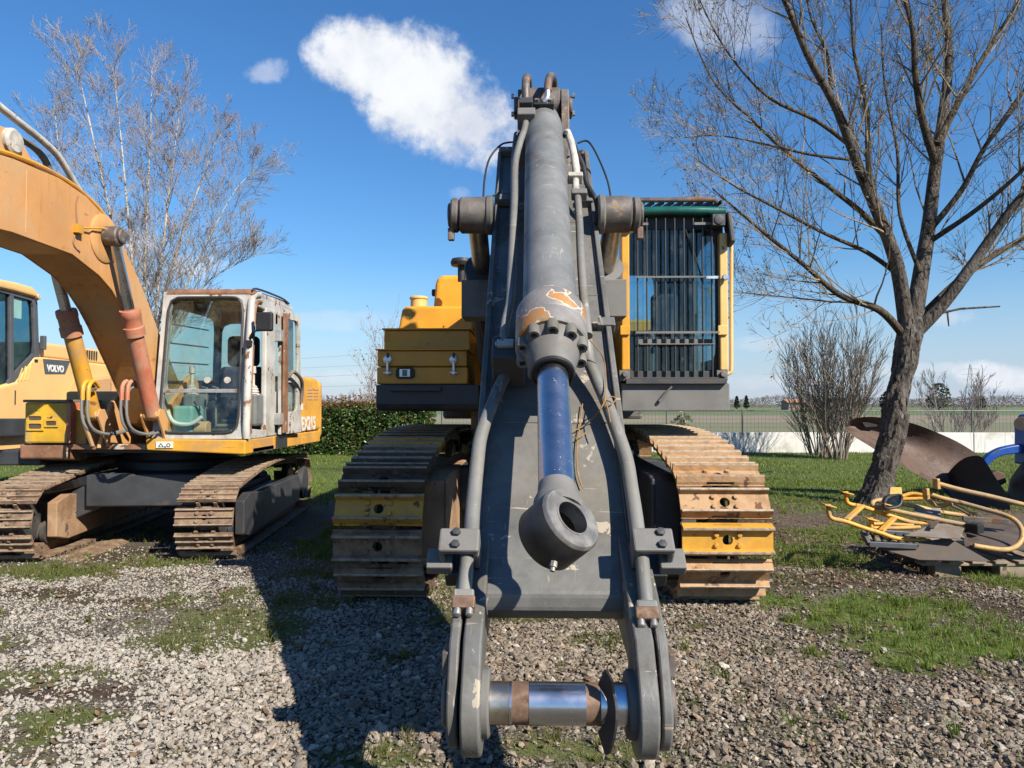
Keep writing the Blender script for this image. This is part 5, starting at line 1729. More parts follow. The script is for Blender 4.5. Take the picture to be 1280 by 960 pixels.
for k in range(9):
    px_ = 796.6 + k * 11.58
    a, c = P(px_, 273, yb), P(px_, 474, yb)
    MB().bb(a.x - .0055, a.x + .0055, yb - .018, yb + .018, c.z, a.z).build('guard_bar', M['dark_frame'], gd, .002, 1)
for py_, dd in ((347, .008), (416, .010)):
    z = P(840, py_, yb).z
    MB().bb(P(792, 0, yb).x, P(895, 0, yb).x, yb - .045, yb - .033, z - dd, z + dd).build('guard_crossbar', M['frame_grey'], gd)
for py_ in (428,):
    z = P(840, py_, yb).z
    MB().bb(P(797, 0, yb).x, P(890, 0, yb).x, yb - .03, yb + .10, z - .022, z - .012).bb(P(797, 0, yb).x, P(890, 0, yb).x, yb + .092, yb + .10, z - .012, z + .04).build('guard_shelf', M['frame_grey'], gd)
z = P(840, 470, yb).z
MB().bb(P(786, 0, yb).x, P(903, 0, yb).x, yb - .03, yb + .10, z - .022, z - .012).bb(P(786, 0, yb).x, P(903, 0, yb).x, yb + .09, yb + .10, z - .012, z + .05).bb(P(780, 0, yb).x, P(904, 0, yb).x, yb - .035, yb + .10, z - .075, z - .024).build('guard_sill', M['dark_frame'], gd, .004)
for a_, c_ in ((788, 808), (865, 889)):
    z = P(840, 281, yb).z
    MB().bb(P(a_, 0, yb).x, P(c_, 0, yb).x, yb - .045, yb - .034, z - .012, z + .012).build('guard_strap', M['frame_grey'], gd)
for px_, top, bot, mt, w_ in ((781, 290, 463, 'yellow', .038), (903, 292, 463, 'yellow_pale', .038)):
    a, c = P(px_, top, CF - .06), P(px_, bot, CF - .06)
    MB().bb(a.x - w_, a.x + w_, CF - .10, CF - .01, c.z, a.z).build('corner_post', M[mt], cabp, .012)
    k = P(px_, 413, CF - .1)
    MB().bb(k.x - w_ - .008, k.x + w_ + .008, CF - .125, CF - .101, k.z - .045, k.z + .045).build('guard_hinge', M[mt], cabp, .006)
    k = P(px_, 468, CF - .1)
    MB().drum((k.x, CF - .1, k.z), (k.x, CF - .15, k.z), .028, 16, .006).bb(k.x - .05, k.x + .05, CF - .10, CF + .0, k.z - .06, k.z + .04).build('lower_hinge', M['frame_grey'], cabp, .004)
k = P(893, 347, CF - .14)
MB().bb(k.x - .08, k.x + .03, CF - .16, CF - .135, k.z - .012, k.z + .012).drum((k.x + .10, CF - .16, k.z), (k.x + .10, CF - .12, k.z), .03, 12).build('guard_latch', M['silver'], cabp, .003)
k = P(896, 277, CF - .12)
MB().bb(k.x - .06, k.x + .06, CF - .20, CF - .07, k.z - .055, k.z + .055).lathe((k.x, CF - .2, k.z), (0, -1, 0), [(0, .05), (.008, .045), (.012, .02)], 20).build('work_light', M['dark_frame'], cabp, .01)
k = P(790, 278, CF - .12)
MB().bb(k.x - .05, k.x + .03, CF - .18, CF - .05, k.z - .05, k.z + .05).build('work_light', M['dark_frame'], cabp, .01)
MB().tube([P(908, 283, 7.1), P(912, 275, 7.1), P(914, 285, 7.1), P(914, 400, 7.1), P(914, 458, 7.1), P(912, 466, 7.1), P(906, 468, 7.1)], .0185, 12, sub=4).build('handrail', M['yellow_pale'], cabp)
a, c = P(909, 268, 7.05), P(914, 306, 7.0)
MB().bar((a.x, 7.05, a.z), (c.x, 7.0, c.z), .05, .16, (0, -1, 0)).build('mirror', M['black_rubber'], cabp, .015)
MB().tube([P(904, 281, 7.08), P(908, 281, 7.06)], .02, 8).build('mirror_arm', M['dark_frame'], cabp)
# seat, console, wiper
seat = MB()
sa, sb_ = P(817, 352, 8.1), P(843, 352, 8.1)
seat.bb(sa.x + .04, sb_.x - .04, 8.05, 8.17, P(0, 366, 8.1).z, P(0, 344, 8.1).z)
seat.bb(sa.x - .03, sb_.x + .03, 8.02, 8.18, P(0, 425, 8.1).z, P(0, 371, 8.1).z)
seat.bb(sa.x - .03, sb_.x + .03, 7.65, 8.15, P(0, 436, 8.1).z, P(0, 422, 8.1).z)
seat.build('seat', M['seat_cloth'], cabp, .05, 3)
for x in (sa.x - .14, sb_.x + .06):
    MB().bb(x, x + .1, 7.55, 8.0, zb + .05, zb + .52).build('console', M['interior_grey'], cabp, .03)
    MB().tube([(x + .05, 7.6, zb + .5), (x + .05, 7.58, zb + .72)], .018, 8).build('joystick', M['black_rubber'], cabp)
MB().tube([P(878, 352, CF - .01), P(872, 330, CF - .01), P(856, 285, CF - .01)], .008, 6).build('wiper', M['black_rubber'], cabp)
MB().bb(P(884, 0, 7.6).x, P(888, 0, 7.6).x, 7.6, 7.62, P(0, 372, 7.6).z, P(0, 362, 7.6).z).build('interior_sticker', M['lemon'], cabp)
MB().bb(P(846, 0, 7.4).x, P(862, 0, 7.4).x, 7.3, 7.45, zb + .02, zb + .25).build('foot_pedals', M['interior_grey'], cabp, .02)


# ------------------------------------------------------------------ older orange excavator on the left
HC = -4.24
HX = thing('excavator', 'older orange excavator with a rusty pale cab, door folded open', 'excavator', (HC, 9.4, 0))
small_shoe = shoe_mesh('track_shoe', 0.57, 0.186, 0.014, [(-0.075, 0.026, 0.026, 0.014), (0.0, 0.022, 0.024, 0.013), (0.075, 0.026, 0.026, 0.014)], 0.03, [(-.07, -.04), (.07, -.04), (-.07, .04), (.07, .04)], False)
HZ = 0.31 + .075 + .014 + .026
HP = Vector((HC + .965, 7.3, 0))
HXF = Matrix.Translation(HP) @ Matrix.Rotation(R(6.0), 4, 'Z') @ Matrix.Translation(-HP)      # undercarriage stands slightly askew
for sx in (-1, 1):
    lay_track(HX, HC + sx * .965, 7.68, 11.0, 0.275, 0.31, 0.075, 0.04, (8.8, 10.2), 0.80, 0.190, small_shoe, lambda i: 'shoe_brown', M['shoe_brown'], phase=.3, xf=HXF)
    xi, xo = HC + sx * .965 - .13, HC + sx * .965 + .13
    xa = HC + sx * .965 + .20
    b = MB()
    for q in (-1, 1):
        xq = HC + sx * .965 + q * .20
        b.yz([(7.85, .2), (7.85, .56), (8.1, .62), (8.6, .58), (10.6, .58), (10.7, .5), (10.7, .2), (8.1, .14)], xq - .05, xq + .05)
    b.bb(HC + sx * .965 - .16, HC + sx * .965 + .16, 8.3, 10.5, .3, .52)
    b.build('track_frame', M['frame_tan'] if sx < 0 else M['dark_frame'], HX, .01, space=HXF)  # right frame's shade is put into its darker colour
    MB().drum((HC + sx * .965 + .19, 11.0, HZ), (HC + sx * .965 + .27, 11.0, HZ), .24, 28).drum((HC + sx * .965 + .19, 10.98, HZ - .16), (HC + sx * .965 + .285, 10.98, HZ - .16), .06, 12).build('final_drive', M['dark_frame'], HX, space=HXF)
    # leg of the cross frame, falling towards the track
    x1, x2 = HC + sx * .35, HC + sx * .78
    for yy in (8.25, 10.2):
        MB().prism([(x1, yy, .50), (x2, yy, .30), (x2, yy, .62), (x1, yy, .84)], (0, .42, 0)).build('cross_leg', M['dark_frame'], HX, .02, space=HXF)
MB().xy([(HC - .6, 8.2), (HC + .6, 8.2), (HC + .6, 10.6), (HC - .6, 10.6)], .46, .82).lathe((HC, 9.4, .8), (0, 0, 1), [(0, .72), (.12, .72), (.12, .66), (.28, .66)], 36).build('car_body', M['dark_frame'], HX, .02, space=HXF)
# soil banked against the track
mb = MB()
nn, mm = 60, 16
for i in range(nn + 1):
    for k in range(mm + 1):
        yy, xx = 7.5 + 1.6 * i / nn, -4.90 + .34 * k / mm
        e = math.sin(math.pi * i / nn) * math.sin(math.pi * k / mm)
        hh = .055 * e ** .6 * (.25 + 1.3 * float(N1(xx, yy, 5.0, 4))) + .03 * (float(N2(xx, yy, 22.0, 2)) - .5)
        mb.v.append((xx, yy, hh - .015))
for i in range(nn):
    for k in range(mm):
        a = i * (mm + 1) + k
        mb.f.append((a, a + 1, a + mm + 2, a + mm + 1)); mb.m.append(0); mb.s.append(False)
tag(mb.build('soil_bank', M['dry_soil'], space=HXF), 'dry tan soil banked along the inside of the left crawler track', kind='stuff')

HR = HC + 1.177                  # cab side plane, x
MB().xy([(-5.55, 8.05), (HR, 8.05), (HR, 10.6), (HR - .3, 11.2), (-5.2, 11.2), (-5.55, 10.6)], 1.06, 1.11).build('deck', M['dark_frame'], HX)
fs = MB().xz([(P(191, 0, 7.82).x, 1.105), (HR, 1.06), (HR, 1.215), (P(189, 0, 7.82).x, 1.225)], 7.82, 8.7).build('cab_skirt', M['digger_yellow'], HX, .012)
a, c = P(195, 552, 7.81), P(216, 560, 7.81)
MB().bb(a.x, c.x, 7.808, 7.818, c.z, a.z).build('warning_sticker', M['label_white'], fs)
# little triangle and hand sign printed on the sticker
for pts in ([(197, 559), (201, 553.5), (205, 559)], ):
    MB().prism([P(q[0], q[1], 7.807) for q in pts], (0, .001, 0)).build('printed_mark', M['decal_grey'], fs)
    MB().prism([P(q[0], q[1], 7.806) for q in ((199.2, 558.2), (201, 555.6), (202.9, 558.2))], (0, .0008, 0)).build('printed_mark', M['label_white'], fs)
MB().lathe(P(210.5, 556.5, 7.807), (0, -1, 0), [(0, .022), (.001, .022)], 14).build('printed_mark', M['decal_grey'], fs)
MB().lathe(P(210.5, 556.5, 7.8055), (0, -1, 0), [(0, .012), (.001, .012)], 14).build('printed_mark', M['label_white'], fs)
MB().bb(P(212, 0, 7.8).x, P(214.5, 0, 7.8).x, 7.8055, 7.807, P(0, 559, 7.8).z, P(0, 557.5, 7.8).z).build('printed_mark', M['decal_grey'], fs)
MB().yz([(8.70, 1.06), (8.70, 1.215), (10.6, 1.215), (10.6, 1.06)], HR - .06, HR + .004).build('side_skirt', M['digger_yellow'], HX, .01)
MB().yz([(8.75, 1.062), (8.75, 1.213), (9.15, 1.213), (9.15, 1.062)], HR + .004, HR + .012).build('recess_shade_plate', M['seal_dark'], HX)  # dark plate proud of the skirt, painted as the shade of a recess
# body and counterweight behind the cab
zt_ = 1.97
prof = [(9.62, 1.22), (10.66, 1.22), (10.66, 1.80), (10.46, 1.97), (9.62, 1.97)]
bodyx = MB().yz(prof, HR - .85, HR).build('side_body', M['digger_yellow'], HX, .05, 3)
cw = []
for k in range(13):
    a = math.pi * k / 12
    cw.append((HC + 1.165 * math.cos(a), 10.67 + .75 * math.sin(a)))
MB().xy(cw[::-1], 1.08, 1.95).build('counterweight', M['digger_yellow'], HX, .08, 3)
MB().bb(HC - 1.17, HC + .3, 9.3, 10.66, 1.12, 1.9).build('engine_cover', M['digger_orange'], HX, .03)
for k in range(4):
    for q in range(2):
        MB().bb(HR + .001, HR + .006, 10.0 + q * .28, 10.23 + q * .28, 1.66 + k * .045, 1.685 + k * .045).build('vent_slot', M['digger_orange'], bodyx)
MB().bb(HR + .001, HR + .004, 9.72, 9.80, 1.52, 1.60).build('data_plate', M['label_white'], bodyx)


def lettering(name, text, size, parent, mat, loc, rot, sx=1.0, shear=0.0, ext=0.003, offset=0.0):
    cu = bpy.data.curves.new(name, 'FONT')
    cu.body = text
    cu.size = size
    cu.extrude = ext
    cu.offset = offset
    cu.shear = shear
    cu.resolution_u = 3
    cu.materials.append(mat)
    tmp = bpy.data.objects.new('lettering_curve', cu)
    COL.objects.link(tmp)
    bpy.context.view_layer.update()
    me = bpy.data.meshes.new_from_object(tmp.evaluated_get(bpy.context.evaluated_depsgraph_get()))
    bpy.data.objects.remove(tmp)
    o = bpy.data.objects.new(name, me)
    COL.objects.link(o)
    w = Matrix.Translation(loc) @ rot.to_4x4() @ Matrix.Diagonal((sx, 1, 1, 1))
    o.parent = parent
    o.matrix_parent_inverse = WM[parent].inverted()
    o.matrix_basis = w
    WM[o] = w
    return o


rx90 = Matrix.Rotation(math.pi / 2, 3, 'X')
rside = Matrix.Rotation(math.pi / 2, 3, 'Z') @ rx90
lettering('model_lettering', 'EX215', 0.25, bodyx, M['label_white'], Vector((HR + .006, 9.73, 1.25)), rside, 0.95, 0.0, .002, .008)

# ---- cab
F0, F1 = 7.85, 8.02               # windscreen foot and head
cb = part_empty('cab', HX, (HC + .66, 8.6, 1.2))
bl, br = P(190, 545, F0), P(304, 552, F0)
tr_, tl = P(303, 364, F1), P(205, 367, F1)
br.x = HR - .01
tr_.x = HR - .03
bl.z = br.z = 1.225
tl.z = tr_.z = 2.84
c4 = [bl, br, tr_, tl]
MB().frame(c4, (.075, .915, .045, .955), (0, .06, 0), 11).build('front_frame', M['trim_grey'], cb)
MB().frame([P(0, 0, 1)] * 4 if False else [bl + Vector((.0, -.004, 0)), br + Vector((0, -.004, 0)), tr_ + Vector((0, -.004, 0)), tl + Vector((0, -.004, 0))], (.055, .935, .03, .97), (0, .07, 0), 11).build('outer_frame', M['cab_white'], cb)
rub = []
for k in range(60):
    an = 2 * math.pi * k / 59
    c, s = math.cos(an), math.sin(an)
    e = (abs(c) ** 11 + abs(s) ** 11) ** (1 / 11)
    u, v = .495 + .425 * c / e, .5 + .46 * s / e
    rub.append((bl * (1 - u) + br * u) * (1 - v) + (tl * (1 - u) + tr_ * u) * v + Vector((0, -.012, 0)))
MB().tube(rub, .013, 8).build('window_seal', M['seal_dark'], cb)
MB().pane(c4, (.07, .92, .335, .96), (0, .03, 0), (0, .006, 0), 11).build('windscreen', M['glass_grey'], cb)
MB().pane(c4, (.07, .92, .04, .305), (0, .035, 0), (0, .006, 0), 11).build('lower_windscreen', M['glass_grey'], cb)
q0, q1 = bl.lerp(tl, .32), br.lerp(tr_, .32)
MB().bb(q0.x + .07, q1.x - .07, q0.y + .01, q0.y + .05, q0.z - .02, q0.z + .022).build('transom', M['trim_grey'], cb, .004)
CRY = 9.42
MB().prism([(tl.x - .01, F1 - .02, 2.80), (tr_.x + .035, F1 - .02, 2.80), (tr_.x + .02, F1 - .0, 2.875), (tl.x + .06, F1 - .0, 2.875)], (0, .28, 0)).build('roof_edge', M['cab_rust'], cb, .03, 3)
MB().yz([(F1 + .26, 2.80), (F1 + .26, 2.875), (9.1, 2.90), (9.4, 2.86), (CRY, 2.78)], tl.x, HR - .01).build('roof', M['cab_white'], cb, .03, 3)
# left wall, rear wall, floor
xl = bl.x
w4 = [(xl, F0 + .06, 1.225), (xl, CRY, 1.225), (tl.x, CRY, 2.80), (tl.x, F1 + .06, 2.80)]
MB().frame(w4, (.06, .93, .32, .93), (.04, 0, 0), 9).build('side_wall', M['cab_white'], cb)
MB().pane(w4, (.05, .94, .31, .94), (.015, 0, 0), (.005, 0, 0), 9).build('side_window', M['glass_grey'], cb)
for k in range(4):
    z = 1.85 + k * .22
    MB().tube([(xl - .03, F0 + .2, z), (xl - .03, CRY - .15, z + .03)], .010, 6).build('window_guard', M['seal_dark'], cb)
r4 = [(xl, CRY, 1.225), (HR - .01, CRY, 1.225), (HR - .03, CRY, 2.80), (tl.x, CRY, 2.80)]
MB().frame(r4, (.05, .90, .42, .90), (0, .04, 0), 8).build('rear_wall', M['interior'], cb)
MB().pane(r4, (.04, .91, .41, .91), (0, .015, 0), (0, .005, 0), 8).build('rear_window', M['glass_grey'], cb)
MB().bb(xl, HR - .01, F0 + .04, CRY, 1.19, 1.235).build('floor', M['interior'], cb)
# right side posts: front post, top rail, middle post, sill
MB().tube([(HR - .01, 7.87, 1.23), (HR - .005, 7.86, 1.45), (HR - .005, 7.90, 2.0), (HR - .015, 7.98, 2.55), (HR - .03, 8.06, 2.78), (HR - .03, 8.25, 2.84)], .042, 10, sub=4).build('front_post', M['cab_white'], cb)
MB().tube([(HR + .01, 7.93, 1.28), (HR + .012, 7.90, 1.5), (HR + .012, 7.95, 2.0), (HR + .0, 8.03, 2.5), (HR - .01, 8.12, 2.72), (HR - .012, 8.28, 2.76)], .022, 8, sub=4).build('door_seal', M['cab_rust'], cb)
MB().yz([(8.1, 2.70), (8.1, 2.83), (9.40, 2.80), (9.42, 2.66)], HR - .06, HR - .012).build('top_rail', M['cab_white'], cb, .012)
MB().yz([(8.42, 1.22), (8.42, 2.72), (8.74, 2.72), (8.74, 1.22)], HR - .06, HR).build('middle_post', M['cab_white'], cb, .015)
MB().yz([(7.95, 1.215), (7.95, 1.33), (8.42, 1.30), (8.42, 1.215)], HR - .07, HR).build('door_sill', M['cab_white'], cb, .01)
MB().yz([(8.74, 1.22), (8.74, 1.75), (9.42, 1.75), (9.42, 1.22)], HR - .06, HR - .02).build('rear_panel', M['cab_white'], cb, .01)
MB().tube([(HR - .02, 8.02, 2.83), (HR + .0, 8.1, 2.885), (HR + .0, 8.9, 2.90), (HR, 9.2, 2.87)], .012, 6, sub=4).build('roof_gutter', M['seal_dark'], cb)
# open door swung back along the side
d4 = [(HR + .05, 8.80, 1.235), (HR + .07, 9.52, 1.235), (HR + .05, 9.50, 2.76), (HR + .03, 8.80, 2.72)]
dr = MB().frame(d4, (.12, .88, .50, .93), (-.035, 0, 0), 8)
d5 = [Vector(d4[0]), Vector(d4[1]), Vector(d4[1]).lerp(Vector(d4[2]), .47), Vector(d4[0]).lerp(Vector(d4[3]), .47)]
dr = MB()
m0, m1 = Vector(d4[0]).lerp(Vector(d4[3]), .47), Vector(d4[1]).lerp(Vector(d4[2]), .47)
dr.frame([m0, m1, d4[2], d4[3]], (.13, .87, .06, .90), (-.035, 0, 0), 9)
dr.frame([d4[0], d4[1], m1, m0], (.20, .82, .38, .90), (-.035, 0, 0), 5)
door = dr.build('door', M['cab_white'], cb)
MB().pane([m0, m1, d4[2], d4[3]], (.12, .88, .05, .91), (-.015, 0, 0), (-.005, 0, 0), 9).build('door_window', M['glass_grey'], door)
MB().pane([d4[0], d4[1], m1, m0], (.19, .83, .37, .91), (-.015, 0, 0), (-.005, 0, 0), 5).build('door_window', M['glass_grey'], door)
MB().tube([(HR + .07, 9.0, 1.93), (HR + .12, 9.03, 2.0), (HR + .13, 9.3, 1.92), (HR + .10, 9.45, 1.80), (HR + .08, 9.48, 1.62)], .024, 8, sub=4).build('door_handle', M['plate_grey'], door)
MB().bb(HR + .06, HR + .085, 8.80, 8.95, 1.25, 2.70).build('hinge_strip', M['cab_rust'], door, .006)
for z in (1.42, 2.42):
    MB().bb(HR - .005, HR + .075, 8.70, 8.86, z - .07, z + .07).build('door_hinge', M['trim_grey'], door, .008)
# mirror
MB().tube([(HR, 7.92, 2.28), (HR + .06, 7.86, 2.38), (HR + .17, 7.88, 2.40)], .012, 8, sub=3).bb(HR - .02, HR + .03, 7.86, 7.95, 2.22, 2.29).build('mirror_arm', M['black_rubber'], cb)
k0, k1 = P(320, 414, 7.86), P(341, 390, 7.86)
MB().bb(k0.x, k1.x, 7.84, 7.90, k0.z, k1.z).build('mirror', M['black_rubber'], cb, .02, 3)
# inside
seat = MB()
seat.bb(-3.66, -3.28, 8.72, 8.86, 2.05, 2.42)
seat.bb(-3.74, -3.22, 8.70, 8.88, 1.60, 2.05)
seat.bb(-3.74, -3.22, 8.35, 8.86, 1.52, 1.64)
seat.build('seat', M['seat_cloth'], cb, .06, 3)
for x in (-3.86, -3.16):
    MB().bb(x - .07, x + .07, 8.2, 8.75, 1.35, 1.72).build('console', M['interior_grey'], cb, .03)
    MB().lathe((x, 8.28, 1.70), (0, 0, 1), [(0, .075), (.03, .06), (.035, .07), (.06, .055), (.065, .062), (.09, .045), (.095, .05), (.12, .02), (.24, .02), (.25, .035), (.33, .03)], 14).build('joystick', M['fitting_pale'], cb)
for x in (-3.62, -3.50):
    MB().tube([(x, 8.1, 1.3), (x + .01, 8.06, 1.62), (x + .03, 8.06, 1.78), (x - .03, 8.06, 1.79)], .012, 8).build('travel_lever', M['interior_grey'], cb)
MB().bb(-3.95, -3.72, 8.0, 8.3, 1.25, 1.58).build('side_console', M['teal_plastic'], cb, .03)
MB().tube([(-3.98, 7.96, 1.52), (-3.9, 7.95, 1.40), (-3.72, 7.95, 1.38), (-3.6, 7.96, 1.46)], .022, 8, sub=4).build('loose_hose', M['label_white'], cb)
MB().drum((-3.72, 8.1, 1.32), (-3.58, 8.1, 1.32), .09, 18).build('floor_canister', M['digger_orange'], cb)
for k in range(4):
    MB().bb(-3.55 + .04 * k, -3.20 + .02 * k, 7.98 + .03 * k, 8.2, 1.25 + .05 * k, 1.28 + .05 * k).build('floor_clutter', M['tray_brown'] if k % 2 else M['plate_grey'], cb, .006)
for k, (x, y) in enumerate(((-3.30, 7.90), (-3.52, 7.90))):
    MB().lathe((x, y + .02, 1.86), (0, -1, 0), [(0, .035), (.02, .035), (.022, .02)], 14).build('cab_lamp', M['fitting_pale'], cb)
MB().tube([(HR - .16, 8.3, 1.28), (HR - .15, 8.28, 1.9), (HR - .12, 8.32, 2.1)], .012, 6).build('lock_lever', M['black_rubber'], cb)
MB().lathe(P(180, 436, 7.9), (-1, -.4, 0), [(-.06, .02), (.0, .02), (.005, .032), (.05, .032), (.055, .02)], 12).build('window_catch', M['black_rubber'], cb)
MB().lathe(P(184, 484, 7.9), (-1, -.4, 0), [(-.05, .02), (.0, .03), (.05, .022)], 10).build('window_catch', M['trim_grey'], cb)

# ---- boom
HB, HW = -4.37, .235
top = [(3.6, 3.15), (4.6, 3.43), (5.73, 3.56), (6.30, 3.58), (6.69, 3.53), (7.06, 3.40), (7.25, 3.28), (7.40, 3.12), (7.6, 2.93), (7.78, 2.74), (8.03, 2.43), (8.75, 1.62), (8.8, 1.45)]
bot = [(8.6, 1.30), (8.35, 1.38), (7.85, 2.0), (7.5, 2.40), (7.34, 2.56), (7.14, 2.72), (6.92, 2.83), (6.5, 2.95), (5.73, 2.97), (4.6, 2.9), (3.6, 2.72)]
hb = MB().yz(top + bot, HB - HW + .02, HB + HW - .02).build('boom', M['digger_orange'], HX, .012)
for sx in (-1, 1):
    MB().yz(top[:-1] + [(8.78, 1.46)] + bot, HB + sx * (HW - .02), HB + sx * HW).build('side_web', M['digger_orange'], hb, .005)
MB().tube([(HB + .12, 4.2, 3.40), (HB + .12, 5.73, 3.62), (HB + .12, 6.3, 3.635), (HB + .12, 6.69, 3.585), (HB + .12, 7.06, 3.45), (HB + .12, 7.40, 3.17), (HB + .12, 7.78, 2.79), (HB + .12, 8.03, 2.48)], .026, 8, sub=3).build('boom_pipe', M['pipe_grey'], hb)
MB().tube([(HB + .20, 4.2, 3.40), (HB + .20, 5.73, 3.60), (HB + .20, 6.3, 3.615), (HB + .20, 6.69, 3.565), (HB + .20, 7.06, 3.43), (HB + .20, 7.40, 3.15), (HB + .20, 7.78, 2.77)], .020, 8, sub=3).build('boom_pipe', M['digger_yellow'], hb)
MB().tube([(HB + .20, 5.0, 3.9), (HB + .21, 5.35, 3.96), (HB + .21, 5.75, 3.90), (HB + .20, 6.05, 3.86), (HB + .18, 6.35, 3.80), (HB + .16, 6.6, 3.66), (HB + .15, 6.75, 3.57)], .030, 10, sub=4).build('hose', M['fitting_pale'], hb)
MB().tube([(HB + .08, 5.2, 3.75), (HB + .09, 5.8, 3.80), (HB + .09, 6.1, 3.82), (HB + .09, 6.3, 3.76), (HB + .09, 6.42, 3.62)], .030, 10, sub=4).build('hose', M['pipe_grey'], hb)
MB().drum((HB - .05, 5.78, 3.72), (HB + .22, 5.78, 3.72), .105, 20, .02).build('cylinder_foot', M['fitting_pale'], hb)
MB().lathe((HB, 5.7, 3.73), (0, -1, .02), [(0, .12), (.2, .12), (.25, .10), (1.5, .10)], 20).build('stick_cylinder', M['salmon'], hb)
MB().yz([(5.5, 3.5), (5.62, 3.80), (5.86, 3.82), (6.2, 3.5)], HB + .14, HB + .17).build('cylinder_lug', M['digger_orange'], hb, .005)
MB().lathe((HB + HW, 6.98, 3.20), (1, 0, 0), [(0, .235), (.01, .235), (.02, .22), (.021, .12)], 32).build('boss_plate', M['digger_orange'], hb)
MB().tube([(HB + HW + .02, 6.55, 3.20), (HB + HW + .05, 6.80, 3.26), (HB + HW + .06, 7.0, 3.30)], .008, 6).bb(HB + HW, HB + HW + .05, 6.50, 6.58, 3.15, 3.23).build('grease_line', M['digger_yellow'], hb)
MB().tube([(HB + HW + .001, 6.56, 3.50), (HB + HW + .001, 6.53, 3.40), (HB + HW + .001, 6.55, 3.2), (HB + HW + .001, 6.50, 3.05), (HB + HW + .001, 6.6, 2.99)], .009, 6, sub=4).build('weld_seam', M['cab_rust'], hb)
MB().tube([(HB + HW + .001, 5.88, 3.52), (HB + HW + .001, 5.88, 3.0)], .004, 6).build('weld_seam', M['digger_orange'], hb)
for sx in (-1, 1):
    xr = HB + sx * .325
    a, f = Vector((xr, 6.98, 3.22)), Vector((xr, 7.77, 1.49))
    d = (f - a).normalized()
    mt = M['salmon'] if sx > 0 else M['digger_yellow']
    cy = MB().lathe(a + d * .86, d, [(0, .082), (.6, .082), ((f - a).length - .86, .082)], 24).build('boom_cylinder', mt, HX)
    MB().lathe(a + d * .74, d, [(0, .05), (0, .096), (.02, .10), (.07, .10), (.08, .094), (.17, .094), (.18, .104), (.27, .104), (.28, .082)], 24).build('cylinder_head', M['salmon'], cy)
    MB().cyl(a, a + d * .78, .052, n=24).build('piston_rod', M['chrome'], cy)
    MB().drum((HB + sx * (HW + .02), 6.98, 3.22), (HB + sx * .40, 6.98, 3.22), .098, 24, .012).drum((HB + sx * .40, 6.98, 3.22), (HB + sx * .43, 6.98, 3.22), .07, 20, .008).build('rod_eye', M['dirty_steel'], cy)
    br_ = [(7.70, 1.47), (7.74, 1.545), (7.82, 1.545), (8.1, 1.14), (7.90, 1.14)]
    MB().drum((xr - .075, 7.77, 1.49), (xr + .075, 7.77, 1.49), .07, 20).yz(br_, xr - .10, xr - .08).yz(br_, xr + .08, xr + .10).build('foot_bracket', M['digger_orange'], cy, .004)
    for q in range(2):
        o = .06 * q
        x = xr + (.06 + o if sx < 0 else -.12 - o)
        MB().tube([(x, 7.62, 1.78 - .02 * q), (x, 7.50, 1.72), (x, 7.48, 1.50), (x + .04, 7.52, 1.34), (x + .12, 7.7, 1.28), (x + .2, 7.95, 1.32)], .015, 8, sub=4).build('hydraulic_hose', M['pipe_grey'], cy)
        MB().tube([(x, 7.68, 1.78), (x, 7.58, 1.84), (x, 7.50, 1.78), (x, 7.49, 1.64)], .021, 8, sub=3).build('hose_elbow', mt, cy)
MB().yz([(7.9, 1.12), (8.1, 1.6), (8.6, 1.95), (9.1, 1.7), (9.2, 1.12)], HB - .36, HB - .31).yz([(7.9, 1.12), (8.1, 1.6), (8.6, 1.95), (9.1, 1.7), (9.2, 1.12)], HB + .31, HB + .36).build('boom_bracket', M['digger_orange'], HX, .01)
MB().bb(-5.5, HR - 1.0, 7.95, 8.1, 1.10, 1.16).build('deck_edge', M['cab_rust'], HX, .008)
# front box on the right-hand deck of the machine
k0, k1 = P(30, 554, 7.9), P(84, 503, 7.9)
bx = MB().bb(k0.x, k1.x, 7.9, 8.5, k0.z, k1.z).build('battery_box', M['lemon'], HX, .02)
MB().bb(k1.x + .002, k1.x + .17, 7.98, 8.5, k0.z - .02, k1.z - .08).build('box_side', M['digger_yellow'], HX, .015)
MB().bb(k0.x - .01, k1.x + .03, 7.88, 8.5, k1.z + .001, k1.z + .03).build('box_lid', M['plate_grey'], bx, .008)
MB().bb(k1.x - .0, k1.x + .05, 7.885, 8.45, k0.z, k1.z).build('box_edge', M['salmon'], bx, .01)
for (u0, u1, v0, v1) in ((36, 53, 520, 525.5), (36, 53, 529, 536.5), (58, 71, 526, 532)):
    a, c = P(u0, v1, 7.899), P(u1, v0, 7.899)
    MB().frame([(a.x - .02, 7.897, a.z - .015), (c.x + .02, 7.897, a.z - .015), (c.x + .02, 7.897, c.z + .015), (a.x - .02, 7.897, c.z + .015)], (.12, .88, .2, .8), (0, -.012, 0), 6).build('slot_rim', M['lemon'], bx)
    MB().bb(a.x, c.x, 7.894, 7.897, a.z, c.z).build('slot', M['tray_brown'], bx)  # dark sheet on the box front, painted as the shade inside an opening
MB().yz([(7.93, 1.0), (7.93, 1.16), (8.6, 1.17), (8.6, 1.0), (8.2, .96)], P(32, 0, 7.9).x, P(92, 0, 7.9).x).build('box_sole', M['cab_rust'], HX, .02)
MB().bb(-5.95, -5.42, 8.0, 11.0, .92, 1.09).build('deck_shade_box', M['dark_frame'], HX, .02)  # added dark box in place of the black band of shade under the deck
MB().bb(-5.5, -4.7, 8.55, 11.1, 1.12, 1.75).build('tank_cover', M['digger_orange'], HX, .03)

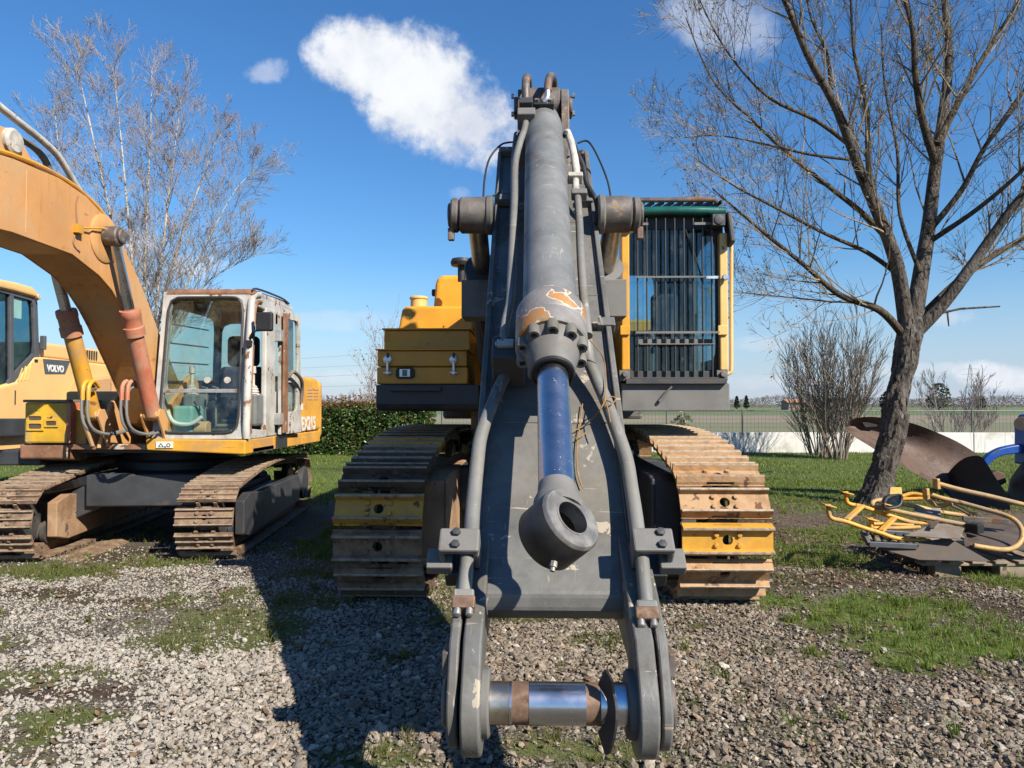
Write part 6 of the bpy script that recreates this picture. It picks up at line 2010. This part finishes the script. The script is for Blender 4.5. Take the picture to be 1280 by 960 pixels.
# ------------------------------------------------------------------ pale yellow loader behind, side on
LX = -7.0                        # its near side stands in the plane x = LX
lo = thing('wheel_loader', 'pale yellow wheel loader parked behind the orange excavator, dark cab glass', 'loader', (-8.2, 10.6, 0))


def L(px, py):
    q = on_plane(px, py, Vector((LX, 0, 0)), Vector((1, 0, 0)))
    return (q.y, q.z)


bd = MB().yz([L(-60, 590), L(-60, 500), L(20, 477), L(44, 446), L(52, 446), L(130, 455), L(205, 462), L(205, 540), L(130, 556)], LX - 2.2, LX).build('body_side', M['loader_yellow'], lo, .04, 3)
MB().yz([L(51.5, 446), L(51.5, 427), L(90, 432), L(130, 437), L(200, 447), L(205, 462), L(130, 455)], LX - 2.1, LX - .06).build('engine_hood', M['loader_yellow'], lo, .04, 3)
for k in range(9):
    a, c = L(101 + k * 2.9, 436 + k * .4), L(101 + k * 2.9, 447 + k * .4)
    MB().bb(LX - .062, LX - .045, a[0], a[0] + .022, c[1], a[1]).build('grille_slot', M['seal_dark'], lo)
for k in range(4):
    a, c = L(22 + k * 4.2, 476 - k * .3), L(28 + k * 3.9, 460 - k * 2.2)
    MB().bar((LX + .004, a[0], a[1]), (LX + .004, c[0], c[1]), .014, .010, (1, 0, 0)).build('pressed_rib', M['yellow_pale'], bd)
MB().yz([L(53.5, 448.5), L(56, 467.5), L(81, 467.5), L(87.5, 451)], LX + .001, LX + .006).build('badge_plate', M['decal_grey'], bd)
v0 = L(58.3, 463.8)
lettering('badge_lettering', 'VOLVO', 0.132, bd, M['label_white'], Vector((LX + .008, v0[0], v0[1])), rside, 0.86, 0.0, .002, .006)
a = L(43, 449)
MB().bb(LX + .001, LX + .012, a[0], a[0] + .06, a[1] - .035, a[1]).build('side_marker', M['black_rubber'], bd)
a = L(18.3, 488)
MB().bb(LX + .001, LX + .008, a[0], a[0] + .016, a[1] - .19, a[1]).build('door_handle', M['seal_dark'], bd)
MB().yz([L(-60, 523), L(30, 523), L(30, 545), L(-60, 548)], LX - 1.8, LX + .12).build('belly_frame', M['dark_frame'], lo, .02)
lc = part_empty('cab', lo, (-8.0, 10.0, 1.5))
MB().yz([L(46, 447), L(51.5, 447), L(49, 378), L(43, 366), L(41, 372), L(44, 384)], LX - .10, LX - .02).build('rear_pillar', M['decal_grey'], lc, .01)
MB().yz([L(15, 478), L(19.5, 472), L(19.5, 364), L(15, 362)], LX - .10, LX - .02).build('door_pillar', M['decal_grey'], lc, .01)
MB().yz([L(-60, 525), L(0, 515), L(20, 478), L(46, 447), L(44, 442), L(17, 470), L(-3, 508), L(-60, 518)], LX - .10, LX - .018).build('sill_frame', M['decal_grey'], lc)
MB().yz([L(-60, 346), L(-60, 354), L(0, 364), L(14, 368), L(42, 376), L(44, 369), L(14, 361), L(0, 357)], LX - .10, LX - .019).build('top_frame', M['decal_grey'], lc)
MB().yz([L(-60, 518), L(-3, 508), L(17, 471), L(44, 443), L(46, 420), L(43, 372), L(14, 364), L(-60, 350)], LX - .066, LX - .06).build('side_glass', M['glass_dark'], lc)
MB().yz([L(-60, 518), L(-3, 508), L(17, 471), L(44, 443), L(46, 420), L(43, 372), L(14, 364), L(-60, 350)], LX - 1.5, LX - 1.494).build('far_glass', M['glass_dark'], lc)
MB().yz([L(-60, 350), L(0, 361), L(14, 364), L(43, 372), L(48.5, 378), L(47.5, 367), L(40, 359), L(20, 353), L(0, 349), L(-60, 335)], LX - 1.6, LX + .03).build('roof', M['loader_yellow'], lc, .05, 3)
a = L(45, 371)
MB().drum((LX + .03, a[0], a[1]), (LX + .06, a[0], a[1]), .04, 14).build('roof_lamp', M['fitting_pale'], lc)
a, c = L(51, 437), L(54.5, 420)
MB().bb(LX - .02, LX + .05, a[0], c[0], a[1], c[1]).build('mirror', M['decal_grey'], lc, .01)
MB().bb(LX - 1.1, LX - .5, 9.5, 10.0, 1.5, 2.5).build('seat', M['seat_cloth'], lc, .06)
a, c = L(21, 397), L(32, 374)
MB().bb(LX - .058, LX - .054, a[0], c[0], a[1], c[1]).build('window_notice', M['teal_plastic'], lc)
a = [L(2, 500), L(5, 480), L(5, 455)]
MB().tube([(LX - .3, q[0], q[1]) for q in a], .02, 6).build('cab_handrail', M['lemon'], lc)
MB().yz([L(70, 522), L(78, 512), L(88, 490), L(92, 475), L(135, 470), L(135, 527)], LX - .5, LX + .14).build('mudguard', M['digger_orange'], lo, .03)
for yw in (8.6, 11.9):
    w_ = part_empty('wheel', lo, (LX - .3, yw, .72))
    MB().lathe((LX - .55, yw, .72), (1, 0, 0), [(0, .4), (.0, .66), (.06, .72), (.44, .72), (.5, .66), (.5, .4)], 32).build('tyre', M['black_rubber'], w_)
    MB().lathe((LX - .08, yw, .72), (-1, 0, 0), [(0, .1), (.02, .3), (.0, .4), (.3, .4)], 28).build('rim', M['loader_yellow'], w_)


def L(px, py, y):
    q = P(px, py, y)
    return (q.x, q.z)


# ------------------------------------------------------------------ plough behind the tree
PY = 13.0
pg = thing('plough', 'brown mouldboard plough with a blue frame behind the thick trunk', 'plough', P(1180, 600, PY) * 1.0)


def curved_sheet(top, bot, bulge, y, n=24, m=10, th=.03, lean=0.0):
    """sheet between two outlines, hollowed towards the viewer"""
    def samp(path, f):
        k = f * (len(path) - 1)
        i = min(int(k), len(path) - 2)
        t = k - i
        a, b, c, d = [Vector((*path[min(max(j, 0), len(path) - 1)], 0)) for j in (i - 1, i, i + 1, i + 2)]
        return 0.5 * ((2 * b) + (c - a) * t + (2 * a - 5 * b + 4 * c - d) * t * t + (3 * b - a - 3 * c + d) * t ** 3)
    b = MB()
    for s in (0, th):
        for i in range(n + 1):
            for j in range(m + 1):
                f, g = i / n, j / m
                q = samp(top, f) * (1 - g) + samp(bot, f) * g
                yy = y + bulge * math.sin(math.pi * g) * (.4 + .6 * math.sin(math.pi * min(1, f + .1))) + lean * f - .28 * g + s
                b.v.append(tuple(P(q.x, q.y, yy)))
    N = (n + 1) * (m + 1)
    for i in range(n):
        for j in range(m):
            a = i * (m + 1) + j
            q = (a, a + 1, a + m + 2, a + m + 1)
            b.f += [q, tuple(x + N for x in q[::-1])]
            b.m += [0, 0]
            b.s += [True, True]
    rim = [i * (m + 1) for i in range(n + 1)] + [n * (m + 1) + j for j in range(1, m + 1)] + [i * (m + 1) + m for i in range(n - 1, -1, -1)] + [j for j in range(m - 1, 0, -1)]
    for a, c in zip(rim, rim[1:] + rim[:1]):
        b.f.append((c, a, a + N, c + N))
        b.m.append(0)
        b.s.append(False)
    return b


curved_sheet([(1057, 533), (1066, 524), (1085, 521), (1110, 523), (1140, 529), (1170, 540), (1200, 554), (1228, 572)], [(1057, 537), (1068, 546), (1086, 557), (1108, 571), (1132, 585), (1150, 595), (1166, 604), (1180, 612)], .30, PY, lean=-.25).build('mouldboard', M['plough_rust'], pg)
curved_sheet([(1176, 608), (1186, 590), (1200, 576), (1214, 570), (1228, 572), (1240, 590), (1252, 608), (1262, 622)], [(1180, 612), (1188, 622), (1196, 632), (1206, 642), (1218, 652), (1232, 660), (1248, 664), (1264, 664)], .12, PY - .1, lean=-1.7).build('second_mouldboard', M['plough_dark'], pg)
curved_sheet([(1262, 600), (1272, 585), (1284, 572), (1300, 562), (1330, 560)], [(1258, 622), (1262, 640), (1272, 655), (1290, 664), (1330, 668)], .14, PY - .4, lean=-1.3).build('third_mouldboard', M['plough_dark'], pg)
MB().xz([L(1078, 528, PY)[0:2], L(1100, 527, PY), L(1096, 533, PY), L(1082, 534, PY)], PY + .0, PY + .012).build('bolt_on_point', M['plough_dark'], pg)
arch = [(1226, 600), (1228, 585), (1234, 574), (1246, 566), (1262, 562), (1284, 560), (1320, 560)]
MB().tube([P(a, c, PY - .35) for a, c in arch], [.07, .08, .085, .09, .10, .11, .12], 4, sub=4).build('leg_beam', M['blue_paint'], pg, .02)
MB().xz([L(1272, 580, PY - .3), L(1272, 528, PY - .3), L(1278, 518, PY - .3), L(1330, 512, PY - .3), L(1330, 580, PY - .3)], PY - .5, PY - .2).build('frame_beam', M['blue_paint'], pg, .03)
MB().drum(P(1278, 530, PY - .52), P(1278, 530, PY - .6), .12, 16).build('pivot_cap', M['dirty_steel'], pg)
MB().prism([P(1231, 606, PY - .5), P(1236, 594, PY - .5), P(1247, 588, PY - .5), P(1256, 592, PY - .5), P(1259, 603, PY - .5), P(1250, 608, PY - .5)], (0, .2, 0)).build('shin_block', M['plough_rust'], pg, .02)
for q in ((1206, 627), (1222, 646), (1240, 632)):
    MB().drum(P(q[0], q[1], PY - .62), P(q[0], q[1], PY - .67), .035, 10, .008).build('share_bolt', M['dirty_steel'], pg)
MB().tube([P(1262, 640, PY - .7), P(1256, 665, PY - .9), P(1258, 680, PY - .9)], .05, 8).build('skid_foot', M['dirty_steel'], pg)
MB().tube([P(1200, 630, PY - .4), P(1196, 652, PY - .5)], .06, 8).build('skid_foot', M['plough_dark'], pg)
for (sx_, sy_) in ((1180, 600), (1290, 640)):
    MB().bb(P(sx_, 0, PY).x - .05, P(sx_, 0, PY).x + .05, PY + .05, PY + .2, -.02, .55).build('support_leg', M['plough_dark'], pg, .01)

# ------------------------------------------------------------------ pallet of guard rails and plates by the tree
GP = 'salvaged parts on the pallet'
pa = thing('pallet', 'weathered wooden pallet carrying yellow guard rails and plates', 'pallet', P(1200, 712, 7.3))
xl0, xr0 = P(1120, 0, 7.2).x, P(1310, 0, 7.2).x
for x in (P(1158, 0, 7.2).x, P(1235, 0, 7.2).x, xr0 - .2):
    for y in (6.98, 7.6, 8.15):
        MB().bb(x - .12, x + .12, y, y + .13, -.01, .10).build('block', M['old_wood'], pa, .006)
for y in (6.97, 7.6, 8.15):
    MB().bb(xl0 + .05, xr0, y, y + .13, .101, .122).build('stringer_board', M['old_wood'], pa, .003)
for k in range(7):
    x = xl0 + .08 + k * .21
    MB().bb(x, x + .13, 6.95, 8.3, .123, .145).build('deck_board', M['old_wood'], pa, .003)


def rail_thing(label, paths, mat, r=.024, flats=(), caps=(), group='yellow guard rails'):
    o = thing('guard_rail', label, 'guard rail', paths[0][0] if isinstance(paths[0][0], Vector) else P(*paths[0][0]), group)
    for pt in paths:
        MB().tube([P(*q) for q in pt], r, 12, sub=5).build('tube', M[mat], o)
    for (a, c, w_) in flats:
        MB().bar(P(*a), P(*c), w_, .03).build('cross_bar', M[mat], o, .006)
    for q in caps:
        p_ = P(*q)
        MB().box(p_, (.115, .10, .014), Matrix.Rotation(.25, 3, 'Y')).lathe(p_ + Vector((0, 0, .007)), (0, 0, 1), [(0, .02), (.008, .018)], 10).build('foot_plate', M[mat], o, .004)
    return o


rail_thing('low yellow guard rail with two upturned feet, nearest the lawn edge',
           [[(1036, 633, 7.0), (1036, 641, 7.0), (1040, 648, 7.0), (1057, 652, 7.0), (1080, 660, 7.0), (1100, 666, 7.0), (1122, 673, 7.0), (1162, 676, 7.0)],
            [(1058, 617, 7.35), (1058, 625, 7.35), (1062, 630, 7.35), (1077, 633, 7.35), (1098, 640, 7.35), (1120, 647, 7.35), (1140, 653, 7.35), (1158, 654, 7.35)],
            [(1089, 650, 7.05), (1089, 661, 7.05)], [(1110, 632, 7.3), (1109, 643, 7.3)]], 'rail_yellow', .021,
           [((1078, 632, 7.33), (1058, 650, 7.03), .05), ((1118, 647, 7.33), (1101, 664, 7.03), .05)], [(1036, 632, 7.0), (1058, 616, 7.35), (1089, 649, 7.05), (1110, 631, 7.3)])
rail_thing('bent yellow rail looping behind the small round mirror',
           [[(1112, 625, 7.5), (1100, 625, 7.5), (1091, 628, 7.45), (1093, 633, 7.4), (1108, 636, 7.4), (1140, 643, 7.35), (1175, 650, 7.3), (1206, 656, 7.25)],
            [(1128, 630, 7.6), (1150, 634, 7.6), (1175, 640, 7.6), (1217, 646, 7.6)]], 'rail_worn', .022)
rail_thing('straight worn yellow rail lying uppermost across the pile', [[(1171, 604, 7.4), (1200, 612, 7.35), (1240, 621, 7.3), (1300, 636, 7.2)]], 'rail_worn', .023, [((1170, 598, 7.4), (1171, 611, 7.4), .09)])
rail_thing('U-shaped worn yellow rail curving round at the right of the pile',
           [[(1158, 616, 7.45), (1175, 622, 7.4), (1200, 628, 7.35), (1225, 635, 7.25), (1250, 642, 7.15), (1268, 650, 7.05), (1277, 662, 7.0), (1276, 676, 6.95), (1266, 685, 6.92), (1250, 687, 6.92), (1217, 682, 6.95)],
            [(1158, 622, 7.45), (1172, 632, 7.5), (1190, 628, 7.42)], [(1188, 630, 7.45), (1205, 638, 7.45), (1217, 646, 7.45)]], 'rail_worn', .023, [((1157, 610, 7.45), (1158, 624, 7.45), .09), ((1216, 650, 7.45), (1218, 640, 7.45), .06)])
rail_thing('short yellow rail beside the orange plate, behind the mirror', [[(1126, 621, 7.8), (1140, 617, 7.8), (1158, 620, 7.75)], [(1128, 624, 7.8), (1158, 623, 7.75)]], 'rail_yellow', .02)
rail_thing('flat bright yellow strip lying inside the low guard rail', [[(1092, 655, 7.25), (1108, 655, 7.25), (1142, 657, 7.22)], [(1092, 660, 7.2), (1120, 660, 7.2), (1150, 659, 7.2)]], 'rail_yellow', .018)


def slab(name, label, cat, pts, th, mat, extra=None, group=GP):
    pts = [P(*q) for q in pts]
    n = (pts[1] - pts[0]).cross(pts[2] - pts[0]).normalized()
    if n.z < 0:
        n = -n
    # keep the sheet flat
    pts = [q - n * (q - pts[0]).dot(n) for q in pts]
    o = MB().prism([q - n * th for q in pts], n * th).build(name, M[mat], None, .004)
    tag(o, label, cat, group)
    return o


s1 = slab('cover_plate', 'grey-brown steel plate with a long slot, lying over the low rail', 'plate', [(1132, 669, 6.95), (1200, 673, 6.85), (1205, 660, 7.15), (1172, 648, 7.35)], .012, 'plate_grey')
a, c = P(1164, 661, 7.04), P(1172, 651, 7.22)
MB().bar(a + Vector((0, -.004, .006)), c + Vector((0, -.004, .006)), .035, .012).build('slot', M['tray_brown'], s1)  # dark bar laid on the plate, painted as a shaded slot
slab('cover_plate', 'dark brown wedge-shaped plate at the front of the pallet', 'plate', [(1097, 685, 7.0), (1186, 672, 6.95), (1239, 702, 6.82), (1150, 699, 6.88)], .012, 'tray_brown')
slab('cover_plate', 'small pale rectangular plate behind the slotted plate', 'plate', [(1142, 646, 7.45), (1176, 647, 7.45), (1176, 635, 7.6), (1143, 634, 7.6)], .012, 'plate_grey')
slab('cover_plate', 'small orange plate standing upright at the back of the pile', 'plate', [(1112, 618, 7.7), (1128, 618, 7.7), (1127, 609, 7.72), (1113, 609, 7.72)], .012, 'rail_yellow')
tb = thing('steel_tray', 'dark brown steel tray at the right end of the pallet', 'tray', P(1240, 690, 7.2), GP)
q = [P(1206, 683, 6.98), P(1300, 690, 6.95), P(1290, 652, 7.75), P(1206, 652, 7.7)]
MB().prism(q, (0, 0, .015)).build('base', M['tray_brown'], tb)
MB().prism([P(1206, 652, 7.7), P(1290, 652, 7.75), P(1290, 644, 7.75), P(1206, 645, 7.7)], (0, .015, 0)).build('back_rim', M['tray_brown'], tb)
MB().prism([P(1206, 683, 6.98), P(1206, 652, 7.7), P(1206, 645, 7.7), P(1205, 676, 6.98)], (.015, 0, 0)).build('side_rim', M['tray_brown'], tb)
MB().box(P(1218, 660, 7.2), (.12, .12, .09), Matrix.Rotation(.6, 3, 'Z')).build('bracket', M['plough_dark'], tb, .01)
MB().bar(P(1203, 648, 7.4), P(1262, 652, 7.3), .05, .05).build('angle_bar', M['dirty_steel'], tb, .005)
gr = thing('plastic_grille', 'black plastic grille under the low yellow guard rail', 'grille', P(1105, 680, 7.05), GP)
A_, B_, C_, D_ = P(1078, 664, 7.1), P(1086, 680, 6.98), P(1146, 683, 6.95), P(1140, 668, 7.1)
for a, c in ((A_, B_), (B_, C_), (C_, D_), (D_, A_)):
    MB().bar(a, c, .035, .05).build('rim_bar', M['decal_grey'], gr, .005)
for k in range(1, 6):
    MB().bar(A_.lerp(D_, k / 6), B_.lerp(C_, k / 6), .02, .03).build('slat', M['black_rubber'], gr, .003)
mr = thing('round_mirror', 'small rounded mirror with a black rim on top of the guard rails', 'mirror', P(1116, 634, 7.3), GP)
pts = []
for k in range(24):
    an = 2 * math.pi * k / 24
    c, s = math.cos(an), math.sin(an)
    e = (abs(c) ** 3.4 + abs(s) ** 3.4) ** (1 / 3.4)
    pts.append(P(1116.5 + 10.5 * c / e + 1.5 * s / e, 627 - 8 * s / e - 1.6 * c / e, 7.28 + .05 * s / e))
MB().prism(pts, (0, .012, 0)).build('mirror_glass', M['glass_dark'], mr)
MB().tube(pts + pts[:1], .013, 8).build('rim', M['black_rubber'], mr)
MB().prism([p_ + Vector((0, .02, 0)) for p_ in pts], (0, .05, 0)).build('shell', M['black_rubber'], mr)
